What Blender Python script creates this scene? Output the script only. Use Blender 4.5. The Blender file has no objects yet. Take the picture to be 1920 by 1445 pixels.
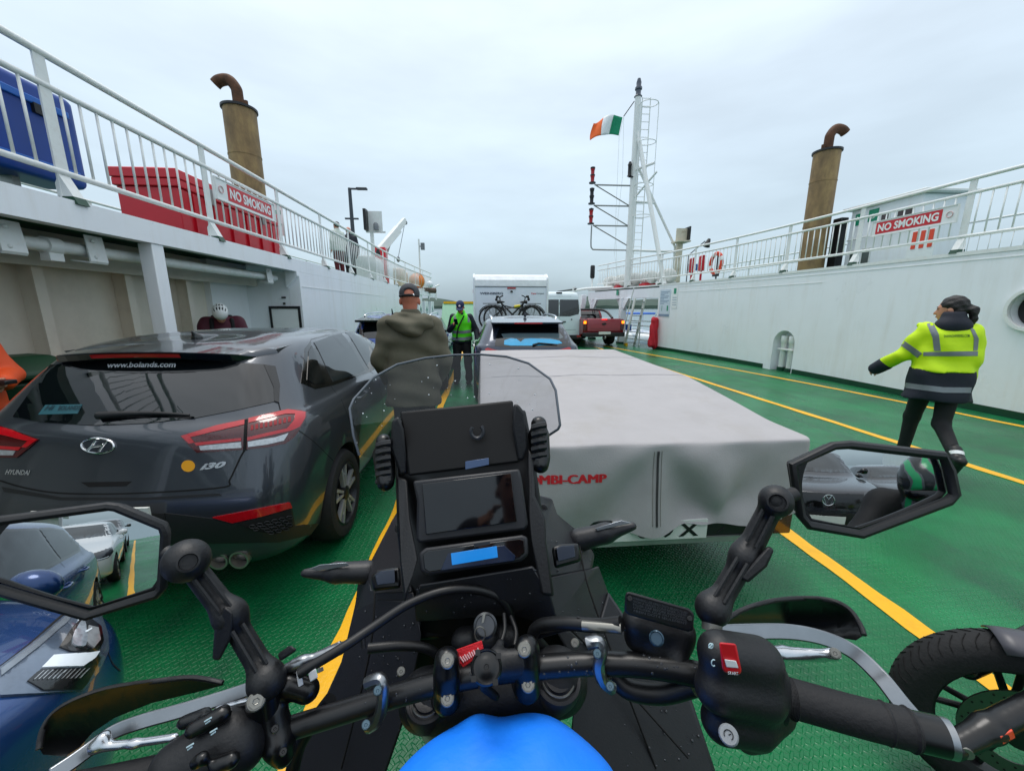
import bpy, bmesh, math, random
import numpy as np
from mathutils import Vector, Matrix, Quaternion
from mathutils.bvhtree import BVHTree
random.seed(7); rng = np.random.default_rng(7)
R = math.radians
scene = bpy.context.scene
col = scene.collection

# ---------------------------------------------------------------- camera
FOC, IW, IH, CAMH = 722.0, 1920, 1445, 1.62
YAW, PITCH = R(4.5), R(11.4)
cd = bpy.data.cameras.new('camera')
cam = bpy.data.objects.new('camera', cd); col.objects.link(cam)
cd.sensor_width = 36.0; cd.lens = 36.0*FOC/IW; cd.clip_start = 0.02; cd.clip_end = 20000
cam.location = (0, 0, CAMH); cam.rotation_euler = (math.pi/2-PITCH, 0, -YAW)
scene.camera = cam
scene.render.resolution_x, scene.render.resolution_y = 1024, 770

# ---------------------------------------------------------------- world: overcast sky
SUN_EL, SUN_AZ = R(74), R(338)          # azimuth clockwise from +Y
w = bpy.data.worlds.new('World'); scene.world = w; w.use_nodes = True
nt = w.node_tree; nt.nodes.clear()
def wn(t, **k):
    n = nt.nodes.new(t)
    for a, b in k.items(): setattr(n, a, b)
    return n
out = wn('ShaderNodeOutputWorld'); bg = wn('ShaderNodeBackground'); bg2 = wn('ShaderNodeBackground'); add = wn('ShaderNodeAddShader')
sky = wn('ShaderNodeTexSky', sky_type='NISHITA', sun_disc=False, sun_elevation=SUN_EL, sun_rotation=SUN_AZ)
sky.air_density = 1.0; sky.dust_density = 4.0
bg2.inputs['Strength'].default_value = 0.018
tc = wn('ShaderNodeTexCoord'); sep = wn('ShaderNodeSeparateXYZ')
nt.links.new(tc.outputs['Generated'], sep.inputs[0])
ramp = wn('ShaderNodeValToRGB')
cr = ramp.color_ramp
stops = [(0.0, (0.31, 0.40, 0.45)), (0.02, (0.34, 0.44, 0.50)), (0.07, (0.43, 0.55, 0.62)), (0.16, (0.54, 0.67, 0.76)), (0.34, (0.62, 0.74, 0.84)), (0.55, (0.69, 0.79, 0.88)), (1.0, (1.12, 1.16, 1.19))]
while len(cr.elements) < len(stops): cr.elements.new(0.5)
for e, (p, c) in zip(cr.elements, stops): e.position = p; e.color = (*c, 1)
nt.links.new(sep.outputs['Z'], ramp.inputs[0])
# soft cloud mottling, flattened towards the horizon
mp = wn('ShaderNodeMapping'); mp.inputs['Scale'].default_value = (1.6, 1.6, 6.0)
nz = wn('ShaderNodeTexNoise'); nz.inputs['Scale'].default_value = 1.3; nz.inputs['Detail'].default_value = 5; nz.inputs['Roughness'].default_value = 0.5
nt.links.new(tc.outputs['Generated'], mp.inputs[0]); nt.links.new(mp.outputs[0], nz.inputs['Vector'])
mr = wn('ShaderNodeMapRange'); mr.inputs[1].default_value = 0.3; mr.inputs[2].default_value = 0.7; mr.inputs[3].default_value = 0.87; mr.inputs[4].default_value = 1.10
nt.links.new(nz.outputs[0], mr.inputs[0])
vm = wn('ShaderNodeVectorMath', operation='MULTIPLY')
nt.links.new(ramp.outputs[0], vm.inputs[0]); nt.links.new(mr.outputs[0], vm.inputs[1])
nt.links.new(vm.outputs[0], bg.inputs['Color']); bg.inputs['Strength'].default_value = 1.0
nt.links.new(sky.outputs[0], bg2.inputs['Color'])
nt.links.new(bg.outputs[0], add.inputs[0]); nt.links.new(bg2.outputs[0], add.inputs[1]); nt.links.new(add.outputs[0], out.inputs[0])
sl = bpy.data.lights.new('sun', 'SUN'); sl.energy = 1.3; sl.angle = R(25); sl.color = (1.0, 0.97, 0.93)
sun = bpy.data.objects.new('sun', sl); col.objects.link(sun)
sd = Vector((math.sin(SUN_AZ)*math.cos(SUN_EL), math.cos(SUN_AZ)*math.cos(SUN_EL), math.sin(SUN_EL)))
sun.rotation_euler = (-sd).to_track_quat('-Z', 'Y').to_euler()
vs = scene.view_settings
vs.view_transform = 'Standard'; vs.look = 'None'; vs.exposure = 0.18; vs.gamma = 1.0; vs.use_curve_mapping = False
scene.render.engine = 'CYCLES'
scene.cycles.use_denoising = True
scene.cycles.max_bounces = 8; scene.cycles.transparent_max_bounces = 16; scene.cycles.glossy_bounces = 5
scene.cycles.caustics_reflective = False; scene.cycles.caustics_refractive = False

# ---------------------------------------------------------------- measuring helpers (photo pixel + a known depth / plane -> metres)
cF = Vector((math.sin(YAW)*math.cos(PITCH), math.cos(YAW)*math.cos(PITCH), -math.sin(PITCH)))
cR = Vector((math.cos(YAW), -math.sin(YAW), 0)); cU = cR.cross(cF); C0 = Vector((0, 0, CAMH))
def ray(u, v): return cF + cR*((u-IW/2)/FOC) + cU*(-(v-IH/2)/FOC)
def P(u, v, d): return C0 + ray(u, v)*d                  # d metres along the viewing axis
def GZ(u, v, z=0.0):
    r = ray(u, v); return C0 + r*((z-CAMH)/r.z)
def GY(u, v, y):
    r = ray(u, v); return C0 + r*(y/r.y)
def GX(u, v, x):
    r = ray(u, v); return C0 + r*(x/r.x)

# ---------------------------------------------------------------- materials
def lin(h):
    if isinstance(h, str):
        h = h.lstrip('#'); c = [int(h[i:i+2], 16)/255 for i in (0, 2, 4)]
    else: c = h
    return tuple(x/12.92 if x <= 0.04045 else ((x+0.055)/1.055)**2.4 for x in c)
MATS = {}
def mat(name, color, rough=0.5, metal=0.0, var=0.10, scale=6.0, bump=0.0, bscale=60.0, coat=0.0, spec=0.5, rvar=0.0, alpha=1.0, trans=0.0, emit=None, ior=1.5, dirt=None, sheen=0.0):
    """procedural material: base colour with noise variation, roughness variation, fine bump"""
    if name in MATS: return MATS[name]
    m = bpy.data.materials.new(name); m.use_nodes = True
    n = m.node_tree; b = n.nodes['Principled BSDF']; L = n.links
    c = lin(color) if isinstance(color, str) else color
    tcn = n.nodes.new('ShaderNodeTexCoord')
    b.inputs['Roughness'].default_value = rough; b.inputs['Metallic'].default_value = metal
    b.inputs['Specular IOR Level'].default_value = spec; b.inputs['IOR'].default_value = ior
    b.inputs['Coat Weight'].default_value = coat; b.inputs['Coat Roughness'].default_value = 0.03
    b.inputs['Alpha'].default_value = alpha; b.inputs['Transmission Weight'].default_value = trans
    if sheen: b.inputs['Sheen Weight'].default_value = sheen
    if emit:
        b.inputs['Emission Color'].default_value = (*lin(emit[0]), 1); b.inputs['Emission Strength'].default_value = emit[1]
    t = n.nodes.new('ShaderNodeTexNoise'); t.inputs['Scale'].default_value = scale; t.inputs['Detail'].default_value = 6; t.inputs['Roughness'].default_value = 0.62
    L.new(tcn.outputs['Object'], t.inputs['Vector'])
    r = n.nodes.new('ShaderNodeMapRange'); r.inputs[1].default_value = 0.25; r.inputs[2].default_value = 0.75
    r.inputs[3].default_value = 1-var; r.inputs[4].default_value = 1+var
    L.new(t.outputs[0], r.inputs[0])
    mx = n.nodes.new('ShaderNodeVectorMath'); mx.operation = 'SCALE'; mx.inputs[0].default_value = c
    L.new(r.outputs[0], mx.inputs['Scale'])
    last = mx.outputs[0]
    if dirt:      # (colour, amount, scale): blotchy wear with its own shape
        d = n.nodes.new('ShaderNodeTexNoise'); d.inputs['Scale'].default_value = dirt[2]; d.inputs['Detail'].default_value = 9; d.inputs['Roughness'].default_value = 0.7
        dm = n.nodes.new('ShaderNodeMapping'); dm.inputs['Scale'].default_value = dirt[3] if len(dirt) > 3 else (1, 1, 1)
        L.new(tcn.outputs['Object'], dm.inputs[0]); L.new(dm.outputs[0], d.inputs['Vector'])
        dr = n.nodes.new('ShaderNodeMapRange'); dr.inputs[1].default_value = 0.5; dr.inputs[2].default_value = 0.72; dr.inputs[4].default_value = dirt[1]
        L.new(d.outputs[0], dr.inputs[0])
        mm = n.nodes.new('ShaderNodeMix'); mm.data_type = 'RGBA'
        L.new(dr.outputs[0], mm.inputs[0]); L.new(last, mm.inputs[6]); mm.inputs[7].default_value = (*lin(dirt[0]), 1)
        last = mm.outputs[2]
    L.new(last, b.inputs['Base Color'])
    if rvar:
        t2 = n.nodes.new('ShaderNodeTexNoise'); t2.inputs['Scale'].default_value = scale*0.7; t2.inputs['Detail'].default_value = 5
        L.new(tcn.outputs['Object'], t2.inputs['Vector'])
        r2 = n.nodes.new('ShaderNodeMapRange'); r2.inputs[1].default_value = 0.3; r2.inputs[2].default_value = 0.7
        r2.inputs[3].default_value = max(0.02, rough-rvar); r2.inputs[4].default_value = min(1, rough+rvar)
        L.new(t2.outputs[0], r2.inputs[0]); L.new(r2.outputs[0], b.inputs['Roughness'])
    if bump:
        t3 = n.nodes.new('ShaderNodeTexNoise'); t3.inputs['Scale'].default_value = bscale; t3.inputs['Detail'].default_value = 4
        L.new(tcn.outputs['Object'], t3.inputs['Vector'])
        bp = n.nodes.new('ShaderNodeBump'); bp.inputs['Strength'].default_value = bump; bp.inputs['Distance'].default_value = 0.01
        L.new(t3.outputs[0], bp.inputs['Height']); L.new(bp.outputs[0], b.inputs['Normal'])
    MATS[name] = m; return m

# ---------------------------------------------------------------- objects
def link_mesh(name, me, m=None, parent=None, smooth=False):
    o = bpy.data.objects.new(name, me); col.objects.link(o)
    if m is not None and not len(me.materials):
        for x in (m if isinstance(m, (list, tuple)) else [m]): me.materials.append(x)
    if parent is not None: attach(o, parent)
    if smooth:
        me.polygons.foreach_set('use_smooth', [True]*len(me.polygons))
        try: me.set_sharp_from_angle(angle=R(40))
        except Exception: pass
    return o
def attach(o, parent):
    """parent keeping the world transform (all objects are authored in world metres)"""
    o.parent = parent; o.matrix_parent_inverse = wmat(parent).inverted()
def wmat(o):
    if o.parent is None: return o.matrix_basis.copy()
    return wmat(o.parent) @ o.matrix_parent_inverse @ o.matrix_basis
def thing(name, label, cat, loc=(0, 0, 0), group=None):
    o = bpy.data.objects.new(name, None); col.objects.link(o); o.location = loc
    o.empty_display_size = 0.1; o['label'] = label; o['category'] = cat
    if group: o['group'] = group
    return o
def tag(o, label, cat, group=None):
    o['label'] = label; o['category'] = cat
    if group: o['group'] = group
    return o
def struct(o): o['kind'] = 'structure'; return o
def stuff(o): o['kind'] = 'stuff'; return o
def copy_tree(o, parent=None):
    c = o.copy(); col.objects.link(c); c.parent = parent
    if parent is not None: c.matrix_parent_inverse = o.matrix_parent_inverse.copy()
    for ch in list(o.children): copy_tree(ch, c)
    return c

class MB:
    """mesh collector in world metres; M is an optional placement matrix"""
    def __init__(s, M=None): s.v = []; s.f = []; s.M = M or Matrix()
    def add(s, vs_, fs_, M=None):
        T = s.M @ M if M is not None else s.M
        o = len(s.v); s.v += [T @ Vector(p) for p in vs_]; s.f += [tuple(i+o for i in f) for f in fs_]; return s
    def box(s, lo, hi, M=None):
        x0, y0, z0 = lo; x1, y1, z1 = hi
        return s.add([(x0, y0, z0), (x1, y0, z0), (x1, y1, z0), (x0, y1, z0), (x0, y0, z1), (x1, y0, z1), (x1, y1, z1), (x0, y1, z1)],
                     [(0, 3, 2, 1), (4, 5, 6, 7), (0, 1, 5, 4), (1, 2, 6, 5), (2, 3, 7, 6), (3, 0, 4, 7)], M)
    def cbox(s, c, size, M=None):
        return s.box([c[i]-size[i]/2 for i in range(3)], [c[i]+size[i]/2 for i in range(3)], M)
    def prism(s, poly, axis, a, b, M=None):
        """poly: 2-D outline; axis 'x','y','z' extruded from a to b (2-D coords are the other two axes in order)"""
        n = len(poly)
        def mk(p, t): return (t, p[0], p[1]) if axis == 'x' else (p[0], t, p[1]) if axis == 'y' else (p[0], p[1], t)
        vs_ = [mk(p, a) for p in poly]+[mk(p, b) for p in poly]
        return s.add(vs_, [tuple(range(n))[::-1], tuple(range(n, 2*n))]+[(i, (i+1) % n, n+(i+1) % n, n+i) for i in range(n)], M)
    def tube(s, pts, r, n=10, closed=False, cap=True, M=None, flat=None):
        """sweep a circle (radius r or list) along pts; flat=(axis vector, factor) squashes the section"""
        pts = [Vector(p) for p in pts]; k = len(pts)
        rs = r if isinstance(r, (list, tuple)) else [r]*k
        vs_, fs_ = [], []
        t0 = (pts[1]-pts[0]).normalized()
        up = Vector((0, 0, 1)) if abs(t0.z) < 0.9 else Vector((1, 0, 0))
        nrm = t0.cross(up).normalized()
        for i, p in enumerate(pts):
            if closed: t = (pts[(i+1) % k]-pts[i-1]).normalized()
            elif i == 0: t = t0
            elif i == k-1: t = (pts[-1]-pts[-2]).normalized()
            else: t = ((pts[i+1]-p).normalized()+(p-pts[i-1]).normalized()).normalized()
            nrm = (nrm - t*nrm.dot(t)); nrm = nrm.normalized() if nrm.length > 1e-6 else t.orthogonal().normalized()
            bn = t.cross(nrm)
            for j in range(n):
                a = 2*math.pi*j/n; off = nrm*math.cos(a)*rs[i]+bn*math.sin(a)*rs[i]
                if flat: off = off - flat[0]*off.dot(flat[0])*(1-flat[1])
                vs_.append(p+off)
        for i in range(k-1 if not closed else k):
            for j in range(n):
                a = i*n+j; b_ = i*n+(j+1) % n; c = ((i+1) % k)*n+(j+1) % n; d = ((i+1) % k)*n+j
                fs_.append((a, b_, c, d))
        if cap and not closed:
            fs_.append(tuple(range(n))[::-1]); fs_.append(tuple(range((k-1)*n, k*n)))
        return s.add(vs_, fs_, M)
    def lathe(s, prof, n=24, M=None, cap=True):
        """prof: [(r,z)...] about local z"""
        vs_ = [(r*math.cos(2*math.pi*j/n), r*math.sin(2*math.pi*j/n), z) for r, z in prof for j in range(n)]
        k = len(prof)
        fs_ = [(i*n+j, i*n+(j+1) % n, (i+1)*n+(j+1) % n, (i+1)*n+j) for i in range(k-1) for j in range(n)]
        if cap: fs_ += [tuple(range(n))[::-1], tuple(range((k-1)*n, k*n))]
        return s.add(vs_, fs_, M)
    def ellipsoid(s, c, rad, n=16, m=10, M=None):
        c = Vector(c); vs_ = []; fs_ = []
        for i in range(m+1):
            th = math.pi*i/m
            for j in range(n):
                a = 2*math.pi*j/n
                vs_.append((c.x+rad[0]*math.sin(th)*math.cos(a), c.y+rad[1]*math.sin(th)*math.sin(a), c.z+rad[2]*math.cos(th)))
        for i in range(m):
            for j in range(n): fs_.append((i*n+j, (i+1)*n+j, (i+1)*n+(j+1) % n, i*n+(j+1) % n))
        return s.add(vs_, fs_, M)
    def quad(s, a, b, c, d): return s.add([a, b, c, d], [(0, 1, 2, 3)])
    def slab(s, poly3, th):
        """extrude a 3-D polygon by thickness th along its normal (backwards)"""
        p = [Vector(q) for q in poly3]; n = len(p)
        nv = Vector((0, 0, 0))
        for i in range(n): nv += p[i].cross(p[(i+1) % n])
        nv.normalize()
        return s.add(p+[q-nv*th for q in p], [tuple(range(n)), tuple(range(n, 2*n))[::-1]]+[(i, n+i, n+(i+1) % n, (i+1) % n) for i in range(n)])
    def mesh(s, name):
        me = bpy.data.meshes.new(name); me.from_pydata([tuple(v) for v in s.v], [], s.f)
        bm = bmesh.new(); bm.from_mesh(me)
        bmesh.ops.remove_doubles(bm, verts=bm.verts, dist=1e-6)
        bmesh.ops.recalc_face_normals(bm, faces=bm.faces); bm.to_mesh(me); bm.free(); return me
    def build(s, name, m, parent=None, smooth=False, bevel=0.0, seg=2):
        o = link_mesh(name, s.mesh(name), m, parent, False)
        if bevel:
            bv = o.modifiers.new('bevel', 'BEVEL'); bv.width = bevel; bv.segments = seg; bv.limit_method = 'ANGLE'; bv.angle_limit = R(35)
            smooth = True
        if smooth:
            o.data.polygons.foreach_set('use_smooth', [True]*len(o.data.polygons))
            try: o.data.set_sharp_from_angle(angle=R(45))
            except Exception: pass
        return o
def apply_mods(o):
    dg = bpy.context.evaluated_depsgraph_get(); dg.update()
    me = bpy.data.meshes.new_from_object(o.evaluated_get(dg), depsgraph=dg)
    o.modifiers.clear(); o.data = me; return o
def frame(x, y, z, o):
    """matrix with given axes (vectors) and origin"""
    M = Matrix.Identity(4)
    for i, a in enumerate((x, y, z)):
        for j in range(3): M[j][i] = a[j]
    for j in range(3): M[j][3] = o[j]
    return M
def aim(p, q, up=Vector((0, 0, 1))):
    """frame at p whose z runs to q"""
    z = (Vector(q)-Vector(p)).normalized()
    if abs(z.dot(up)) > 0.98: up = Vector((1, 0, 0))
    x = up.cross(z).normalized(); return frame(x, z.cross(x), z, p)
def smooth_path(pts, n=6, closed=False):
    """Catmull-Rom through points"""
    p = [Vector(q) for q in pts]; k = len(p); o = []
    rngk = range(k if closed else k-1)
    for i in rngk:
        if closed: a, b, c, d = p[i-1], p[i], p[(i+1) % k], p[(i+2) % k]
        else: a, b, c, d = p[max(i-1, 0)], p[i], p[i+1], p[min(i+2, k-1)]
        for j in range(n):
            t = j/n
            o.append(0.5*((2*b)+(c-a)*t+(2*a-5*b+4*c-d)*t*t+(3*b-a-3*c+d)*t**3))
    if not closed: o.append(p[-1])
    return o

# ---------------------------------------------------------------- text
def text_mesh(s, size=1.0, extrude=0.0, bold=0.0, shear=0.0, spacing=1.0):
    cu = bpy.data.curves.new('lettering', 'FONT'); cu.body = s; cu.size = size; cu.align_x = 'LEFT'; cu.extrude = extrude; cu.offset = bold; cu.shear = shear
    cu.space_character = spacing; cu.resolution_u = 3
    o = bpy.data.objects.new('lettering', cu); col.objects.link(o)
    dg = bpy.context.evaluated_depsgraph_get(); dg.update()
    me = bpy.data.meshes.new_from_object(o.evaluated_get(dg))
    bpy.data.objects.remove(o); me.materials.clear()
    bm = bmesh.new(); bm.from_mesh(me); bmesh.ops.triangulate(bm, faces=bm.faces, ngon_method='EAR_CLIP'); bm.to_mesh(me); bm.free(); return me
def text_quad(s, quad, m, parent, target=None, off=0.002, name='lettering', bold=0.02, shear=0.0, spacing=1.0, sub=False):
    """lay lettering onto the 3-D quad (bottom-left, bottom-right, top-right, top-left); with target a BVH to drape it on along the quad normal"""
    me = text_mesh(s, 1.0, 0, bold, shear, spacing)
    xs = [v.co.x for v in me.vertices]; ys = [v.co.y for v in me.vertices]
    if not xs: return None
    x0, x1, y0, y1 = min(xs), max(xs), min(ys), max(ys)
    a, b, c, d = [Vector(q) for q in quad]
    n = (b-a).cross(d-a).normalized()
    for v in me.vertices:
        s_ = (v.co.x-x0)/(x1-x0); t = (v.co.y-y0)/(y1-y0)
        p = a*(1-s_)*(1-t)+b*s_*(1-t)+c*s_*t+d*(1-s_)*t
        if target is not None:
            h = target.ray_cast(p+n*0.25, -n)
            if h[0] is not None: p = h[0]
        v.co = p+n*off
    return link_mesh(name, me, m, parent)

# ---------------------------------------------------------------- signed-distance modelling
def prim_box(q):
    if q[0] == 'cap':
        a, b = np.array(q[1], float), np.array(q[3], float); return np.minimum(a-q[2], b-q[4]), np.maximum(a+q[2], b+q[4])
    c = np.array(q[1], float)
    if q[0] == 'ell': r = max(q[2])*1.0; return c-r, c+r
    if q[0] == 'loft':
        r = max(max(e_[1], e_[2]+abs(e_[3])) for e_ in q[2]); z = max(abs(q[2][0][0]), abs(q[2][-1][0]))
        if len(q) > 5 and q[5] == 'up': return c+np.array((-r, -r, q[2][0][0])), c+np.array((r, r, q[2][-1][0]))
        r = max(r, z)*1.2; return c-r, c+r
    r = np.linalg.norm(q[2]); rot = any(isinstance(it, Matrix) for it in q[3:])
    h = np.array(q[2], float) if not rot else np.full(3, r); return c-h, c+h
def sd_mesh(prims, vox=0.012, k=0.03, noise=None, pad=0.05):
    """prims: ('cap',p0,r0,p1,r1) ('ell',c,(rx,ry,rz)[,R3]) ('box',c,(hx,hy,hz),round[,R3]); 'sub' as last item subtracts; returns a mesh by surface nets"""
    lo = np.full(3, 1e9); hi = np.full(3, -1e9)
    for q in prims:
        if q[-1] == 'sub' or (isinstance(q[-1], dict) and q[-1].get('sub')): continue
        bl, bh = prim_box(q); lo = np.minimum(lo, bl); hi = np.maximum(hi, bh)
    lo -= pad; hi += pad
    n = np.ceil((hi-lo)/vox).astype(int)+1
    ax = [lo[i]+vox*np.arange(n[i]) for i in range(3)]
    D = np.full(n, 0.5)
    for q in prims:
        sub = q[-1] == 'sub'; kk = k
        if isinstance(q[-1], dict): kk = q[-1].get('k', k); sub = q[-1].get('sub', False)
        bl, bh = prim_box(q); m_ = kk+2.5*vox
        i0 = np.maximum(((bl-m_-lo)/vox).astype(int), 0); i1 = np.minimum(((bh+m_-lo)/vox).astype(int)+2, n)
        if (i1 <= i0).any(): continue
        sl = tuple(slice(i0[i], i1[i]) for i in range(3))
        X = ax[0][sl[0]][:, None, None]; Y = ax[1][sl[1]][None, :, None]; Z = ax[2][sl[2]][None, None, :]
        if q[0] == 'cap':
            a = np.array(q[1], float); b = np.array(q[3], float); ab = b-a; L2 = max(ab@ab, 1e-9)
            t = np.clip(((X-a[0])*ab[0]+(Y-a[1])*ab[1]+(Z-a[2])*ab[2])/L2, 0, 1)
            d = np.sqrt((X-a[0]-t*ab[0])**2+(Y-a[1]-t*ab[1])**2+(Z-a[2]-t*ab[2])**2)-(q[2]+(q[4]-q[2])*t)
        else:
            c = np.array(q[1], float); U = [X-c[0], Y-c[1], Z-c[2]]
            rot = None
            for it in q[3:]:
                if isinstance(it, Matrix): rot = np.array(it)
            if rot is not None: U = [rot[0, i]*U[0]+rot[1, i]*U[1]+rot[2, i]*U[2] for i in range(3)]
            if q[0] == 'ell':
                r = q[2]; k0 = np.sqrt((U[0]/r[0])**2+(U[1]/r[1])**2+(U[2]/r[2])**2); k1 = np.sqrt((U[0]/r[0]**2)**2+(U[1]/r[1]**2)**2+(U[2]/r[2]**2)**2)
                d = k0*(k0-1)/np.maximum(k1, 1e-6)
            elif q[0] == 'loft':      # ('loft', origin, [(z, rx, ry, cy)...], power, rot)
                zs = np.array([e_[0] for e_ in q[2]]); rx = np.interp(U[2], zs, [e_[1] for e_ in q[2]]); ry = np.interp(U[2], zs, [e_[2] for e_ in q[2]]); cy = np.interp(U[2], zs, [e_[3] for e_ in q[2]])
                pw = q[3]; g = ((np.abs(U[0])/rx)**pw+(np.abs(U[1]-cy)/ry)**pw)**(1/pw)
                d = np.maximum((g-1)*np.minimum(rx, ry), np.maximum(zs[0]-U[2], U[2]-zs[-1]))
            else:
                h, rd = q[2], q[3]; V = [np.abs(U[i])-h[i]+rd for i in range(3)]
                d = np.sqrt(sum(np.maximum(v, 0)**2 for v in V))+np.minimum(np.maximum(V[0], np.maximum(V[1], V[2])), 0)-rd
        Ds = D[sl]; kq = max(kk, 1e-5)
        if sub:
            hh = np.clip(0.5-0.5*(Ds+d)/kq, 0, 1); D[sl] = Ds*(1-hh)-d*hh+kk*hh*(1-hh)
        else:
            hh = np.clip(0.5+0.5*(Ds-d)/kq, 0, 1); D[sl] = Ds*(1-hh)+d*hh-kk*hh*(1-hh)
    X, Y, Z = ax[0][:, None, None], ax[1][None, :, None], ax[2][None, None, :]
    if noise: D = D+noise(X, Y, Z)
    return surface_nets(D, lo, vox)
def surface_nets(D, lo, vox):
    n = D.shape; S = D < 0
    cs = [(i, j, k) for i in (0, 1) for j in (0, 1) for k in (0, 1)]
    sl = lambda c: tuple(slice(c[i], n[i]-1+c[i]) for i in range(3))
    cnt = sum(S[sl(c)].astype(np.int8) for c in cs)
    act = (cnt > 0) & (cnt < 8)
    idx = -np.ones(act.shape, int); ii = np.argwhere(act); idx[act] = np.arange(len(ii))
    acc = np.zeros((len(ii), 3)); num = np.zeros(len(ii))
    for a in cs:
        for d in range(3):
            if a[d]: continue
            b = list(a); b[d] = 1
            va = D[ii[:, 0]+a[0], ii[:, 1]+a[1], ii[:, 2]+a[2]]; vb = D[ii[:, 0]+b[0], ii[:, 1]+b[1], ii[:, 2]+b[2]]
            m = (va < 0) != (vb < 0); t = np.where(m, va/(va-vb+1e-12), 0)
            p = np.tile(np.array(a, float), (len(ii), 1)); p[:, d] = t
            acc += p*m[:, None]; num += m
    V = lo+vox*(ii+acc/np.maximum(num, 1)[:, None])
    F = []
    for d in range(3):
        e1, e2 = [(1, 2), (2, 0), (0, 1)][d]
        s0 = [slice(1, n[i]-1) for i in range(3)]; s0[d] = slice(0, n[d]-1)
        s1 = list(s0); s1[d] = slice(1, n[d])
        A, B = S[tuple(s0)], S[tuple(s1)]
        q = np.argwhere(A != B); flip = A[A != B]
        base = q+1; base[:, d] -= 1
        def cell(o1, o2):
            c = base.copy(); c[:, e1] += o1; c[:, e2] += o2; return idx[c[:, 0], c[:, 1], c[:, 2]]
        c = np.stack([cell(-1, -1), cell(0, -1), cell(0, 0), cell(-1, 0)], 1)
        c[~flip] = c[~flip][:, ::-1]; F.append(c)
    F = np.concatenate(F); F = F[(F >= 0).all(1)]
    me = bpy.data.meshes.new('form'); me.from_pydata(V.tolist(), [], F.tolist())
    me.polygons.foreach_set('use_smooth', [True]*len(me.polygons)); return me
def sd_obj(name, prims, m, parent=None, vox=0.012, k=0.03, noise=None, smooth=2):
    me = sd_mesh(prims, vox, k, noise); o = link_mesh(name, me, m, parent)
    if smooth:
        sm = o.modifiers.new('smooth', 'SMOOTH'); sm.iterations = smooth; sm.factor = 0.5
        apply_mods(o)
    return o
def bvh_of(*objs):
    vs_, fs_ = [], []
    for o in objs:
        Mw = wmat(o); n0 = len(vs_)
        vs_ += [Mw @ v.co for v in o.data.vertices]; fs_ += [tuple(i+n0 for i in p.vertices) for p in o.data.polygons]
    return BVHTree.FromPolygons(vs_, fs_)

# ---------------------------------------------------------------- patches that follow a curved surface
def in_poly(p, poly):
    c = False; n = len(poly); j = n-1
    for i in range(n):
        if (poly[i][1] > p[1]) != (poly[j][1] > p[1]) and p[0] < (poly[j][0]-poly[i][0])*(p[1]-poly[i][1])/(poly[j][1]-poly[i][1])+poly[i][0]: c = not c
        j = i
    return c
def patch(name, poly, proj, m, parent, off=0.004, step=None, side=True, depth=0.012, mirror=None, closed_smooth=False, smooth=True):
    """poly: 2-D outline; proj(a,b)->(point, normal) on the surface, or None. Builds a conforming plate of its own thickness."""
    pts = [Vector((*q, 0)) for q in poly]
    if closed_smooth: pts = smooth_path(pts, 5, True)
    xs = [p.x for p in pts]; ys = [p.y for p in pts]
    step = step or max(max(xs)-min(xs), max(ys)-min(ys))/14
    ring = []
    for i, p in enumerate(pts):
        q = pts[(i+1) % len(pts)]; k = max(1, int((q-p).length/step))
        ring += [p.lerp(q, j/k) for j in range(k)]
    bm = bmesh.new()
    rv = [bm.verts.new(p) for p in ring]
    es = [bm.edges.new((rv[i], rv[(i+1) % len(rv)])) for i in range(len(rv))]
    bmesh.ops.triangle_fill(bm, use_beauty=True, use_dissolve=False, edges=es)
    # cut with a lattice so the plate can bend
    for ax, lo, hi in ((0, min(xs), max(xs)), (1, min(ys), max(ys))):
        t = lo+step
        while t < hi-1e-6:
            co = [0, 0, 0]; co[ax] = t; no = [0, 0, 0]; no[ax] = 1
            bmesh.ops.bisect_plane(bm, geom=bm.verts[:]+bm.edges[:]+bm.faces[:], plane_co=co, plane_no=no); t += step
    bad = []
    nrm = {}
    for v in bm.verts:
        h = proj(v.co.x, v.co.y)
        if h is None: bad.append(v); continue
        v.co = h[0]+h[1]*off; nrm[v] = h[1].copy()
    if bad: bmesh.ops.delete(bm, geom=bad, context='VERTS')
    if side and depth:
        be = [e for e in bm.edges if len(e.link_faces) == 1]
        cp = {}
        for e in be:
            for v in e.verts:
                if v not in cp: cp[v] = bm.verts.new(v.co-nrm[v]*(off+depth))
        for e in be:
            a, b = e.verts
            try: bm.faces.new((a, b, cp[b], cp[a]))
            except Exception: pass
    bmesh.ops.recalc_face_normals(bm, faces=bm.faces)
    me = bpy.data.meshes.new(name); bm.to_mesh(me); bm.free()
    # outward faces must follow the surface normals
    o = link_mesh(name, me, m, parent)
    me.polygons.foreach_set('use_smooth', [smooth]*len(me.polygons))
    try: me.set_sharp_from_angle(angle=R(38))
    except Exception: pass
    if mirror is not None:
        me2 = me.copy(); Mi = mirror
        for v in me2.vertices: v.co = Mi @ v.co
        me2.flip_normals(); o2 = link_mesh(name, me2, None, parent); return o, o2
    return o
def pix_proj(bvh):
    def f(u, v):
        r = ray(u, v).normalized(); h = bvh.ray_cast(C0, r)
        if h[0] is None: return None
        n = h[1]
        if n.dot(r) > 0: n = -n
        return h[0], n
    return f
def dir_proj(bvh, origin, ex, ey, d):
    """outline coords a*ex+b*ey+origin cast along d"""
    origin, ex, ey, d = Vector(origin), Vector(ex), Vector(ey), Vector(d).normalized()
    def f(a, b):
        p = origin+ex*a+ey*b; h = bvh.ray_cast(p-d*6, d)
        if h[0] is None: return None
        n = h[1]
        if n.dot(d) > 0: n = -n
        return h[0], n
    return f
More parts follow.
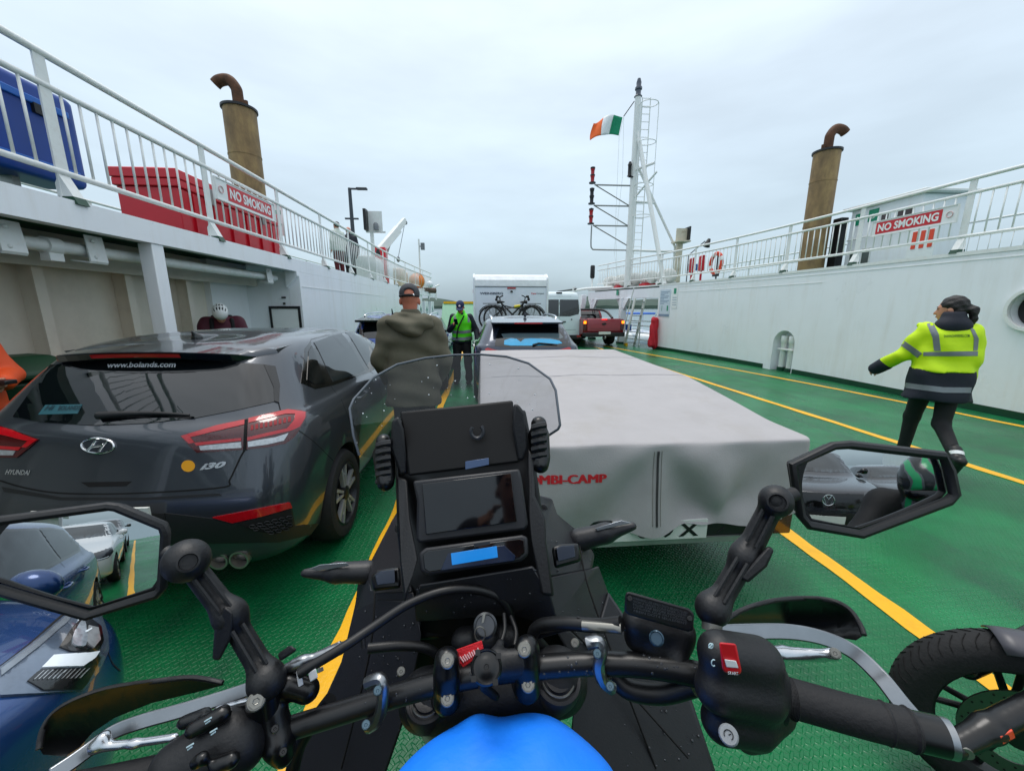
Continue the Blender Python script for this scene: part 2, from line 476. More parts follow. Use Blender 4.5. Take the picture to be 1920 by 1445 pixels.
def strip(name, line, proj, m, parent, width=0.004, off=0.002, n=4):
    """thin dark seam following a surface along a polyline"""
    pts = smooth_path([(*q, 0) for q in line], n)
    hs = [proj(p.x, p.y) for p in pts]; hs = [h for h in hs if h]
    if len(hs) < 2: return None
    mb = MB(); L = []
    for i, (p, nn) in enumerate(hs):
        t = (hs[min(i+1, len(hs)-1)][0]-hs[max(i-1, 0)][0])
        b = t.cross(nn)
        if b.length < 1e-9: b = Vector((1, 0, 0))
        b.normalize(); L.append((p+nn*off+b*width/2, p+nn*off-b*width/2))
    vs_ = [q for a in L for q in a]
    mb.add(vs_, [(2*i, 2*i+1, 2*i+3, 2*i+2) for i in range(len(L)-1)])
    return mb.build(name, m, parent, smooth=True)
# ================================================================ SETTING
WHITE = mat('ship white paint', '#f3f5f9', 0.34, var=0.03, scale=1.4, bump=0.05, bscale=3.0, dirt=('#b8a98f', 0.17, 2.6, (1.6, 1.6, .22)), rvar=0.1)
WHITE2 = mat('rail white paint', '#e8eae8', 0.32, var=0.05, scale=9, bump=0.05, bscale=30, dirt=('#b08a5e', 0.16, 14))
CREAM = mat('alcove cream paint', '#e4dbcd', 0.45, var=0.06, scale=1.5, dirt=('#8d8271', 0.3, 1.5))
GREENFOOT = mat('dark green foot paint', '#0d3f2a', 0.4, var=0.1)
RED = mat('red gloss paint', '#cc1429', 0.33, var=0.06, scale=3, bump=0.03)
BLACKP = mat('black painted steel', '#15171a', 0.45, var=0.1)
GREY = mat('grey painted steel', '#6f7479', 0.45, var=0.08)
STEEL = mat('galvanised steel', '#8f9290', 0.42, metal=0.7, var=0.15, scale=14)
YELLOW = mat('yellow line paint', '#f0b200', 0.38, var=0.09, scale=7, bump=0.18, bscale=55, dirt=('#7a5a12', 0.3, 7))
SIGNW = mat('sign white', '#eef0f0', 0.4, var=0.03)
SIGNR = mat('sign red', '#cf1f2c', 0.4, var=0.03)
SIGNG = mat('sign green', '#0b8f6c', 0.4, var=0.03)
SIGNB = mat('sign blue', '#1f5fb8', 0.4, var=0.03)
DARKGLASS = mat('dark glass', '#0b0d10', 0.04, spec=0.6, var=0.0)
RUBBER = mat('black rubber', '#121214', 0.75, var=0.15, bump=0.15, bscale=90)

def deck_material():
    m = bpy.data.materials.new('green tread plate deck'); m.use_nodes = True
    n = m.node_tree; L = n.links; b = n.nodes['Principled BSDF']
    tcn = n.nodes.new('ShaderNodeTexCoord')
    mp = n.nodes.new('ShaderNodeMapping'); mp.inputs['Rotation'].default_value = (0, 0, R(45)); mp.inputs['Scale'].default_value = (36, 36, 0)
    L.new(tcn.outputs['Object'], mp.inputs[0])
    hs = []
    for off, sc in (((0, 0), (1.05, 3.6)), ((1, 1), (1.05, 3.6)), ((1, 0), (3.6, 1.05)), ((0, 1), (3.6, 1.05))):
        a = n.nodes.new('ShaderNodeVectorMath'); a.operation = 'MULTIPLY_ADD'; a.inputs[1].default_value = (0.5, 0.5, 0); a.inputs[2].default_value = (off[0]/2+0.5, off[1]/2+0.5, 0)
        L.new(mp.outputs[0], a.inputs[0])
        f = n.nodes.new('ShaderNodeVectorMath'); f.operation = 'FRACTION'; L.new(a.outputs[0], f.inputs[0])
        c = n.nodes.new('ShaderNodeVectorMath'); c.operation = 'MULTIPLY_ADD'; c.inputs[1].default_value = (2*sc[0], 2*sc[1], 0); c.inputs[2].default_value = (-sc[0], -sc[1], 0)
        L.new(f.outputs[0], c.inputs[0])
        l = n.nodes.new('ShaderNodeVectorMath'); l.operation = 'LENGTH'; L.new(c.outputs[0], l.inputs[0])
        r = n.nodes.new('ShaderNodeMapRange'); r.interpolation_type = 'SMOOTHSTEP'; r.inputs[1].default_value = 1.0; r.inputs[2].default_value = 0.55
        L.new(l.outputs['Value'], r.inputs[0]); hs.append(r.outputs[0])
    cur = hs[0]
    for h in hs[1:]:
        mx = n.nodes.new('ShaderNodeMath'); mx.operation = 'MAXIMUM'; L.new(cur, mx.inputs[0]); L.new(h, mx.inputs[1]); cur = mx.outputs[0]
    # paint: large patches, scuffs
    t = n.nodes.new('ShaderNodeTexNoise'); t.inputs['Scale'].default_value = 0.9; t.inputs['Detail'].default_value = 8; t.inputs['Roughness'].default_value = 0.65
    L.new(tcn.outputs['Object'], t.inputs['Vector'])
    cr = n.nodes.new('ShaderNodeValToRGB'); e = cr.color_ramp.elements
    e[0].position = 0.34; e[0].color = (*lin('#04502d'), 1); e[1].position = 0.68; e[1].color = (*lin('#0d7a45'), 1)
    L.new(t.outputs[0], cr.inputs[0])
    t2 = n.nodes.new('ShaderNodeTexNoise'); t2.inputs['Scale'].default_value = 7; t2.inputs['Detail'].default_value = 9; t2.inputs['Roughness'].default_value = 0.75
    L.new(tcn.outputs['Object'], t2.inputs['Vector'])
    r2 = n.nodes.new('ShaderNodeMapRange'); r2.inputs[1].default_value = 0.56; r2.inputs[2].default_value = 0.75; r2.inputs[4].default_value = 0.5
    L.new(t2.outputs[0], r2.inputs[0])
    mm = n.nodes.new('ShaderNodeMix'); mm.data_type = 'RGBA'; L.new(r2.outputs[0], mm.inputs[0]); L.new(cr.outputs[0], mm.inputs[6]); mm.inputs[7].default_value = (*lin('#0c3d2b'), 1)
    sm = n.nodes.new('ShaderNodeMapping'); sm.inputs['Scale'].default_value = (2.4, .12, 1); L.new(tcn.outputs['Object'], sm.inputs[0])
    t5 = n.nodes.new('ShaderNodeTexNoise'); t5.inputs['Scale'].default_value = 1.6; t5.inputs['Detail'].default_value = 7; t5.inputs['Roughness'].default_value = 0.6; L.new(sm.outputs[0], t5.inputs['Vector'])
    r5 = n.nodes.new('ShaderNodeMapRange'); r5.inputs[1].default_value = 0.52; r5.inputs[2].default_value = 0.72; r5.inputs[4].default_value = 0.6; L.new(t5.outputs[0], r5.inputs[0])
    m5 = n.nodes.new('ShaderNodeMix'); m5.data_type = 'RGBA'; L.new(r5.outputs[0], m5.inputs[0]); L.new(mm.outputs[2], m5.inputs[6]); m5.inputs[7].default_value = (*lin('#173f31'), 1)
    L.new(m5.outputs[2], b.inputs['Base Color'])
    # wet film: smoother in patches
    t3 = n.nodes.new('ShaderNodeTexNoise'); t3.inputs['Scale'].default_value = 0.55; t3.inputs['Detail'].default_value = 4
    L.new(tcn.outputs['Object'], t3.inputs['Vector'])
    r3 = n.nodes.new('ShaderNodeMapRange'); r3.inputs[1].default_value = 0.35; r3.inputs[2].default_value = 0.65; r3.inputs[3].default_value = 0.22; r3.inputs[4].default_value = 0.42
    L.new(t3.outputs[0], r3.inputs[0]); L.new(r3.outputs[0], b.inputs['Roughness'])
    b.inputs['Specular IOR Level'].default_value = 0.4
    ad = n.nodes.new('ShaderNodeMath'); ad.operation = 'MULTIPLY_ADD'; ad.inputs[1].default_value = 0.25
    t4 = n.nodes.new('ShaderNodeTexNoise'); t4.inputs['Scale'].default_value = 55; t4.inputs['Detail'].default_value = 3
    L.new(tcn.outputs['Object'], t4.inputs['Vector'])
    L.new(t4.outputs[0], ad.inputs[0]); L.new(cur, ad.inputs[2])
    bp = n.nodes.new('ShaderNodeBump'); bp.inputs['Strength'].default_value = 0.75; bp.inputs['Distance'].default_value = 0.003
    L.new(ad.outputs[0], bp.inputs['Height']); L.new(bp.outputs[0], b.inputs['Normal'])
    return m
DECK = deck_material()
ZD = 2.5                                    # upper decks
RW = [(7.88, -16), (7.88, 3), (7.85, 6), (7.78, 8.5), (7.6, 10.8), (7.3, 13), (6.95, 15)]     # face of the right-hand wall (x, y)
RE = RW + [(6.25, 17.3), (5.6, 20.3)]
def lerp_path(pts, y):
    for (x0, y0), (x1, y1) in zip(pts, pts[1:]):
        if y0 <= y <= y1: return x0+(x1-x0)*(y-y0)/(y1-y0)
    return pts[0][0] if y < pts[0][1] else pts[-1][0]
RX = lambda y: lerp_path(RES, y)
RES = [(p.x, p.y) for p in smooth_path([(x, y, 0) for x, y in RE], 5)]
LE = [(-3.5, -16), (-3.5, 14), (-3.45, 18), (-3.2, 22), (-2.9, 25.5)]
LX = lambda y: lerp_path(LE, y)

# ---- deck, water, far shore
mb = MB(); mb.prism([(-4.6, -16), (8.3, -16), (8.3, 12), (7.6, 16), (6.9, 20), (6.6, 24), (-3.2, 24), (-4.6, 17)], 'z', -0.25, 0.0)
struct(mb.build('deck', DECK))
WATER = mat('grey green sea water', '#56707a', 0.14, var=0.12, scale=0.02, bump=0.6, bscale=0.25, spec=0.5)
mb = MB(); mb.add([(-9000, -9000, -2.4), (9000, -9000, -2.4), (9000, 9000, -2.4), (-9000, 9000, -2.4)], [(0, 1, 2, 3)])
struct(mb.build('water', WATER))
HILL = mat('wooded far shore', '#36493f', 0.9, var=0.35, scale=0.012)
mb = MB(); vs_, fs_ = [], []
N = 150
for i in range(N+1):
    a = R(-75+150*i/N); rr = 1500
    hgt = 26+14*math.sin(i*0.21+1)+9*math.sin(i*0.57)+4*random.random()
    for k, (dr, hz) in enumerate(((0, -2.6), (5, 7+4*random.random()), (130, hgt), (500, hgt*1.25+6*math.sin(i*.33)))):
        vs_.append(((rr+dr)*math.sin(a), (rr+dr)*math.cos(a), hz))
for i in range(N):
    for k in range(3):
        a = i*4+k; fs_.append((a, a+4, a+5, a+1))
mb.add(vs_, fs_); struct(mb.build('hills', HILL, smooth=True))
# quay with a lamp post behind the left superstructure
mb = MB(); mb.box((-40, 30, -3), (-9.5, 70, 0.6)); struct(mb.build('quay', mat('quay concrete', '#8d8a82', 0.8, var=0.2)))

# ---- yellow lane lines (thin paint sheets with uneven edges)
def line_sheet(name, path, wd, z=0.004):
    pts = smooth_path([(x, y, z) for x, y in path], 30); mb = MB(); L = []
    for i, p in enumerate(pts):
        t = pts[min(i+1, len(pts)-1)]-pts[max(i-1, 0)]; b = Vector((-t.y, t.x, 0)).normalized()
        j1 = 0.006*math.sin(i*0.9)+random.uniform(-.005, .005); j2 = 0.006*math.sin(i*0.7+2)+random.uniform(-.005, .005)
        L.append((p+b*(wd/2+j1), p-b*(wd/2+j2)))
    mb.add([q for a in L for q in a], [(2*i, 2*i+1, 2*i+3, 2*i+2) for i in range(len(L)-1)])
    o = mb.build(name, YELLOW)
    for p in o.data.polygons:
        pass
    return struct(o)
line_sheet('lane_line_left', [(-0.70, -15), (-0.70, -6), (-0.70, 0), (-0.70, 4), (-0.70, 10), (-0.70, 17), (-0.70, 23)], 0.105)
line_sheet('lane_line_middle', [(2.22, -15), (2.22, -6), (2.22, 0), (2.21, 4), (2.2, 10), (2.2, 17), (2.2, 23)], 0.115)
line_sheet('lane_line_right', [(5.10, -15), (5.10, -6), (5.09, 0), (5.07, 4), (4.95, 9), (4.75, 16)], 0.115)
line_sheet('walkway_line', [(7.55, -15), (7.55, -5), (7.55, 1), (7.48, 4.6), (7.02, 8.1), (6.35, 11.3), (5.55, 14.9), (4.9, 18.5)], 0.11)

# ---- right-hand ship side wall
wall = thing('ship_side_wall', 'tall smooth white steel wall along the right side of the deck', 'wall', (7.9, 0, 0))
pts = [p for p in RES if p[1] <= 15.001]
poly = [(x, y) for x, y in pts]+[(x+0.35, y) for x, y in reversed(pts)]
mb = MB(); mb.prism(poly, 'z', 0.0, ZD-0.004)
wo = mb.build('wall_plating', WHITE, wall)
cut = MB()
ny = 9.33                                  # bollard niche
a_ = [(ny+0.33*math.cos(t), 0.72+0.33*math.sin(t)) for t in [math.pi*i/14 for i in range(15)]]
cut.prism([(ny-0.33, -0.1), (ny+0.33, -0.1)]+a_, 'x', 7.2, 7.98)
Mp = frame((0, 1, 0), (0, 0, 1), (1, 0, 0), (0, 4.98, 1.60))
cut.lathe([(0.27, 7.5), (0.27, 8.02)], 40, Mp)
co = cut.build('cutter', WHITE)
bo = wo.modifiers.new('b', 'BOOLEAN'); bo.object = co; bo.operation = 'DIFFERENCE'; bo.solver = 'EXACT'
apply_mods(wo); bpy.data.objects.remove(co)
mb = MB(); mb.lathe([(0.27, 7.86), (0.27, 7.81), (0.315, 7.81), (0.325, 7.835), (0.325, 7.875)], 48, Mp, cap=False); mb.build('porthole_ring', WHITE2, wall, smooth=True)
mb = MB(); mb.lathe([(0.0, 7.985), (0.262, 7.985), (0.262, 8.015), (0, 8.015)], 48, Mp, cap=False); mb.build('porthole_glass', DARKGLASS, wall, smooth=True)
# dark green skirting and plating seams
mb = MB(); pl = [p for p in RES if 0.5 < p[1] <= 15.001]
bk = []
for (x0, y0), (x1, y1) in zip(pl, pl[1:]):
    if y1 < ny-0.33 or y0 > ny+0.33: bk.append(((x0, y0), (x1, y1)))
for (x0, y0), (x1, y1) in bk: mb.add([(x0-.006, y0, 0), (x1-.006, y1, 0), (x1-.006, y1, .115), (x0-.006, y0, .115), (x0, y0, 0), (x1, y1, 0), (x1, y1, .115), (x0, y0, .115)], [(0, 1, 2, 3), (3, 2, 6, 7)])
mb.build('skirting', GREENFOOT, wall)
mb = MB()
for z in (2.18, 2.36):
    for (x0, y0), (x1, y1) in zip(pl, pl[1:]):
        if 8.2 < y0 < 14.6 or z > 2.3: mb.add([(x0-.007, y0, z), (x1-.007, y1, z), (x1-.007, y1, z+.012), (x0-.007, y0, z+.012), (x0, y0, z), (x1, y1, z), (x1, y1, z+.012), (x0, y0, z+.012)], [(0, 1, 2, 3), (3, 2, 6, 7), (0, 4, 5, 1)])
mb.build('plating_seam', WHITE2, wall)
# bollard pair in the niche
bol = thing('mooring_bollard', 'white twin-post mooring bollard in the arched wall niche', 'bollard', (7.85, ny, 0))
for dy in (-0.13, 0.13):
    mb = MB(); mb.lathe([(0.07, 0.0), (0.07, 0.72), (0.085, 0.74), (0.085, 0.9), (0.07, 0.915), (0, 0.915)], 18, Matrix.Translation((7.86, ny+dy, 0)), cap=False); mb.build('post', WHITE2, bol, smooth=True)
    mb = MB(); mb.lathe([(0.095, 0.0), (0.095, 0.09), (0.07, 0.1)], 18, Matrix.Translation((7.86, ny+dy, 0)), cap=False); mb.build('foot', GREENFOOT, bol, smooth=True)
mb = MB(); mb.box((7.78, ny-0.25, 0.545), (7.96, ny+0.25, 0.585)); mb.build('bracket', WHITE2, bol, bevel=0.006)

# ---- upper decks
def deck_slab(name, inner, xo, label):
    mb = MB(); mb.prism(inner+[(xo, inner[-1][1]), (xo, inner[0][1])], 'z', ZD-0.09, ZD)
    o = mb.build(name, mat('upper deck paint', '#2b5e49', 0.5)); tag(o, label, 'deck'); return o
ri = [(x+0.35, y) for x, y in RES]
deck_slab('upper_deck', ri, 11.9, 'raised side deck behind the right-hand white wall')
li = [(x-0.12, y) for x, y in LE]
deck_slab('upper_deck', li, -7.6, 'raised side deck over the open alcove on the left')
# coaming on top of the right wall
mb = MB()
for (x0, y0), (x1, y1) in zip(RES, RES[1:]):
    mb.add([(x0-.012, y0, ZD-.05), (x1-.012, y1, ZD-.05), (x1-.012, y1, ZD+.012), (x0-.012, y0, ZD+.012), (x0+.36, y0, ZD+.012), (x1+.36, y1, ZD+.012)], [(0, 1, 2, 3), (3, 2, 5, 4)])
o = mb.build('deck_edge_coaming', WHITE2); tag(o, 'narrow white edge plate running along the top of the right wall', 'edge plate')

# ---- left side: edge beam, alcove, pillars, pipe, bulkhead, plain wall
left = thing('ship_side_structure', 'white left-hand ship side with open alcove, edge beam and plain plating beyond', 'wall', (-3.6, 0, 0))
mb = MB()
for (x0, y0), (x1, y1) in zip(LE, LE[1:]): mb.prism([(x0, y0), (x1, y1), (x1-.12, y1), (x0-.12, y0)], 'z', 2.30, 2.53)
mb.build('edge_beam', WHITE, left)
mb = MB(); mb.prism([(-3.5, 8.02), (-3.5, 14), (-3.45, 18), (-3.42, 19.2), (-3.72, 19.2), (-3.72, 8.02)], 'z', 0, 2.298)
mb.build('wall_plating', WHITE, left)
mb = MB()
for z in (2.02,): mb.box((-3.494, 8.1, z), (-3.488, 17.8, z+.012))
mb.build('plating_seam', WHITE2, left)
# alcove back wall with stiffeners
mb = MB(); mb.box((-4.75, -16, 0), (-4.6, 7.0, 2.41)); mb.build('alcove_back_wall', CREAM, left)
mb = MB(); mb.box((-4.75, 7.0, 0), (-4.5, 8.1, 2.41)); mb.build('alcove_end_panel', WHITE, left)
for k in range(17):
    y = 6.4-1.02*k
    mb = MB(); mb.box((-4.6, y-.012, 0), (-4.43, y+.012, 2.2)); mb.box((-4.43, y-.05, 0), (-4.418, y+.05, 2.2)); mb.build('stiffener', CREAM, left)
mb = MB(); mb.box((-4.6, -16, 2.18), (-4.3, 8.0, 2.3)); mb.box((-4.31, -16, 2.02), (-4.285, 8.0, 2.2)); mb.build('ceiling_beam', CREAM, left)
mb = MB(); mb.box((-4.5, 8.02, 0), (-3.724, 8.16, 2.298)); mb.build('end_bulkhead', WHITE, left)
mb = MB(); mb.prism([(-3.5, 2.30), (-3.5, 2.22), (-3.72, 2.0), (-3.72, 2.30)], 'y', 7.93, 8.02); mb.build('gusset', WHITE, left)
for y in (4.72, -0.9, -6.4, -11.5):
    mb = MB(); mb.box((-3.66, y-.08, 0), (-3.515, y+.08, 2.30)); mb.build('pillar', WHITE, left, bevel=0.01)
# sprinkler pipe under the edge beam
pipe = thing('sprinkler_pipe', 'white pipe hung below the left deck edge', 'pipe', (-3.8, 4, 2.15))
mb = MB(); mb.tube([(-3.82, -8, 2.16), (-3.82, 7.75, 2.16)], 0.055, 16); mb.build('pipe', WHITE2, pipe, smooth=True)
for y in (1.4, 3.55, 4.25, 7.4):
    mb = MB(); mb.prism([(-3.74, 2.30), (-3.72, 2.06), (-3.735, 2.04), (-3.745, 2.30)], 'y', y-.09, y+.09); mb.prism([(-3.735, 2.04), (-3.9, 2.06), (-3.9, 2.075), (-3.735, 2.055)], 'y', y-.09, y+.09)
    mb.build('hanger_plate', WHITE2, pipe)
    for dz in (2.1, 2.25): MB().ellipsoid((-3.722, y-.03, dz), (0.012, 0.018, 0.018), 8, 6).build('bolt', WHITE2, pipe, smooth=True)
mb = MB(); mb.lathe([(0.075, -.06), (0.075, .06)], 16, Matrix.Translation((-3.82, 3.92, 2.16)) @ Matrix.Rotation(R(90), 4, 'X')); mb.box((-3.86, 3.86, 2.03), (-3.78, 3.98, 2.1)); mb.build('coupling', WHITE2, pipe, smooth=True)
# whiteboard on the bulkhead
wb = thing('notice_board', 'white board in a black frame on the alcove end wall', 'board', (-3.83, 8, 1.2))
mb = MB(); mb.box((-4.08, 8.0, 1.0), (-3.58, 8.014, 1.62)); mb.build('panel', SIGNW, wb)
for lo, hi in (((-4.12, 7.985, 1.60), (-3.54, 8.018, 1.65)), ((-4.12, 7.985, 0.97), (-3.54, 8.018, 1.01)), ((-4.12, 7.986, 1.01), (-4.08, 8.017, 1.60)), ((-3.58, 7.986, 1.01), (-3.54, 8.017, 1.60))):
    mb = MB(); mb.box(lo, hi); mb.build('frame_bar', BLACKP, wb)
mb = MB(); mb.box((-3.86, 7.99, 1.80), (-3.79, 8.015, 1.83)); mb.box((-3.84, 7.98, 1.68), (-3.81, 8.015, 1.72)); o = mb.build('door_latch', BLACKP); tag(o, 'small black latch above the white notice board', 'latch')

# ---- railings
def railing(name, label, X, ys, ztop, zmid, zlow, y0, y1, inboard, group, bal=0.158, foot=True, balmax=300, small=1.0, thin=False):
    t = thing(name, label, 'railing', (X(ys[0]), ys[0], ZD), group)
    n = max(2, int((y1-y0)/0.6)); path = lambda z: [(X(y0+(y1-y0)*i/n), y0+(y1-y0)*i/n, z) for i in range(n+1)]
    for nm, z, r in (('top_rail', ztop, 0.030), ('middle_rail', zmid, 0.026), ('bottom_rail', zlow, 0.026)):
        mb = MB(); mb.tube(path(z), r*small, 12); mb.build(nm, WHITE2, t, smooth=True)
    s = inboard
    me = None
    for y in ys:
        x = X(y)
        if me is None:
            mb = MB(); mb.prism([(-.009, ztop-ZD), (.009, ztop-ZD), (.009, .10), (-.009, .10)], 'x', 0, 0) if False else None
            mb = MB()
            mb.prism([(-.055, 0.02), (.055, 0.02), (.047, ztop-ZD-.01), (-.047, ztop-ZD-.01)], 'x', -.008*s, .008*s)
            me = mb.mesh('post'); me.materials.append(WHITE2)
            fb = MB(); fb.prism([(-.03*s, .17), (.012*s, .24), (.115*s, .02), (-.03*s, .02)] if s > 0 else [(.03, .17), (-.012, .24), (-.115, .02), (.03, .02)], 'y', -.05, .05)
            fm = fb.mesh('foot_bracket'); fm.materials.append(WHITE2)
            gb = MB(); gb.prism([(-.034*s, .062), (.098*s, .062), (.125*s, 0.0), (-.034*s, 0.0)], 'y', -.054, .054)
            gm = gb.mesh('foot_pad'); gm.materials.append(GREENFOOT)
        p = link_mesh('post', me); p.location = (x, y, ZD); attach_loc(p, t)
        if foot:
            p = link_mesh('foot_bracket', fm); p.location = (x, y, ZD); attach_loc(p, t)
            p = link_mesh('foot_pad', gm); p.location = (x, y, ZD+.002); attach_loc(p, t)
    bm_ = MB(); bm_.tube([(0, 0, zlow-ZD), (0, 0, zmid-ZD)], 0.0115 if not thin else 0.009, 7); bmsh = bm_.mesh('baluster'); bmsh.materials.append(WHITE2)
    bmsh.polygons.foreach_set('use_smooth', [True]*len(bmsh.polygons))
    y = y0+0.1; cnt = 0
    while y < y1-0.05:
        if min(abs(y-q) for q in ys) > 0.07:
            b = link_mesh('baluster', bmsh); b.location = (X(y), y, ZD); attach_loc(b, t); cnt += 1
        y += bal
    return t
def attach_loc(o, parent):
    o.parent = parent; o.matrix_parent_inverse = Matrix.Translation(-parent.location)
GR = 'white railings round the raised side decks'
railing('deck_railing', 'white railing with feet on the inner edge of the left side deck', lambda y: LX(y)-.10, [3.93+1.88*k for k in range(-5, 12)], 3.69, 3.44, 2.77, -6, 25, 1, GR)
railing('deck_railing', 'white railing on the inner edge of the right side deck, above the wall', lambda y: RX(y)+.10, [6.12+1.79*k for k in range(-6, 8)], 3.66, 3.44, 2.77, -5, 19.6, -1, GR)
railing('deck_railing', 'outer white railing on the far edge of the left side deck', lambda y: -7.45, [1.0+1.88*k for k in range(0, 12)], 3.62, 3.25, 2.72, 0, 22, 1, GR, bal=.2, foot=False, small=.85, thin=True)
railing('deck_railing', 'outer white railing on the far edge of the right side deck', lambda y: 11.75, [0.6+1.79*k for k in range(0, 11)], 3.62, 3.30, 2.72, 0, 19, -1, GR, bal=.2, foot=False, small=.85, thin=True)

# ---- NO SMOKING signs on the railings
def no_smoking(label, a, b, z0, z1, face, tilt=0.0):
    """a,b: (x,y) ends left to right as read; face: outward normal x sign"""
    t = thing('no_smoking_sign', label, 'sign', (a[0], a[1], z0), 'no smoking signs on the railings')
    A, B = Vector((*a, z0)), Vector((*b, z0)); up = Vector((0, 0, z1-z0)); A1, B1 = A+up, B+up
    n = (B-A).cross(up).normalized(); e = (B-A).normalized()
    mb = MB(); mb.slab([A, B, B1, A1], 0.025); mb.build('backing_board', SIGNW, t)
    q = lambda s, tt, o: A+(B-A)*s+up*tt+n*o
    for s0, s1, t0, t1 in ((0, 1, .955, 1.0), (0, 1, 0, .045), (0, .012, .045, .955), (.988, 1, .045, .955)):
        mb = MB(); mb.slab([q(s0, t0, .012), q(s1, t0, .012), q(s1, t1, .012), q(s0, t1, .012)], .012); mb.build('frame_bar', WHITE2, t)
    r0, r1 = (.17, .93) if face > 0 else (.06, .84)
    mb = MB(); mb.slab([q(r0, .14, .004), q(r1, .14, .004), q(r1, .88, .004), q(r0, .88, .004)], .003); mb.build('red_panel', SIGNR, t)
    text_quad('NO SMOKING', [q(r0+.03, .27, .0045), q(r1-.03, .27, .0045), q(r1-.03, .76, .0045), q(r0+.03, .76, .0045)], SIGNW, t, off=0.002, bold=0.035)
    c0 = .075 if face > 0 else .92
    # small red-and-white prohibition roundel beside the words
    mb = MB(); mb.tube([q(c0, .5, .008)+(e*math.cos(a2)+Vector((0, 0, 1))*math.sin(a2))*.045 for a2 in [2*math.pi*i/24 for i in range(24)]], .006, 6, closed=True)
    mb.build('roundel', mat('faded sign red', '#d8b3b3', 0.5), t, smooth=True)
    return t
no_smoking('red and white no smoking sign on the left railing, in front of the red locker', (-3.555, 5.92), (-3.53, 7.42), 3.07, 3.36, 1)
no_smoking('red and white no smoking sign on the right railing', (RX(7.55)+.04, 7.62), (RX(6.35)+.04, 6.2), 3.01, 3.30, -1)
# ================================================================ THINGS ON THE UPPER DECKS
def rust_funnel():
    m = bpy.data.materials.new('heat stained funnel steel'); m.use_nodes = True; n = m.node_tree; L = n.links; b = n.nodes['Principled BSDF']
    tcn = n.nodes.new('ShaderNodeTexCoord'); mp = n.nodes.new('ShaderNodeMapping'); mp.inputs['Scale'].default_value = (2, 2, 0.9); L.new(tcn.outputs['Object'], mp.inputs[0])
    t = n.nodes.new('ShaderNodeTexNoise'); t.inputs['Scale'].default_value = 2.2; t.inputs['Detail'].default_value = 9; t.inputs['Roughness'].default_value = 0.65; L.new(mp.outputs[0], t.inputs['Vector'])
    cr = n.nodes.new('ShaderNodeValToRGB'); e = cr.color_ramp.elements
    e[0].position = 0.28; e[0].color = (*lin('#6a563c'), 1); e[1].position = 0.72; e[1].color = (*lin('#a68b5c'), 1)
    x = cr.color_ramp.elements.new(0.5); x.color = (*lin('#8a714d'), 1)
    L.new(t.outputs[0], cr.inputs[0]); L.new(cr.outputs[0], b.inputs['Base Color']); b.inputs['Roughness'].default_value = 0.62; b.inputs['Metallic'].default_value = 0.15
    bp = n.nodes.new('ShaderNodeBump'); bp.inputs['Strength'].default_value = 0.25; bp.inputs['Distance'].default_value = 0.02; L.new(t.outputs[0], bp.inputs['Height']); L.new(bp.outputs[0], b.inputs['Normal'])
    return m
RUST = rust_funnel()
RUSTD = mat('rusted exhaust pipe', '#5b3a24', 0.7, metal=0.2, var=0.35, scale=9, bump=0.3, bscale=25, dirt=('#241a14', 0.7, 4))
def funnel(x, y, top, rad, side, label):
    t = thing('ship_funnel', label, 'funnel', (x, y, ZD), 'ship exhaust funnels')
    mb = MB(Matrix.Translation((x, y, 0))); mb.lathe([(rad, ZD), (rad, top-.02), (rad*.8, top-.02)], 40, cap=False); mb.lathe([(0, top-.05), (rad*.98, top-.05)], 40, cap=False); mb.build('casing', RUST, t, smooth=True)
    mb = MB(Matrix.Translation((x, y, 0))); mb.lathe([(rad, top-.05), (rad+.035, top-.05), (rad+.035, top), (rad, top), (rad, top-.05)], 40, cap=False); mb.build('rim', BLACKP, t, smooth=True)
    for z in (3.9, 5.1):
        mb = MB(Matrix.Translation((x, y, 0))); mb.lathe([(rad, z), (rad+.008, z), (rad+.008, z+.03), (rad, z+.03)], 40, cap=False); mb.build('weld_band', RUST, t, smooth=True)
    pth = smooth_path([(x, y, top-.1), (x, y, top+.28), (x+.02*side, y, top+.42), (x+.15*side, y, top+.57), (x+.36*side, y+.02, top+.56), (x+.47*side, y+.02, top+.48)], 6)
    mb = MB(); mb.tube(pth, [.115]*(len(pth)), 20, cap=False); o = mb.build('exhaust_pipe', RUSTD, t, smooth=True)
    sm = o.modifiers.new('s', 'SOLIDIFY'); sm.thickness = 0.012
    mb = MB(); mb.tube([(x+.19*(-side if side > 0 else 1), y-.05, top-.1), (x+.19*(-side if side > 0 else 1), y-.05, top+.14)], .045, 14); mb.build('vent_stub', RUSTD, t, smooth=True)
    return t
funnel(-5.5, 10.45, 6.13, 0.335, -1, 'tall brown heat-stained funnel behind the red locker on the left')
funnel(9.75, 11.15, 5.92, 0.32, 1, 'brown heat-stained funnel beside the small white cabin on the right')

# blue locker hung inside the left railing
t = thing('blue_locker', 'blue plastic locker hung behind the left railing near the picture edge', 'locker', (-4.1, 3.6, 2.75))
BLUEP = mat('blue plastic', '#0b3f94', 0.38, var=0.1, scale=2); BLUEL = mat('lighter blue plastic', '#1668c4', 0.38, var=0.08)
sd_obj('shell', [('box', (-4.05, 3.50, 3.15), (0.20, 0.96, 0.40), 0.06)], BLUEP, t, vox=0.02, k=0.01, smooth=1)
for z in (3.38, 2.86):
    mb = MB(); mb.box((-3.85, 2.7, z-.03), (-3.828, 4.36, z+.03)); mb.build('ridge', BLUEL, t, bevel=.008)
mb = MB(); mb.box((-3.85, 4.05, 3.28), (-3.82, 4.2, 3.36)); mb.build('label_plate', BLACKP, t)
for y in (3.0, 4.0):
    mb = MB(); mb.box((-4.2, y-.03, ZD), (-4.05, y+.03, 2.8)); mb.build('support_leg', STEEL, t)

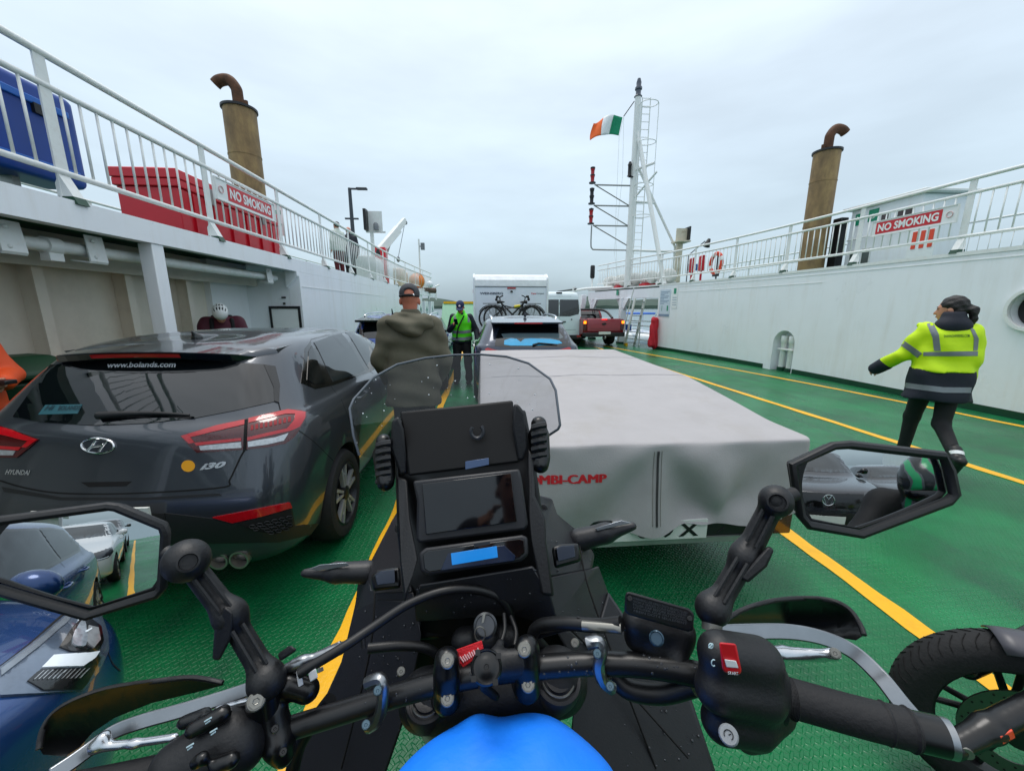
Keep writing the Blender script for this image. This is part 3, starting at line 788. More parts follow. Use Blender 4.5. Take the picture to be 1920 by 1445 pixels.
# red locker
t = thing('red_locker', 'large red steel locker with ridged lid behind the left railing', 'locker', (-4.4, 7.1, ZD))
x0, x1, y0, y1 = -4.78, -4.02, 5.9, 8.5
mb = MB(); mb.box((x0, y0, ZD), (x1, y1, 3.2)); mb.build('body', RED, t, bevel=.01)
mb = MB(); mb.box((x0-.03, y0-.03, 3.203), (x1+.03, y1+.03, 3.3)); mb.build('lid_band', RED, t, bevel=.012)
mb = MB(); mb.add([(x0-.04, y0-.04, 3.304), (x1+.04, y0-.04, 3.304), (x1+.04, y1+.04, 3.304), (x0-.04, y1+.04, 3.304), (x0-.04, y0-.04, 3.42), (x1+.04, y0-.04, 3.42), (x1+.04, y1+.04, 3.42), (x0-.04, y1+.04, 3.42), ((x0+x1)/2, y0+.2, 3.5), ((x0+x1)/2, y1-.2, 3.5)],
    [(0, 3, 2, 1), (0, 1, 5, 4), (1, 2, 6, 5), (2, 3, 7, 6), (3, 0, 4, 7), (4, 5, 8), (5, 6, 9, 8), (6, 7, 9), (7, 4, 8, 9)]); mb.build('lid', RED, t, bevel=.01)
for k in range(6):
    y = y0+.25+k*.42
    mb = MB(); mb.box((x1, y-.02, ZD+.05), (x1+.03, y+.02, 3.18)); mb.build('rib', RED, t)
for y in (6.5, 7.9):
    mb = MB(); mb.box((x1+.03, y-.05, 3.12), (x1+.055, y+.05, 3.34)); mb.build('clasp', STEEL, t, bevel=.005)

# green notice by the third post, left
t = thing('muster_sign', 'small white and green safety sign on the left deck beside the red locker', 'sign', (-4.3, 8.9, ZD))
mb = MB(); mb.tube([(-4.3, 8.95, ZD), (-4.3, 8.95, 3.55)], .025, 8); mb.build('post', WHITE2, t, smooth=True)
mb = MB(); mb.box((-4.42, 8.9, 3.1), (-4.1, 8.915, 3.72)); mb.build('board', SIGNW, t)
mb = MB(); mb.box((-4.4, 8.892, 3.52), (-4.12, 8.899, 3.6)); mb.build('green_band', SIGNG, t)
mb = MB(); mb.box((-4.4, 8.892, 3.3), (-4.12, 8.899, 3.34)); mb.build('green_band', SIGNG, t)

# street lamp on the quay
t = thing('street_lamp', 'dark grey street lamp pole with a single arm behind the left deck', 'lamp', (-13.6, 45, 0.6))
LP = mat('lamp pole grey', '#3a4047', 0.5)
mb = MB(); mb.tube([(-13.6, 45, .6), (-13.6, 45, 6), (-13.6, 45, 13.95)], [.28, .24, .17], 12); mb.build('pole', LP, t, smooth=True)
mb = MB(); mb.box((-13.7, 44.9, 13.8), (-12.4, 45.1, 13.95)); mb.build('arm', LP, t)
mb = MB(); mb.box((-12.9, 44.75, 13.8), (-11.8, 45.25, 14.0)); mb.build('lamp_head', LP, t, bevel=.05)
mb = MB(); mb.box((-14.3, 44.9, 10.85), (-12.9, 45.1, 11.0)); mb.build('cross_bracket', LP, t)

# ---- bow end of the left deck
# navigation light screen
t = thing('navigation_light', 'white navigation light box with black edge on a post, left deck', 'light box', (-4.0, 15.5, ZD))
mb = MB(); mb.box((-4.06, 15.46, ZD), (-3.94, 15.54, 4.35)); mb.build('post', WHITE2, t)
mb = MB(); mb.box((-4.2, 15.45, 4.35), (-3.5, 15.55, 4.4)); mb.box((-4.18, 15.5, 4.4), (-3.6, 15.53, 5.1)); mb.build('screen', WHITE2, t)
mb = MB(); mb.box((-4.2, 15.2, 4.4), (-4.1, 15.5, 5.12)); mb.build('black_edge', BLACKP, t)
mb = MB(); mb.lathe([(.09, 4.42), (.09, 4.62), (.04, 4.68), (0, 4.68)], 14, Matrix.Translation((-3.8, 15.35, 0))); mb.build('lantern', GREY, t, smooth=True)
mb = MB(); mb.lathe([(.05, 3.75), (.09, 3.6), (.09, 3.55)], 12, Matrix.Translation((-3.8, 15.4, 0))); mb.build('loudspeaker', BLACKP, t, smooth=True)
# white deck cabinets
t = thing('deck_cabinet', 'white deck cabinet behind the left railing, before the crane', 'cabinet', (-4.4, 16, ZD))
mb = MB(); mb.box((-4.7, 15.6, ZD), (-4.05, 17.0, 3.55)); mb.build('body', WHITE2, t, bevel=.02)
for y in (15.95, 16.65):
    mb = MB(); mb.box((-4.05, y-.3, ZD+.08), (-4.035, y+.3, 3.45)); mb.build('door', WHITE, t)
t = thing('fire_station', 'red fire hose cabinet behind the left railing under the crane', 'cabinet', (-4.3, 18, ZD))
mb = MB(); mb.box((-4.6, 17.6, ZD), (-4.05, 18.1, 4.15)); mb.build('body', RED, t, bevel=.02)
mb = MB(); mb.box((-4.04, 17.8, 3.0), (-4.03, 17.88, 4.1)); mb.build('white_stripe', SIGNW, t)
# crane
t = thing('deck_crane', 'white deck crane with raised jib at the far end of the left deck', 'crane', (-4.7, 19, ZD))
b0 = Vector((-4.7, 19.2, 0)); j0 = Vector((-4.7, 19.2, 4.15)); j1 = Vector((-3.72, 20.9, 5.9))
mb = MB(); mb.lathe([(.28, ZD), (.25, 4.0), (.3, 4.05), (.3, 4.25), (0, 4.25)], 18, Matrix.Translation(b0)); mb.build('pedestal', WHITE2, t, smooth=True)
Mj = aim(j0, j1); L_ = (j1-j0).length
mb = MB(Mj); mb.prism([(-.12, -.18), (.12, -.18), (.12, .18), (-.12, .18)], 'z', -.2, L_*.72); mb.prism([(-.09, -.1), (.09, -.1), (.09, .16), (-.09, .16)], 'z', L_*.72, L_); mb.build('jib', WHITE2, t, bevel=.02)
mb = MB(); mb.tube([j0+Vector((.1, .2, -.6)), j0.lerp(j1, .5)], .05, 10); mb.build('lift_cylinder', STEEL, t, smooth=True)
mb = MB(); mb.tube([j1, (j1.x-.35, j1.y-.5, 4.05)], .014, 6); mb.build('hoist_rope', GREY, t)
mb = MB(); mb.ellipsoid((j1.x-.35, j1.y-.5, 3.98), (.09, .09, .14), 10, 8); mb.build('hook_block', GREY, t, smooth=True)
mb = MB(); mb.tube([(j1.x, j1.y-.08, j1.z-.1), (j1.x, j1.y+.08, j1.z-.1)], .09, 12); mb.build('sheave', GREY, t, smooth=True)
# rescue boat / orange float
t = thing('life_float', 'orange round float in a rack at the far end of the left deck', 'float', (-3.5, 21.6, ZD))
mb = MB(); mb.ellipsoid((-3.5, 22.2, 3.05), (.42, .5, .42), 18, 12); mb.build('float_body', mat('orange float', '#e07a22', .5, var=.1), t, smooth=True)
for a in range(4):
    ang = math.pi*a/4
    mb = MB(); mb.tube([(-3.5+.43*math.cos(ang)*math.cos(s), 22.2+.5*math.sin(ang)*math.cos(s), 3.05+.43*math.sin(s)) for s in [2*math.pi*i/20 for i in range(20)]], .012, 5, closed=True); mb.build('grab_rope', mat('pale rope', '#d8cdb4', .8), t)
mb = MB(); mb.box((-3.8, 21.8, ZD), (-3.2, 22.6, 2.66)); mb.build('cradle', WHITE2, t)
for i, (y, hgt, wd, c) in enumerate([(19.4, .95, .5, '#d9cdb0'), (20.1, 1.0, .5, '#e4d9c3'), (20.8, .9, .5, '#d9b48a')]):
    o = MB().box((-4.1, y-.25, ZD), (-3.75, y+.3, ZD+hgt)).build('liferaft_case', mat('raft case %d' % i, c, .5, var=.08), None, bevel=.06, seg=3)
    tag(o, ['cream box-shaped raft case nearest the crane on the left deck', 'pale cream raft case in the middle of three on the left deck', 'tan raft case beside the orange float on the left deck'][i], 'raft case', 'raft cases at the far end of the left deck')
# slim pole at the end of the left rail
t = thing('signal_pole', 'slim white pole with small box at the far left deck corner', 'pole', (-3.3, 22, ZD))
mb = MB(); mb.tube([(-3.35, 22.6, ZD), (-3.35, 22.6, 5.3)], .045, 8); mb.build('pole', WHITE2, t)
mb = MB(); mb.box((-3.25, 22.5, 4.75), (-3.05, 22.7, 5.1)); mb.box((-3.35, 22.57, 4.9), (-3.25, 22.62, 4.95)); mb.build('lamp_box', GREY, t)
# poster on the left wall
t = thing('safety_poster', 'pale blue safety poster on the left white wall behind the capped man', 'poster', (-3.49, 16.8, 1.5))
mb = MB(); mb.box((-3.49, 16.1, 1.45), (-3.476, 17.3, 2.25)); mb.build('sheet', mat('poster pale blue', '#cfdbe6', .4), t)
for k in range(6):
    mb = MB(); mb.box((-3.476, 16.2, 2.12-k*.1), (-3.472, 17.2-.15*(k % 3), 2.15-k*.1)); mb.build('print_line', mat('poster print', '#7f97b0', .5), t)

# ---- left bow portal frames and gear
def portal(label, x, y, side, h=2.05, wd=.9):
    t = thing('portal_frame', label, 'frame', (x, y, 0), 'white portal frames at the bow')
    mb = MB(); mb.prism([(y, 0), (y+.22, 0), (y+.22, 1.45), (y+wd*.5+.11, 1.75), (y+wd, 1.45), (y+wd, 0), (y+wd+.22, 0), (y+wd+.22, h), (y, h)], 'x', x-.1, x+.1); mb.build('frame', WHITE, t, bevel=.015)
    return t
for i, y in enumerate((19.4, 21.0, 22.6, 24.2)):
    portal(['nearest white portal frame at the left bow', 'second white portal frame at the left bow', 'third white portal frame at the left bow', 'farthest white portal frame at the left bow'][i], LX(y)-.1, y, -1, 2.3 if i < 2 else 2.0, 1.1)
t = thing('bow_winch', 'rusty pipes, winch drum and searchlight on top of the left bow', 'winch', (-3.2, 23.8, 2.3))
mb = MB(); mb.tube([(-3.5, 23.4, 2.62), (-2.7, 23.9, 2.62)], .16, 14); mb.build('drum', mat('rust brown steel', '#5d4b3f', .7, var=.3), t, smooth=True)
for p in ((-3.4, 22.9), (-3.1, 23.9), (-2.75, 24.6)):
    mb = MB(); mb.tube([(p[0], p[1], 2.1), (p[0], p[1], 2.9), (p[0]+.2, p[1]+.1, 3.0)], .045, 8); mb.build('pipe_stand', WHITE2, t, smooth=True)
mb = MB(); mb.ellipsoid((-2.95, 23.4, 2.95), (.2, .2, .2), 14, 10); mb.build('searchlight', mat('lamp glass', '#dfe5ea', .2), t, smooth=True)

# bow ramp, raised, green with a yellow lip
t = thing('bow_ramp', 'raised green bow ramp with a yellow top edge beyond the caravan', 'ramp', (2.1, 24, 0))
mb = MB(); mb.add([(-2.55, 24.1, 0.0), (6.5, 24.1, 0.0), (6.5, 26.6, 1.9), (-2.55, 26.6, 1.9), (-2.55, 24.1, -.25), (6.5, 24.1, -.25), (6.5, 26.8, 1.7), (-2.55, 26.8, 1.7)], [(0, 1, 2, 3), (4, 7, 6, 5), (0, 4, 5, 1), (1, 5, 6, 2), (2, 6, 7, 3), (3, 7, 4, 0)]); mb.build('plate', mat('ramp green', '#2a8763', .45, var=.12), t)
mb = MB(); mb.box((-2.5, 26.55, 1.88), (6.45, 26.72, 2.03)); mb.build('lip', YELLOW, t)

# ---- right bow: portal beam, posts with gussets, gangway stairs
t = thing('bow_gallery', 'white steel gallery with openings at the right bow, beyond the wall', 'gallery', (6.5, 17, 0))
pr = [p for p in RES if p[1] >= 15.0]
mb = MB()
for (xa, ya), (xb, yb) in zip(pr, pr[1:]): mb.prism([(xa, ya), (xb, yb), (xb+.3, yb), (xa+.3, ya)], 'z', 2.02, ZD-.1)
mb.build('top_beam', WHITE, t)
for y in (17.3, 20.0):
    x = RX(y)
    mb = MB(); mb.box((x, y-.13, 0.1), (x+.26, y+.13, 2.02)); mb.build('post', WHITE, t)
    mb = MB(); mb.box((x-.04, y-.17, 0), (x+.3, y+.17, .1)); mb.build('post_foot', GREENFOOT, t)
    mb = MB(); mb.prism([(y-.13, 1.5), (y-.75, 2.02), (y-.13, 2.02)], 'x', x+.08, x+.18); mb.prism([(y+.13, 1.5), (y+.75, 2.02), (y+.13, 2.02)], 'x', x+.08, x+.18); mb.build('gusset', WHITE, t)
for i, (x, y, hh) in enumerate([(5.35, 21.2, 2.3), (5.05, 22.6, 2.2), (4.75, 24.0, 2.05)]):
    mb = MB(); mb.prism([(y-.2, 0), (y+.15, 0), (y+.1, 1.3), (y+.5, hh-.3), (y+.5, hh), (y-.6, hh), (y-.6, hh-.3), (y-.2, 1.3)], 'x', x, x+.25); mb.build('end_frame', WHITE, t, bevel=.02)
mb = MB(); mb.tube([(6.1, 18, 2.55), (5.5, 20.4, 2.6), (4.9, 23.4, 2.5)], .07, 10); mb.tube([(5.2, 21.8, 2.2), (5.2, 21.8, 2.75)], .1, 10); mb.build('hydraulic_pipe', WHITE2, t, smooth=True)
mb = MB(); mb.tube([(5.25, 21.5, 2.62), (4.75, 24.2, 2.58)], .06, 8); mb.build('hydraulic_ram', BLACKP, t, smooth=True)
# green sign on the beam
mb = MB(); mb.box((RX(17.6)-.012, 17.4, 2.18), (RX(17.6)-.002, 17.95, 2.4)); o = mb.build('exit_sign', SIGNG); tag(o, 'tiny green safety sign on the right bow beam', 'sign')
t = thing('boarding_stairs', 'folded white gangway stairs leaning in the right bow opening', 'stairs', (6.6, 16, 0))
for dx in (0, .42):
    mb = MB(); mb.prism([(15.5, 2.0), (15.68, 2.0), (16.5, 0.0), (16.32, 0.0)], 'x', 6.42+dx-.2, 6.46+dx-.2); mb.build('stringer', WHITE2, t)
for k in range(7):
    f = (k+.5)/7; y = 16.4-f*.82; z = f*2.0
    mb = MB(); mb.box((6.262, y-.07, z-.01), (6.638, y+.07, z+.012)); mb.build('tread', STEEL, t)
mb = MB(); mb.tube([(6.2, 16.45, .85), (6.2, 15.65, 2.45)], .022, 8); mb.tube([(6.2, 16.45, .85), (6.2, 16.4, .1)], .02, 8); mb.build('handrail', WHITE2, t, smooth=True)
mb = MB(); mb.box((6.21, 16.25, 0.0), (6.31, 16.45, .12)); mb.build('yellow_foot', YELLOW, t)
# barrier with blue notice
t = thing('side_barrier', 'white side barrier with a small blue notice behind the gangway', 'barrier', (7.0, 17.6, 0))
for z in (.25, .55, .85, 1.05):
    mb = MB(); mb.tube([(6.55, 17.9, z), (7.3, 15.2, z)], .025, 8); mb.build('bar', WHITE2, t, smooth=True)
for f in (0, .5, 1):
    mb = MB(); mb.tube([(6.55+.75*f, 17.9-2.7*f, 0), (6.55+.75*f, 17.9-2.7*f, 1.08)], .03, 8); mb.build('post', WHITE2, t, smooth=True)
a, b = Vector((6.60, 17.55, .6)), Vector((6.74, 17.05, .6))
mb = MB(); mb.slab([b, a, a+Vector((0, 0, .28)), b+Vector((0, 0, .28))], .01); mb.build('notice', SIGNB, t)
# hanging red suits
t = thing('survival_suits', 'red survival suits hanging at the end of the right wall', 'suit', (6.85, 14.75, 0))
REDC = mat('red suit cloth', '#c2182c', .6, var=.15, bump=.2, bscale=12)
wr = lambda X, Y, Z: .012*np.sin(Z*9+X*30)+.01*np.sin(X*40+Y*25)
sd_obj('suit', [('cap', (6.72, 14.8, 1.1), .1, (6.70, 14.8, .2), .13), ('cap', (6.86, 14.9, 1.15), .1, (6.88, 14.9, .12), .11), ('ell', (6.74, 14.8, 1.15), (.12, .1, .12))], REDC, t, vox=.02, k=.05, noise=wr)
mb = MB(); mb.tube([(6.75, 14.85, 1.25), (6.9, 14.95, 1.35)], .012, 6); mb.build('hook', STEEL, t)
# posters at the end of the right wall
def wall_q(y0, y1, z0, z1, o):   # quad on the right wall reading left->right = far->near
    return [Vector((RX(y0)-o, y0, z0)), Vector((RX(y1)-o, y1, z0)), Vector((RX(y1)-o, y1, z1)), Vector((RX(y0)-o, y0, z1))]
t = thing('safety_poster', 'tall blue and white safety instruction poster at the end of the right wall', 'poster', (6.95, 14.6, 1.2))
mb = MB(); mb.slab(wall_q(14.9, 14.3, 1.28, 2.3, .014), .008); mb.build('sheet', mat('poster pale blue', '#cfdbe6', .4), t)
PR = mat('poster print', '#7f97b0', .5)
for k in range(9):
    mb = MB(); mb.slab(wall_q(14.85, 14.36+.08*(k % 3), 2.2-k*.055, 2.225-k*.055, .017), .002); mb.build('print_line', PR, t)
for yy in (14.75, 14.5):
    mb = MB(); mb.slab(wall_q(yy, yy-.12, 1.5, 1.7, .017), .002); mb.build('pictogram', SIGNG, t)
mb = MB(); mb.slab(wall_q(14.9, 14.3, 1.3, 1.38, .017), .002); mb.build('footer_band', PR, t)
t = thing('exit_notice', 'narrow white notice with green header on the right wall', 'poster', (7.0, 14.1, 1.5))
mb = MB(); mb.slab(wall_q(14.2, 13.9, 1.6, 2.35, .014), .008); mb.build('sheet', SIGNW, t)
mb = MB(); mb.slab(wall_q(14.12, 13.98, 2.12, 2.32, .017), .002); mb.build('green_header', SIGNG, t)
for k in range(4):
    mb = MB(); mb.slab(wall_q(14.17, 13.93, 1.98-k*.09, 2.0-k*.09, .017), .002); mb.build('print_line', PR, t)

# ---- mast with ladder, stays, lights and flag
t = thing('signal_mast', 'white steel signal mast with ladder, braces and red lights', 'mast', (6.4, 17, ZD))
mx_, my_ = 6.42, 17.0
mb = MB(); mb.tube([(mx_, my_, ZD), (mx_, my_, 9.9)], [.15, .12], 18); mb.build('pole', WHITE2, t, smooth=True)
for dx in (.22, .56):
    mb = MB(); mb.tube([(mx_+dx, my_+.1, ZD), (mx_+dx, my_+.1, 9.95)], .022, 8); mb.build('ladder_rail', WHITE2, t)
rm = MB().tube([(-.17, 0, 0), (.17, 0, 0)], .013, 6).mesh('rung'); rm.materials.append(WHITE2)
for k in range(26):
    o = link_mesh('rung', rm); o.location = (mx_+.39, my_+.1, ZD+.3+.285*k); attach_loc(o, t)
for z in (5.4, 6.6, 8.2, 9.6):
    mb = MB(); mb.tube([(mx_+.39+.36*math.sin(a), my_+.1-.0+.36*(1-math.cos(a))*-1 if False else my_+.1+.62*math.sin(a/2)**2*-1, z) for a in [math.pi*2*i/16-math.pi for i in range(17)]], .016, 6); mb.build('safety_hoop', WHITE2, t)
for dx in (.75, .03):
    mb = MB(); mb.tube([(mx_+dx, my_-.3, 5.4), (mx_+dx, my_-.3, 9.6)], .014, 6); mb.build('hoop_bar', WHITE2, t)
BR = [(mx_+.08, my_-.05, 8.8)]
mb = MB(); mb.tube([(mx_+.05, my_-.05, 8.6), (7.12, 14.95, ZD+.02)], .085, 14); mb.build('brace', WHITE2, t, smooth=True)
mb = MB(); mb.tube([(mx_+.05, my_+.05, 7.6), (8.75, 17.6, 4.3), (8.8, 17.6, ZD)], .055, 12); mb.build('brace', WHITE2, t, smooth=True)
for z, e in ((4.05, (8.75, 17.6)), (6.0, (7.55, 17.3)), (7.2, (6.95, 16.2))):
    mb = MB(); mb.tube([(mx_, my_, z), (e[0], e[1], z+.05)], .05, 10); mb.build('cross_tube', WHITE2, t, smooth=True)
mb = MB(); mb.tube([(mx_, my_, 6.05), (mx_+.6, 16.1, 6.9)], .04, 10); mb.build('cross_tube', WHITE2, t, smooth=True)
LR = mat('red lamp glass', '#a50f1e', .2, var=.05); LB = mat('black lamp glass', '#14171b', .25)
for zz, mm in ((6.62, LR), (5.82, LB), (5.03, LR)):
    ex = 4.68
    mb = MB(); mb.tube([(mx_-.1, my_, zz), (ex+.1, my_, zz)], .032, 8); mb.tube([(mx_-.12, my_, zz-.78), (ex+.15, my_, zz-.02)], .024, 8); mb.build('lamp_arm', STEEL, t, smooth=True)
    for k in (0, 1):
        mb = MB(); mb.lathe([(.085, zz+.08+k*.26), (.075, zz+.1+k*.26), (.075, zz+.27+k*.26), (.09, zz+.3+k*.26), (.09, zz+.33+k*.26)], 14, Matrix.Translation((ex, my_, 0))); mb.build('signal_lamp', mm, t, smooth=True)
    mb = MB(); mb.lathe([(.14, zz+.05), (.14, zz+.09)], 14, Matrix.Translation((ex, my_, 0))); mb.lathe([(.1, zz+.61), (.1, zz+.66), (0, zz+.7)], 14, Matrix.Translation((ex, my_, 0))); mb.lathe([(.1, zz+.34), (.1, zz+.38)], 14, Matrix.Translation((ex, my_, 0))); mb.build('lamp_plate', BLACKP, t, smooth=True)
mb = MB(); mb.tube(smooth_path([(4.72, my_, 5.03), (4.72, my_, 4.3), (4.78, my_, 4.1), (5.0, my_, 4.06), (mx_, my_, 4.05)], 5), .03, 8); mb.build('cable_conduit', STEEL, t, smooth=True)
mb = MB(); mb.lathe([(.12, 9.9), (.16, 9.92), (.1, 10.0), (.1, 10.15), (.14, 10.17), (.14, 10.24), (.09, 10.3), (.1, 10.42), (.06, 10.56), (0, 10.58)], 14, Matrix.Translation((mx_, my_, 0))); mb.build('masthead_lamp', mat('masthead grey', '#4b5260', .35), t, smooth=True)
mb = MB(); mb.lathe([(.1, 6.95), (.07, 7.0), (.07, 7.35), (.09, 7.37), (.04, 7.5), (0, 7.5)], 12, Matrix.Translation((mx_-.22, my_-.1, 0))); mb.box((mx_-.25, my_-.12, 6.9), (mx_-.05, my_-.08, 6.95)); mb.build('side_lamp', BLACKP, t, smooth=True)
mb = MB(); mb.tube([(mx_-.15, my_, 9.75), (mx_-.55, my_, 9.2)], .02, 6); mb.build('halyard_gaff', BLACKP, t)
mb = MB(); mb.tube([(mx_-.55, my_, 9.2), (5.72, my_, 8.45), (5.75, my_, 5), (5.95, 17, 2.9)], .007, 5); mb.tube([(mx_-.55, my_, 9.2), (5.95, my_, 7), (5.75, 17, 4), (5.97, 17, 2.9)], .007, 5); mb.build('halyard', WHITE2, t)
# flag: green, white, orange; hoist at the right
t = thing('tricolour_flag', 'green, white and orange flag flying left from the mast halyard', 'flag', (5.75, 17, 8.5))
for k, (nm, c) in enumerate((('green_stripe', '#0b8a63'), ('white_stripe', '#eef0f2'), ('orange_stripe', '#ef6a2c'))):
    mb = MB(); vs_, fs_ = [], []; nx, nz2 = 9, 9
    for i in range(nx+1):
        s = (k+i/nx)/3
        for j in range(nz2+1):
            tt = j/nz2
            x = 5.83-1.16*s-.13*(1-tt)-.05*s*math.sin(3*tt); y = 17+.11*math.sin(s*7+tt*1.8)*(0.25+s); z = 9.17-.12*s-.68*(1-tt)+.09*math.sin(s*4.2)+.05*s*math.sin(s*9+tt*3)
            vs_.append((x, y, z))
    for i in range(nx):
        for j in range(nz2): a = i*(nz2+1)+j; fs_.append((a, a+nz2+1, a+nz2+2, a+1))
    mb.add(vs_, fs_); o = mb.build(nm, mat('flag '+nm, c, .8, var=.05), t, smooth=True)
    sm = o.modifiers.new('s', 'SOLIDIFY'); sm.thickness = .004

# life-raft canisters and grilles on the right bow deck
CAN = mat('raft canister white', '#dfe0dc', .45, var=.06, bump=.1)
for i in range(5):
    y = 15.4+i*.95; x = RX(y)+.55
    t = thing('raft_canister', ['white ribbed raft canister nearest the mast brace, right deck', 'second white raft canister from the mast brace, right deck', 'third white raft canister from the mast brace, right deck', 'fourth white raft canister from the mast brace, right deck', 'last white raft canister at the right bow'][i], 'raft canister', (x, y, ZD), 'white raft canisters on the right bow deck')
    mb = MB(); mb.tube([(x, y-.42, ZD+.36), (x, y-.36, ZD+.36), (x, y+.36, ZD+.36), (x, y+.42, ZD+.36)], [.18, .26, .26, .18], 18); mb.build('shell', CAN, t, smooth=True)
    for k in range(3):
        mb = MB(); mb.lathe([(.262, -.02), (.275, -.015), (.275, .015), (.262, .02)], 18, Matrix.Translation((x, y-.2+.2*k, ZD+.36)) @ Matrix.Rotation(R(90), 4, 'X'), cap=False); mb.build('rib', CAN, t)
    mb = MB(); mb.box((x-.28, y-.3, ZD), (x+.28, y+.3, ZD+.13)); mb.build('cradle', RED if i % 2 else WHITE2, t)
# camera/loudhailer at the bow corner
t = thing('corner_lamp', 'black lamp on a short post at the right bow corner', 'lamp', (5.6, 20.1, ZD))
mb = MB(); mb.tube([(5.75, 20.2, ZD), (5.75, 20.2, 3.1)], .05, 8); mb.build('post', WHITE2, t)
mb = MB(); mb.lathe([(.08, 3.1), (.12, 3.15), (.12, 3.7), (.09, 3.75), (0, 3.75)], 12, Matrix.Translation((5.75, 20.2, 0))); mb.build('lamp_body', BLACKP, t, smooth=True)
# nav light screen on the right deck
t = thing('navigation_light', 'white navigation light box on a rusty post, right deck beside the mast', 'light box', (8.8, 17.0, ZD))
RW_ = mat('rust stained white', '#cfc7b2', .5, var=.1, dirt=('#8a6a36', .7, 5))
mb = MB(); mb.tube([(8.8, 17.3, ZD), (8.8, 17.3, 4.5)], .14, 12); mb.build('post', RW_, t, smooth=True)
mb = MB(); mb.box((8.55, 17.1, 4.5), (9.0, 17.2, 5.0)); mb.box((8.5, 16.9, 4.42), (9.1, 17.5, 4.48)); mb.build('screen', RW_, t)
mb = MB(); mb.box((9.0, 16.9, 4.5), (9.06, 17.5, 5.05)); mb.build('black_edge', BLACKP, t)
# red fire boxes and blue sign
for i, (x, y, lb) in enumerate(((8.15, 14.9, 'narrow red fire box on the right deck, nearer the mast'), (8.1, 14.15, 'narrow red fire box on the right deck, beside the blue sign'))):
    t = thing('fire_box', lb, 'fire box', (x, y, ZD), 'red fire boxes on the right deck')
    mb = MB(); mb.box((x-.08, y-.09, 2.95), (x+.08, y+.09, 3.45)); mb.build('body', RED, t, bevel=.015)
    mb = MB(); mb.tube([(x, y, ZD), (x, y, 2.95)], .04, 8); mb.build('stand', RED, t)
    mb = MB(); mb.add([(x-.1, y-.11, 3.453), (x+.1, y-.11, 3.453), (x+.1, y+.11, 3.453), (x-.1, y+.11, 3.453), (x, y-.11, 3.50), (x, y+.11, 3.50)], [(0, 3, 2, 1), (0, 1, 4), (1, 2, 5, 4), (2, 3, 5), (3, 0, 4, 5)]); mb.build('hood', RED, t)
t = thing('information_sign', 'small blue sign on the right deck beside the red fire boxes', 'sign', (8.3, 15.1, 3))
mb = MB(); mb.box((8.1, 15.12, 3.05), (8.55, 15.14, 3.3)); mb.build('panel', SIGNB, t)
for dx in (.1, .28, .42):
    mb = MB(); mb.box((8.08+dx, 15.112, 3.12), (8.08+dx+.07, 15.118, 3.23)); mb.build('pictogram', SIGNW, t)
mb = MB(); mb.tube([(8.33, 15.16, ZD), (8.33, 15.16, 3.3)], .02, 8); mb.build('post', WHITE2, t)
t = thing('floodlight', 'black floodlight on a bent arm above the right railing', 'floodlight', (8.3, 14.6, ZD))
mb = MB(); mb.tube([(8.0, 14.95, ZD), (8.0, 14.95, 3.6), (8.35, 14.5, 4.05)], .022, 8); mb.build('arm', GREY, t)
mb = MB(); mb.lathe([(.05, .12), (.13, -.16), (.11, -.17), (0, -.12)], 14, Matrix.Translation((8.42, 14.42, 4.0)) @ Matrix.Rotation(R(20), 4, 'Y')); mb.build('lamp_head', BLACKP, t, smooth=True)
# life ring on the outer railing
t = thing('life_ring', 'orange and white life ring hung on the right railing', 'life ring', (8.2, 12.4, 3.0))
rc = Vector((RX(12.4)+.22, 12.45, 3.03)); ORG = mat('life ring orange', '#e2492a', .5, var=.08)
for k in range(8):
    a0, a1 = 2*math.pi*(k/8)+(.0), 2*math.pi*((k+1)/8)
    wh = k % 2
    span = [a0+(a1-a0)*(0 if not wh else .28)+(a1-a0)*((1.0 if not wh else .44))*i/8 for i in range(9)] if False else [a0+(a1-a0)*i/8 for i in range(9)]
    if wh: sp = [a0+(a1-a0)*(.25+.5*i/8) for i in range(9)]
    else: sp = [a0-(a1-a0)*.25+(a1-a0)*1.5*i/8 for i in range(9)]
    mb = MB(); mb.tube([rc+Vector((0.0, math.cos(a)*.3, math.sin(a)*.3)) for a in sp], .065, 12, flat=(Vector((1, 0, 0)), .8)); mb.build('ring_segment', SIGNW if wh else ORG, t, smooth=True)
mb = MB(); mb.box((rc.x-.03, 12.32, 2.62), (rc.x+.06, 12.56, 2.8)); mb.box((rc.x+.02, 12.42, ZD), (rc.x+.05, 12.46, 3.3)); mb.build('bracket', BLACKP, t)
# small cabin on the right deck
t = thing('deck_cabin', 'small white wheelhouse cabin with windows behind the right railing', 'cabin', (11.0, 10.2, ZD))
mb = MB(); mb.box((10.35, 8.9, ZD), (11.6, 10.7, 4.25)); mb.build('walls', WHITE, t, bevel=.03)
mb = MB(); mb.box((10.2, 8.75, 4.253), (11.68, 10.85, 4.33)); mb.build('roof', WHITE2, t, bevel=.02)
for (y0_, y1_, z0_, z1_) in ((9.05, 9.45, 3.55, 4.0), (9.6, 9.85, 3.55, 4.0)):
    mb = MB(); mb.box((10.335, y0_, z0_), (10.347, y1_, z1_)); w1 = mb.build('window', WHITE2, t)
    mb = MB(); mb.box((10.325, y0_+.04, z0_+.04), (10.334, y1_-.04, z1_-.04)); mb.build('pane', mat('cabin brown glass', '#3a2a28', .1), w1)
for k, (y0_, y1_) in enumerate(((9.95, 10.2), (10.28, 10.55))):
    mb = MB(); mb.box((10.335, y0_, 2.75), (10.347, y1_, 3.2)); w1 = mb.build('window', WHITE2, t)
    mb = MB(); mb.box((10.325, y0_+.03, 2.79), (10.334, y1_-.03, 3.16)); mb.build('pane', mat('cabin grey glass', '#4c5a57', .1), w1)
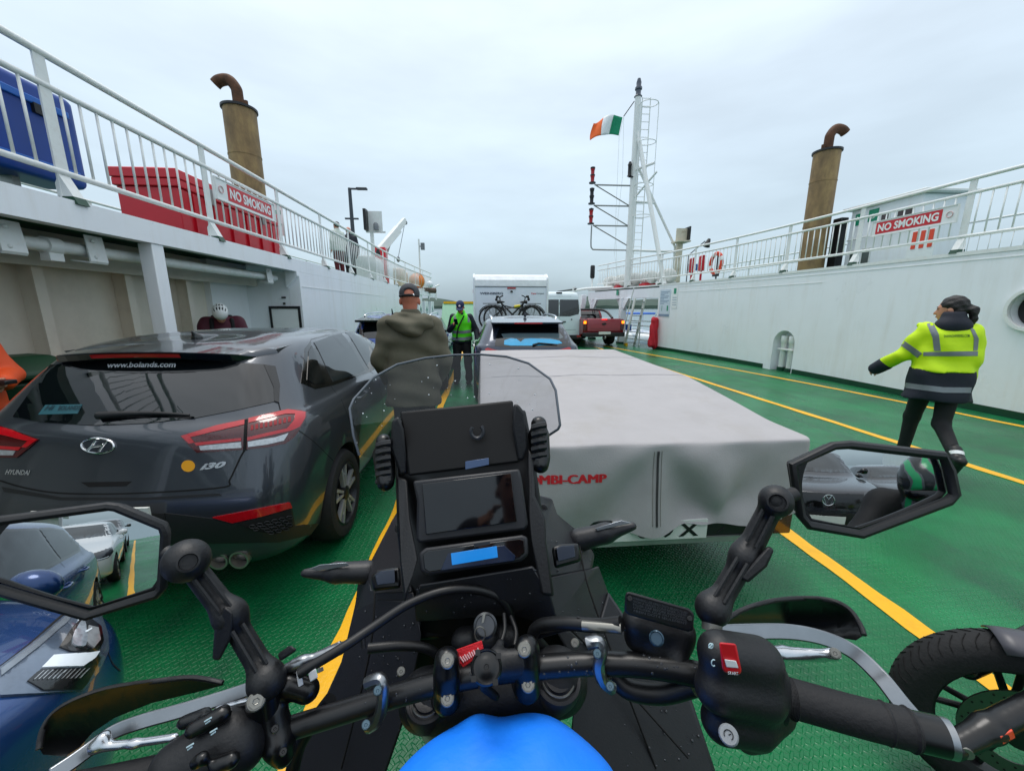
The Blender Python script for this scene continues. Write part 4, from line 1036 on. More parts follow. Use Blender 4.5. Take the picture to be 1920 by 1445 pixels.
mb = MB(); mb.box((10.1, 10.72, 2.55), (10.32, 11.0, 4.1)); mb.build('door', BLACKP, t, bevel=.02)
for k, y in enumerate((10.05, 10.42)):
    mb = MB(); mb.box((10.337, y-.13, 3.86-.03*k), (10.345, y+.13, 4.16-.03*k)); s_ = mb.build('safety_sign', SIGNG, t)
    mb = MB()
    if k == 0: mb.tube([(10.333, y, 4.0)]+[(10.333, y+.05*math.cos(a), 3.98+.05*math.sin(a)) for a in [i*.7 for i in range(10)]], .012, 6)
    else: mb.tube([(10.333, y-.08, 3.88), (10.333, y, 3.97), (10.333, y+.07, 4.06)], .014, 6)
    mb.build('pictogram', SIGNW, s_)
mb = MB(); mb.tube(smooth_path([(10.25, 10.6, 3.45), (10.2, 9.8, 3.47), (10.2, 8.9, 3.47)], 4), .022, 8); mb.build('grab_rail', WHITE2, t, smooth=True)
t = thing('warning_panel', 'orange and white striped panel behind the right no smoking sign', 'panel', (10.0, 8.3, ZD))
mb = MB(); mb.box((10.0, 8.2, ZD), (10.03, 8.75, 3.35)); mb.build('panel', SIGNW, t)
for k in range(3):
    mb = MB(); mb.box((9.99, 8.24+k*.17, 2.95), (9.998, 8.33+k*.17, 3.33)); mb.build('stripe', ORG, t)
# moored blue boat seen through the bow opening
t = thing('blue_boat', 'small white boat with blue canopy beyond the bow opening', 'boat', (16.5, 40, -2.4))
sd_obj('hull', [('ell', (16.5, 40, -1.3), (1.9, 4.2, 1.3)), ('box', (16.5, 40, .7), (4, 6, 1.6), .05, 'sub')], WHITE2, t, vox=.12, k=.02)
mb = MB(); mb.box((15.2, 38.5, 0.95), (17.7, 41.5, 1.15)); mb.build('canopy', SIGNB, t, bevel=.1)
for x in (15.3, 17.6):
    for y in (38.6, 41.4):
        mb = MB(); mb.tube([(x, y, -1.0), (x, y, .95)], .05, 6); mb.build('canopy_post', WHITE2, t)
mb = MB(); mb.box((15.0, 37.0, -1.2), (18, 43, -.8)); mb.build('gunwale', WHITE, t, bevel=.1)
# ================================================================ VEHICLES
def car_paint(name, c, flake=.25, rough=.3, metal=.35):
    m = mat(name, c, rough, metal=metal, var=.03, scale=2, coat=1.0); return m
TYRE = mat('tyre rubber', '#17181a', .8, var=.15, scale=30, bump=.25, bscale=70)
RIM = mat('alloy grey', '#b4b6b8', .35, metal=.55, var=.08)
RIMD = mat('dark alloy', '#2a2b2e', .35, metal=.6, var=.08)
PLASTIC = mat('black body plastic', '#191a1c', .55, var=.12, scale=20, bump=.06, bscale=200)
GLOSSB = mat('gloss black trim', '#0a0b0c', .12, spec=.5, var=.02, coat=.5)
TINT = mat('tinted car glass', '#0a0e11', .03, spec=.8, var=.0, ior=1.55)
TINT2 = mat('clear car glass', '#1b2327', .03, spec=.8, var=.0, ior=1.6)
LRED = mat('red lens', '#b30d1a', .12, var=.1, scale=40, coat=.8)
LDRED = mat('dark red lens', '#4a0a10', .12, var=.2, scale=60, coat=.8)
LCLEAR = mat('clear lens', '#b9bcbf', .15, metal=.5, var=.25, scale=60, coat=.8)
CHROME = mat('chrome', '#d8dadd', .08, metal=1.0, var=.03)
SEAM = mat('panel gap', '#050506', .9, var=0)
ORANGE_L = mat('amber lens', '#d9660f', .15, var=.08, coat=.6)
PLATE_W = mat('number plate white', '#d9dbd6', .45, var=.04)
INK = mat('plate lettering black', '#101113', .5, var=0)
LETW = mat('white vinyl lettering', '#e6e9ec', .45, var=.02)

def loft_body(levels, bow=.05):
    """levels: dict(z=(rear,mid,front), hw, yr, yf, rc=(rear corner x,y), fc, wt=(rear taper, front taper))"""
    rows = []
    for l in levels:
        zr, zm, zf = l['z'] if isinstance(l['z'], (tuple, list)) else (l['z'],)*3
        hw, yr, yf = l['hw'], l['yr'], l['yf']; rx, ry = l.get('rc', (.2, .25)); fx, fy = l.get('fc', (.3, .4)); tr, tf = l.get('wt', (.04, .07))
        rx = min(rx, hw*.9); fx = min(fx, hw*.9); ln = yf-yr
        rbow = l.get('rb', bow); fbow = l.get('fb', bow*2)
        half = []
        for i in range(5): half.append(((hw-rx)*i/5, yr))
        for i in range(7):
            a = math.pi/2*i/6; half.append((hw-rx+rx*math.sin(a), yr+ry-ry*math.cos(a)))
        for i in range(1, 14): half.append((hw, yr+ry+(ln-ry-fy)*i/14))
        for i in range(7):
            a = math.pi/2*i/6; half.append((hw-fx+fx*math.cos(a), yf-fy+fy*math.sin(a)))
        for i in range(1, 6): half.append(((hw-fx)*(1-i/5), yf))
        pts = []
        for x, y in half:
            s = (y-yr)/max(ln, 1e-6)
            wf = 1-tr*max(0, 1-s/.35)**2-tf*max(0, (s-.6)/.4)**2
            xx = x*wf
            yy = y+rbow*(x/hw)**2*max(0, 1-s/.25)-fbow*(x/hw)**2*max(0, (s-.75)/.25)
            z = zr+(zm-zr)*min(1, s/.22) if s < .22 else zm if s < l.get('fs', .68) else zm+(zf-zm)*((s-l.get('fs', .68))/(1-l.get('fs', .68)))
            z -= l.get('cr', 0)*(abs(x)/hw)**2
            pts.append((xx, yy, z))
        rows.append(pts+[(-x, y, z) for x, y, z in reversed(pts[1:-1])])
    n = len(rows[0]); vs_ = [p for r in rows for p in r]; k = len(rows)
    fs_ = [(i*n+j, i*n+(j+1) % n, (i+1)*n+(j+1) % n, (i+1)*n+j) for i in range(k-1) for j in range(n)]
    h = n//2
    def cap(o, flip):
        f = []
        for j in range(h):
            a, b, c, d = o+j, o+j+1, o+(n-j-1) % n, o+(n-j) % n
            q = [a, b, c, d]; q2 = []
            for t in q:
                if t not in q2: q2.append(t)
            if len(q2) > 2: f.append(tuple(q2) if flip else tuple(q2[::-1]))
        return f
    fs_ += cap(0, False)+cap((k-1)*n, True)
    return vs_, fs_
def std_levels(L, W, H, belt=.98, wsb=None, wst=None, rgt=.5, rgb=.2, hood=.78, sill=.2, tail=(.0, .06, .12), roofw=.66, hoodb=None, bump=.55):
    w = W/2; wsb = wsb or L*.755; wst = wst or L*.55; hoodb = hoodb or belt+.0
    zb = belt
    return [
        dict(z=sill, hw=w*.90, yr=.17, yf=L-.2), dict(z=sill+.09, hw=w*.955, yr=.06, yf=L-.05),
        dict(z=bump-.05, hw=w*.985, yr=tail[0], yf=L), dict(z=bump+.1, hw=w*.995, yr=tail[0]+.01, yf=L-.01),
        dict(z=(bump+.2, bump+.22, hood-.12), hw=w, yr=tail[1], yf=L-.035),
        dict(z=(zb-.14, zb-.16, hood-.05), hw=w*.995, yr=tail[2], yf=L-.07),
        dict(z=(zb-.03, zb-.06, hood), hw=w*.975, yr=tail[2]+.04, yf=L-.16, fc=(.35, .5)),
        dict(z=(zb, zb-.02, hood+.06), hw=w*.945, yr=rgb-.02, yf=L-.42, fc=(.35, .5), fs=.6),
        dict(z=(zb+.02, zb, hoodb-.02), hw=w*.915, yr=rgb, yf=wsb+.12, fc=(.5, .3)),
        dict(z=(zb+.05, zb+.03, hoodb+.03), hw=w*.895, yr=rgb+.02, yf=wsb, fc=(.5, .3), rc=(.2, .3)),
        dict(z=(zb+.5*(H-zb), )*3, hw=w*(.5*roofw+.45), yr=rgb+.48*(rgt-rgb), yf=wsb+.46*(wst-wsb), fc=(.45, .3), rc=(.16, .35)),
        dict(z=(H-.09, H-.075, H-.09), hw=w*(roofw+.04), yr=rgb+.93*(rgt-rgb), yf=wst+.06, fc=(.35, .25), rc=(.14, .3)),
        dict(z=(H-.055, H-.03, H-.045), hw=w*(roofw-.03), yr=rgt+.04, yf=wst-.06, fc=(.3, .25), rc=(.14, .25), cr=.01),
        dict(z=(H-.035, H-.008, H-.03), hw=w*(roofw-.16), yr=rgt+.16, yf=wst-.2, fc=(.25, .25), rc=(.14, .25)),
        dict(z=(H-.02, H, H-.015), hw=w*.22, yr=rgt+.5, yf=wst-.6, fc=(.1, .2), rc=(.1, .2))]
class Car:
    def __init__(s, name, label, cat, x, y, rot, levels, paint, wheels, group=None, bow=.05, arch=.045, zoff=0.0):
        """wheels: (list of (y, radius), half track outer, width, style)"""
        s.T = Matrix.Translation((x, y, zoff)) @ Matrix.Rotation(R(rot), 4, 'Z')
        s.root = thing(name, label, cat, (x, y, 0), group)
        vs_, fs_ = loft_body(levels, bow)
        mb = MB(s.T); mb.add(vs_, fs_); s.body = mb.build('body', paint, s.root)
        me = s.body.data; me.materials.append(PLASTIC)
        sb = s.body.modifiers.new('s', 'SUBSURF'); sb.levels = sb.render_levels = 2
        apply_mods(s.body)
        s.bvh0 = bvh_of(s.body)
        s.wl = wheels
        cutm = MB(s.T)
        for wy, wr in wheels[0]:
            for sd in (-1, 1):
                M = frame((0, 1, 0), (0, 0, 1), (1, 0, 0), (0, wy, wr))
                a, b = (wheels[1]-.30, wheels[1]+.2) if sd > 0 else (-wheels[1]-.2, -wheels[1]+.30)
                cutm.lathe([(wr+arch, a), (wr+arch, b)], 36, M)
        co = cutm.build('cutter', PLASTIC)
        bo = s.body.modifiers.new('b', 'BOOLEAN'); bo.object = co; bo.operation = 'DIFFERENCE'; bo.solver = 'EXACT'; bo.material_mode = 'TRANSFER'
        apply_mods(s.body); bpy.data.objects.remove(co)
        s.body.data.polygons.foreach_set('use_smooth', [True]*len(s.body.data.polygons)); s.body.data.set_sharp_from_angle(angle=R(35))
        s.bvh = bvh_of(s.body)
        s.mir = s.T @ Matrix.Scale(-1, 4, (1, 0, 0)) @ s.T.inverted()
        s.ax = [(s.T.to_3x3() @ Vector(a)) for a in ((1, 0, 0), (0, 1, 0), (0, 0, 1))]
        for wy, wr in wheels[0]:
            for sd in (-1, 1): s.wheel(wy, wr, sd)
    def pt(s, x, y, z): return s.T @ Vector((x, y, z))
    def proj(s, view):
        X, Y, Z = s.ax; o = s.pt(0, 0, 0)
        return {'rear': dir_proj(s.bvh0, o, X, Z, Y), 'front': dir_proj(s.bvh0, o, X, Z, -Y), 'right': dir_proj(s.bvh0, o, Y, Z, -X), 'left': dir_proj(s.bvh0, o, Y, Z, X), 'top': dir_proj(s.bvh0, o, X, Y, -Z)}[view]
    def feat(s, name, view, poly, m, off=.003, depth=.01, mirror=False, parent=None, smooth_outline=False, step=None):
        mr_ = s.mir if mirror else None
        return patch(name, poly, s.proj(view), m, parent or s.root, off, step, True, depth, mr_, smooth_outline)
    def pix(s, name, poly, m, off=.003, depth=.01, mirror=False, parent=None, smooth_outline=False, step=None):
        return patch(name, poly, pix_proj(s.bvh0), m, parent or s.root, off, step, True, depth, s.mir if mirror else None, smooth_outline)
    def seam(s, view, line, wd=.005, m=None, off=.0012): return strip('panel_gap', line, s.proj(view), m or SEAM, s.root, wd, off)
    def pseam(s, line, wd=.005, off=.0012): return strip('panel_gap', line, pix_proj(s.bvh0), SEAM, s.root, wd, off)
    def wheel(s, wy, wr, sd):
        xo, wd, style = s.wl[1], s.wl[2], s.wl[3]
        M = s.T @ frame((0, 1, 0), (0, 0, 1), (1, 0, 0), (0, 0, 0)) if sd > 0 else s.T @ frame((0, -1, 0), (0, 0, 1), (-1, 0, 0), (0, 0, 0))
        c = s.T @ Vector((sd*xo, wy, wr)); M = M.copy(); M.translation = c         # z outwards, origin at the outer face
        w_ = bpy.data.objects.new('wheel', None); col.objects.link(w_); w_.location = s.T @ Vector((sd*(xo-wd/2), wy, wr)); attach(w_, s.root)
        rr = wr*.70
        mb = MB(M); mb.lathe([(rr, -wd+.01), (wr-.03, -wd), (wr-.004, -wd+.04), (wr, -wd*.5), (wr-.004, -.04), (wr-.025, -.008), (rr+.02, 0.0), (rr, -.012), (rr, -wd+.01)], 48, cap=False)
        mb.build('tyre', TYRE, w_, smooth=True)
        mb = MB(M); mb.lathe([(rr+.004, -.012), (rr-.012, -.004), (rr-.022, -.02), (rr-.03, -.10), (0, -.12)], 40, cap=False); mb.build('rim', RIMD, w_, smooth=True)
        n = {'twin': 5, 'five': 5, 'multi': 10}[style]
        for k in range(n):
            a = 2*math.pi*k/n+.3
            if style == 'twin':
                for da in (-.2, .2):
                    mb = MB(M @ Matrix.Rotation(a+da, 4, 'Z')); mb.prism([(.03, -.008), (rr-.01, -.012), (rr-.01, .012), (.03, .008)], 'z', -.04, -.012); mb.build('spoke', RIM, w_)
                mb = MB(M @ Matrix.Rotation(a, 4, 'Z')); mb.prism([(rr*.60, -.035), (rr*.66, -.04), (rr*.66, .04), (rr*.60, .035)], 'z', -.038, -.018); mb.build('spoke', RIM, w_)
            else:
                wd2 = .05 if style == 'five' else .022
                mb = MB(M @ Matrix.Rotation(a, 4, 'Z')); mb.prism([(.03, -wd2*.5), (rr-.01, -wd2), (rr-.01, wd2), (.03, wd2*.5)], 'z', -.045, -.014); mb.build('spoke', RIM if s.wl[3] != 'multi' else RIM, w_)
        mb = MB(M); mb.lathe([(.055, -.05), (.05, -.008), (.03, -.004), (0, -.004)], 18, cap=False); mb.build('hub_cap', RIMD, w_, smooth=True)
    def plate(s, view_y, z, txt, wd=.52, hh=.11, sign=-1, x=0.0):
        y = view_y; q = [s.pt(x-wd/2*-sign, y, z-hh/2), s.pt(x+wd/2*-sign, y, z-hh/2), s.pt(x+wd/2*-sign, y, z+hh/2), s.pt(x-wd/2*-sign, y, z+hh/2)]
        mb = MB(); mb.slab(q, .012); p_ = mb.build('number_plate', PLATE_W, s.root)
        if txt:
            a, b, c, d = q; f = lambda u, v: a+(b-a)*u+(d-a)*v
            text_quad(txt, [f(.1, .2), f(.93, .2), f(.93, .82), f(.1, .82)], INK, p_, off=.0015, bold=.03)
        return p_

# ---------------------------------------------------------------- dark grey hatchback ahead on the left
GREYP = car_paint('dark grey metallic paint', '#41464d', rough=.28, metal=.55)
lv = std_levels(4.34, 1.795, 1.455, belt=1.03, rgt=.50, rgb=.205, wsb=3.28, wst=2.42, hood=.80, hoodb=.99, roofw=.66, tail=(0, .05, .10), bump=.55)
hatch = Car('hatchback_car', 'dark grey hatchback with white web address on its rear window', 'car', -1.86, 1.85, 0, lv, GREYP, ([(.80, .318), (3.45, .318)], .885, .21, 'twin'))
h = hatch
c4 = lambda pts: [(x/2.58, 540+y/2.58) for x, y in pts]
# rear window, black side fins
h.pix('rear_window', c4([(245, 372), (560, 352), (900, 350), (1275, 370), (1325, 480), (1335, 548), (1150, 590), (940, 630), (700, 655), (450, 665), (200, 648), (65, 622), (150, 500)]), TINT, .004, mirror=False, step=14)
h.pix('window_fin', c4([(1275, 372), (1330, 380), (1352, 470), (1348, 556), (1326, 548), (1322, 480)]), GLOSSB, .007)
# spoiler
mb = MB(h.T); secs = []
for i in range(17):
    x = -.60+1.20*i/16; s = (x/.60)
    ye = .36+.08*s**2+.22*s**8; zt = 1.388-.035*s**2-.035*s**8
    secs.append([(x, ye, zt), (x, ye+.012, zt-.034), (x, .56+.05*s*s, 1.335-.03*s**2), (x, .86, 1.395-.035*s**2), (x, .86, 1.428-.045*s**2), (x, .62, 1.412-.042*s**2)])
vs_ = [p for s in secs for p in s]; n = 6
mb.add(vs_, [(i*n+j, i*n+(j+1) % n, (i+1)*n+(j+1) % n, (i+1)*n+j) for i in range(16) for j in range(n)]+[tuple(range(n)), tuple(range(16*n, 17*n))[::-1]])
sp = mb.build('roof_spoiler', GREYP, h.root, smooth=True)
mb = MB(h.T); L_ = [s for s in secs]
mb.add([q for s in L_ for q in ((s[0][0], s[0][1]-.004, s[0][2]-.006), (s[1][0], s[1][1]-.006, s[1][2]-.004))], [(2*i, 2*i+2, 2*i+3, 2*i+1) for i in range(16)]); mb.build('lip', GLOSSB, sp)
mb = MB(h.T); L_ = secs[5:12]
mb.add([q for s in L_ for q in ((s[0][0], s[0][1]-.009, s[0][2]-.010), (s[1][0], s[1][1]-.011, s[1][2]+.004))], [(2*i, 2*i+2, 2*i+3, 2*i+1) for i in range(len(L_)-1)]); mb.build('brake_light', LRED, sp)
# web address and dealer sticker
gb = BVHTree.FromPolygons([v.co for v in bpy.data.objects['rear_window'].data.vertices], [tuple(p.vertices) for p in bpy.data.objects['rear_window'].data.polygons])
pj = pix_proj(gb)
def pixtext(s, quad, m, parent, bvh, off=.0015, bold=.02, shear=0.0):
    f = pix_proj(bvh); q = []
    for u, v in quad:
        hh = f(u, v)
        if hh is None: return None
        q.append(hh[0])
    return text_quad(s, q, m, parent, bvh, off, bold=bold, shear=shear)
rwin = bpy.data.objects['rear_window']
pixtext('www.bolands.com', c4([(520, 386), (851, 384), (851, 357), (520, 361)]), LETW, rwin, gb, shear=.22, bold=.025)
STK = mat('teal sticker', '#2f5d66', .3, var=.05)
st = patch('dealer_sticker', c4([(185, 612), (376, 607), (400, 562), (221, 565)]), pj, STK, rwin, .002, depth=.001)
pixtext('BOLANDS', c4([(282, 592), (388, 590), (396, 568), (292, 570)]), mat('sticker ink', '#12303a', .5), rwin, gb, .004)
pixtext('Hi', c4([(215, 592), (262, 591), (272, 567), (228, 568)]), mat('sticker ink', '#12303a', .5), rwin, gb, .004, shear=.3)
# wiper
w0 = [pix_proj(h.bvh0)(*p) for p in c4([(492, 624), (600, 616), (760, 612), (930, 621)])]
mb = MB(); mb.tube(smooth_path([a+b*.022 for a, b in w0], 4), [.020, .02, .019, .018, .016, .014, .012, .011, .010, .009, .008, .007, .005], 8); wp = mb.build('rear_wiper', PLASTIC, h.root, smooth=True)
mb = MB(); mb.tube(smooth_path([w0[0][0]+w0[0][1]*.01+Vector((0, 0, -.006)), w0[2][0]+w0[2][1]*.008+Vector((0, 0, -.016)), w0[3][0]+w0[3][1]*.008+Vector((0, 0, -.01))], 5), .006, 6); mb.build('wiper_blade', RUBBER, wp, smooth=True)
# tail lamps
def both(name, poly, m, off, parent=None, sm=False, depth=.01): return h.pix(name, c4(poly), m, off, depth, True, parent, sm, step=5)
la, lb = both('tail_lamp', [(875, 716), (960, 690), (1050, 665), (1200, 632), (1300, 605), (1390, 588), (1450, 590), (1482, 602), (1478, 630), (1450, 680), (1420, 722), (1380, 752), (1290, 770), (1190, 781), (1060, 790), (955, 795), (905, 750)], LDRED, .006)
def lens(poly, m, off, nm='lens_element'):
    a, b = both(nm, poly, m, off, None, False, .001); attach(a, la); attach(b, lb)
lens([(880, 716), (1050, 667), (1195, 637), (1195, 660), (1040, 695), (925, 722), (945, 748), (920, 752)], LRED, .009)
lens([(1205, 632), (1390, 590), (1474, 602), (1472, 628), (1445, 672), (1405, 690), (1200, 738), (1200, 722), (1385, 680), (1420, 640), (1425, 612), (1380, 612), (1205, 655)], LRED, .009)
lens([(945, 748), (1170, 725), (1170, 738), (955, 762)], LRED, .009)
for k in range(9):
    x = 1215+k*22; lens([(x, 690-.22*(x-1215)), (x+13, 687-.22*(x-1215)), (x+13, 664-.22*(x-1215)), (x, 667-.22*(x-1215))], mat('lens red grid', '#8d0b17', .2, var=.1), .0085)
lens([(968, 763), (1170, 744), (1172, 772), (975, 784)], LCLEAR, .009, 'reverse_light')
lens([(1202, 743), (1330, 722), (1392, 702), (1370, 738), (1290, 757), (1204, 768)], LCLEAR, .009, 'reverse_light')
both('lamp_gap', [(1186, 640), (1200, 637), (1194, 784), (1180, 785)], SEAM, .0095)
# badge: oval ring with slanted H
def pix_tube(pts, r, m, parent, nm, off=.004, closed=False, flat=None):
    q = [pix_proj(h.bvh0)(*p) for p in c4(pts)]; q = [a+b*off for a, b in q if True]
    mb = MB(); mb.tube(q, r, 8, closed=closed); return mb.build(nm, CHROME if m is None else m, parent, smooth=True)
ring = pix_tube([(477+78*math.cos(a)-4*math.sin(a), 762-36*math.sin(a)) for a in [2*math.pi*i/36 for i in range(36)]], .0055, None, h.root, 'maker_badge', closed=True)
h.pix('badge_field', c4([(477+74*math.cos(a), 762-33*math.sin(a)) for a in [2*math.pi*i/28 for i in range(28)]]), GREYP, .0025, .001, parent=ring)
pix_tube([(428, 786), (450, 765), (468, 738)], .007, None, ring, 'badge_stroke', .005); pix_tube([(486, 788), (505, 762), (528, 738)], .007, None, ring, 'badge_stroke', .005); pix_tube([(452, 767), (478, 764), (506, 757)], .007, None, ring, 'badge_stroke', .005)
CHL = mat('badge satin chrome', '#cfd2d6', .25, metal=.8)
pixtext('HYUNDAI', c4([(27, 901), (146, 904), (150, 880), (34, 876)]), CHL, h.root, h.bvh0, .003, bold=.03, shear=.2)
pixtext('i30', c4([(966, 880), (1092, 866), (1097, 836), (975, 848)]), CHL, h.root, h.bvh0, .003, bold=.05, shear=.3)
h.pix('yellow_sticker', c4([(911+33*math.cos(a), 860-28*math.sin(a)) for a in [2*math.pi*i/24 for i in range(24)]]), mat('sticker amber', '#e09a10', .4, var=.03), .002, .001)
# seams, handle recess, bumper
h.pseam(c4([(0, 930), (120, 965), (280, 990), (520, 995), (800, 985), (1085, 962), (1110, 930), (1140, 868), (1165, 815), (1183, 785)]), .008)
h.pseam(c4([(1352, 470), (1346, 540), (1356, 590)]), .006)
h.pseam(c4([(1447, 690), (1520, 745), (1612, 835)]), .005)
h.pix('handle_recess', c4([(390, 938), (640, 934), (610, 958), (430, 962)]), SEAM, .001, .002)
h.pix('bumper_step', c4([(10, 960), (300, 1010), (700, 1012), (1060, 992), (1075, 1004), (700, 1026), (300, 1026), (20, 985)]), PLASTIC, .0015, .002)
df = h.pix('diffuser', c4([(560, 1100), (800, 1086), (1010, 1110), (1130, 1140), (1410, 1062), (1425, 1150), (1540, 1135), (1500, 1190), (1350, 1225), (1000, 1232), (560, 1235)]), PLASTIC, .006, .02)
h.pix('mesh_insert', c4([(1150, 1136), (1403, 1070), (1412, 1150), (1330, 1186), (1240, 1170)]), SEAM, .009, .002, parent=df)
HX = mat('honeycomb plastic', '#1d1e21', .5)
for r_ in range(4):
    for k in range(7):
        x = 1190+k*34+(r_ % 2)*17; y = 1135+r_*17-(x-1190)*.24+18
        if not in_poly((x, y), [(1160, 1140), (1400, 1080), (1408, 1148), (1330, 1180), (1240, 1166)]): continue
        q = [pix_proj(h.bvh0)(*p) for p in c4([(x+15*math.cos(a), y+7.5*math.sin(a)) for a in [math.pi*i/3 for i in range(6)]])]
        mb = MB(); mb.tube([a+b*.013 for a, b in q], .0022, 4, closed=True); mb.build('grille_cell', HX, df)
h.pix('rear_reflector', c4([(1030, 1106), (1220, 1070), (1398, 1034), (1409, 1060), (1260, 1102), (1128, 1132)]), LRED, .009, .01, True, None, False, 6)
h.pix('rear_fog_lamp', c4([(770, 1205), (800, 1086), (806, 1086), (800, 1212)]), SEAM, .008, .001)
for x in (.46, .565):
    M = h.T @ frame((1, 0, 0), (0, 0, 1), (0, -1, 0), (x, .10, .315))
    mb = MB(M); mb.lathe([(.034, -.3), (.044, -.02), (.049, .02), (.049, .035), (.041, .035), (.036, -.02), (.03, -.25)], 24, cap=False); mb.build('exhaust_tip', mat('exhaust steel', '#b5afa6', .3, metal=.8, var=.1), h.root, smooth=True)
h.plate(-.022, .63, '', sign=1)
# roof aerial
sd_obj('shark_fin_aerial', [('cap', tuple(h.pt(.03, .80, 1.425)), .034, tuple(h.pt(.03, .98, 1.425)), .018), ('cap', tuple(h.pt(.03, .80, 1.43)), .02, tuple(h.pt(.03, .76, 1.475)), .006)], GLOSSB, h.root, vox=.006, k=.02)
# side glass (right, mirrored to the left)
def side(nm, poly, m, off=.003, parent=None, sm=False): return h.feat(nm, 'right', poly, m, off, .006, True, parent, sm, .09)
side('window_frame', [(.60, 1.16), (.92, 1.345), (1.12, 1.392), (1.7, 1.41), (2.2, 1.40), (2.5, 1.36), (3.05, 1.09), (2.9, 1.04), (1.8, 1.035), (.95, 1.075), (.70, 1.10)], GLOSSB, .002)
side('side_window', [(.68, 1.165), (.93, 1.32), (1.03, 1.35), (.86, 1.105), (.73, 1.125)], TINT, .005)
side('side_window', [(1.10, 1.368), (1.5, 1.388), (1.75, 1.39), (1.68, 1.065), (1.35, 1.075), (.98, 1.095)], TINT2, .005)
side('side_window', [(1.87, 1.392), (2.2, 1.382), (2.45, 1.345), (2.95, 1.09), (2.8, 1.065), (1.80, 1.06)], TINT2, .005)
h.seam('right', [(1.0, .42), (.98, .7), (.90, .93), (.92, 1.09)], .005); h.seam('right', [(1.85, .25), (1.85, .7), (1.80, 1.05)], .005); h.seam('right', [(2.95, .27), (3.0, .7), (2.95, 1.05)], .005)
for y in (1.15, 2.1):
    mb = MB(h.T); mb.tube(smooth_path([(.887, y, .93), (.912, y+.03, .93), (.912, y+.17, .935), (.887, y+.2, .935)], 4), .011, 8); mb.build('door_handle', GREYP, h.root, smooth=True)
sd_obj('door_mirror', [('ell', tuple(h.pt(.98, 2.92, 1.09)), (.10, .06, .065)), ('cap', tuple(h.pt(.86, 2.95, 1.05)), .025, tuple(h.pt(.95, 2.93, 1.07)), .03)], GLOSSB, h.root, vox=.014, k=.02)
h.feat('windscreen', 'front', [(-.66, 1.05), (.66, 1.05), (.56, 1.37), (-.56, 1.37)], TINT2, .004)
side('sill_trim', [(1.15, .21), (3.05, .21), (3.05, .29), (1.15, .29)], PLASTIC, .004)
# ---------------------------------------------------------------- camping trailer under a grey cover
t = thing('camping_trailer', 'low folding camping trailer under a pale grey fabric cover with red lettering', 'trailer', (.92, 3.5, 0))
COVER = mat('grey cover fabric', '#a5a2a3', .72, var=.07, scale=3.5, bump=.16, bscale=160, dirt=('#8f897d', .35, 2.2))
def ztop(y):
    ks = [(1.9, .900), (2.26, .905), (2.6, .945), (3.27, 1.015), (4.0, 1.02), (5.2, 1.045), (5.4, 1.03)]
    for (a, b), (c, d) in zip(ks, ks[1:]):
        if a <= y <= c: return b+(d-b)*(y-a)/(c-a)
    return ks[0][1] if y < 1.9 else ks[-1][1]
def rr_loop(x0, x1, y0, y1, r, n):
    pts = []; per = [((x0+r, y0), (x1-r, y0)), ((x1, y0+r), (x1, y1-r)), ((x1-r, y1), (x0+r, y1)), ((x0, y1-r), (x0, y0+r))]
    cs = [(x1-r, y0+r, -90), (x1-r, y1-r, 0), (x0+r, y1-r, 90), (x0+r, y0+r, 180)]
    for (a, b), (cx, cy, an) in zip(per, cs):
        for i in range(n): pts.append((a[0]+(b[0]-a[0])*i/n, a[1]+(b[1]-a[1])*i/n))
        for i in range(5): pts.append((cx+r*math.cos(R(an+90*i/5)), cy+r*math.sin(R(an+90*i/5))))
    return pts
rows = []
X0, X1, Y0, Y1 = -.02, 1.85, 1.9, 5.3
LV = [('s', f) for f in (0, .12, .24, .36, .48, .6, .72, .84, .93, 1.0)]+[('t', f) for f in (.012, .05, .12, .25, .42, .6, .8, .97)]
for kind, f in LV:
    if kind == 's':
        ins = .0
        lp = rr_loop(X0, X1, Y0, Y1, .06, 34)
        row = []
        for i, (x, y) in enumerate(lp):
            zt = ztop(min(max(y, 1.9), 5.4)); hem = .418+.028*math.sin(i*.41)+.018*math.sin(i*.93+1)
            if y < Y0+.05: hem -= .05*math.exp(-((x-.95)/.25)**2)-.035*math.exp(-((x-1.32)/.12)**2)
            z = hem+(zt-hem)*f
            cx, cy = x-(X0+X1)/2, y-(Y0+Y1)/2
            nx, ny_ = (0, -1) if y < Y0+.03 else (0, 1) if y > Y1-.03 else (1 if cx > 0 else -1, 0)
            amp = (1-f)*.035*math.sin(i*.55+.5*math.sin(i*.2))+(1-f)**2*.02*math.sin(i*1.3)
            if y < Y0+.03:
                dx, dz = x-.95, z-.88; th_ = math.atan2(dx, -dz); rr2 = math.hypot(dx, dz)
                amp = .052*math.cos(5.2*th_)*min(1, rr2/.22)*max(0, 1-rr2/1.1)*(1-f*.6)+.015*math.sin(7*th_+rr2*4)*(1-f)
                dx, dz = x-1.32, z-.44; th_ = math.atan2(dx, dz); rr2 = math.hypot(dx, dz); amp += .05*math.cos(3.6*th_+.5)*math.exp(-(rr2/.35)**2)*min(1, rr2/.08)
                amp += .02*math.exp(-((f-.88)/.1)**2)*math.sin(x*17)*.4
            row.append((x+nx*amp, y+ny_*amp, z))
    else:
        mxx, myy = (X1-X0)/2*f*.985, (Y1-Y0)/2*f*.985
        lp = rr_loop(X0+mxx, X1-mxx, Y0+myy, Y1-myy, min(.06, .06*(1-f)+.004), 34)
        row = [(x, y, ztop(min(max(y, 1.9), 5.4))+.014*min(1, f*20)+.010*math.sin(y*3.1+x*.8)*f+.006*math.sin(x*9+y*4+2*math.sin(y*5))*min(1, f*4)+.02*min(1, f*2)*(1-((x-.9)/.95)**2)) for x, y in lp]
    rows.append(row)
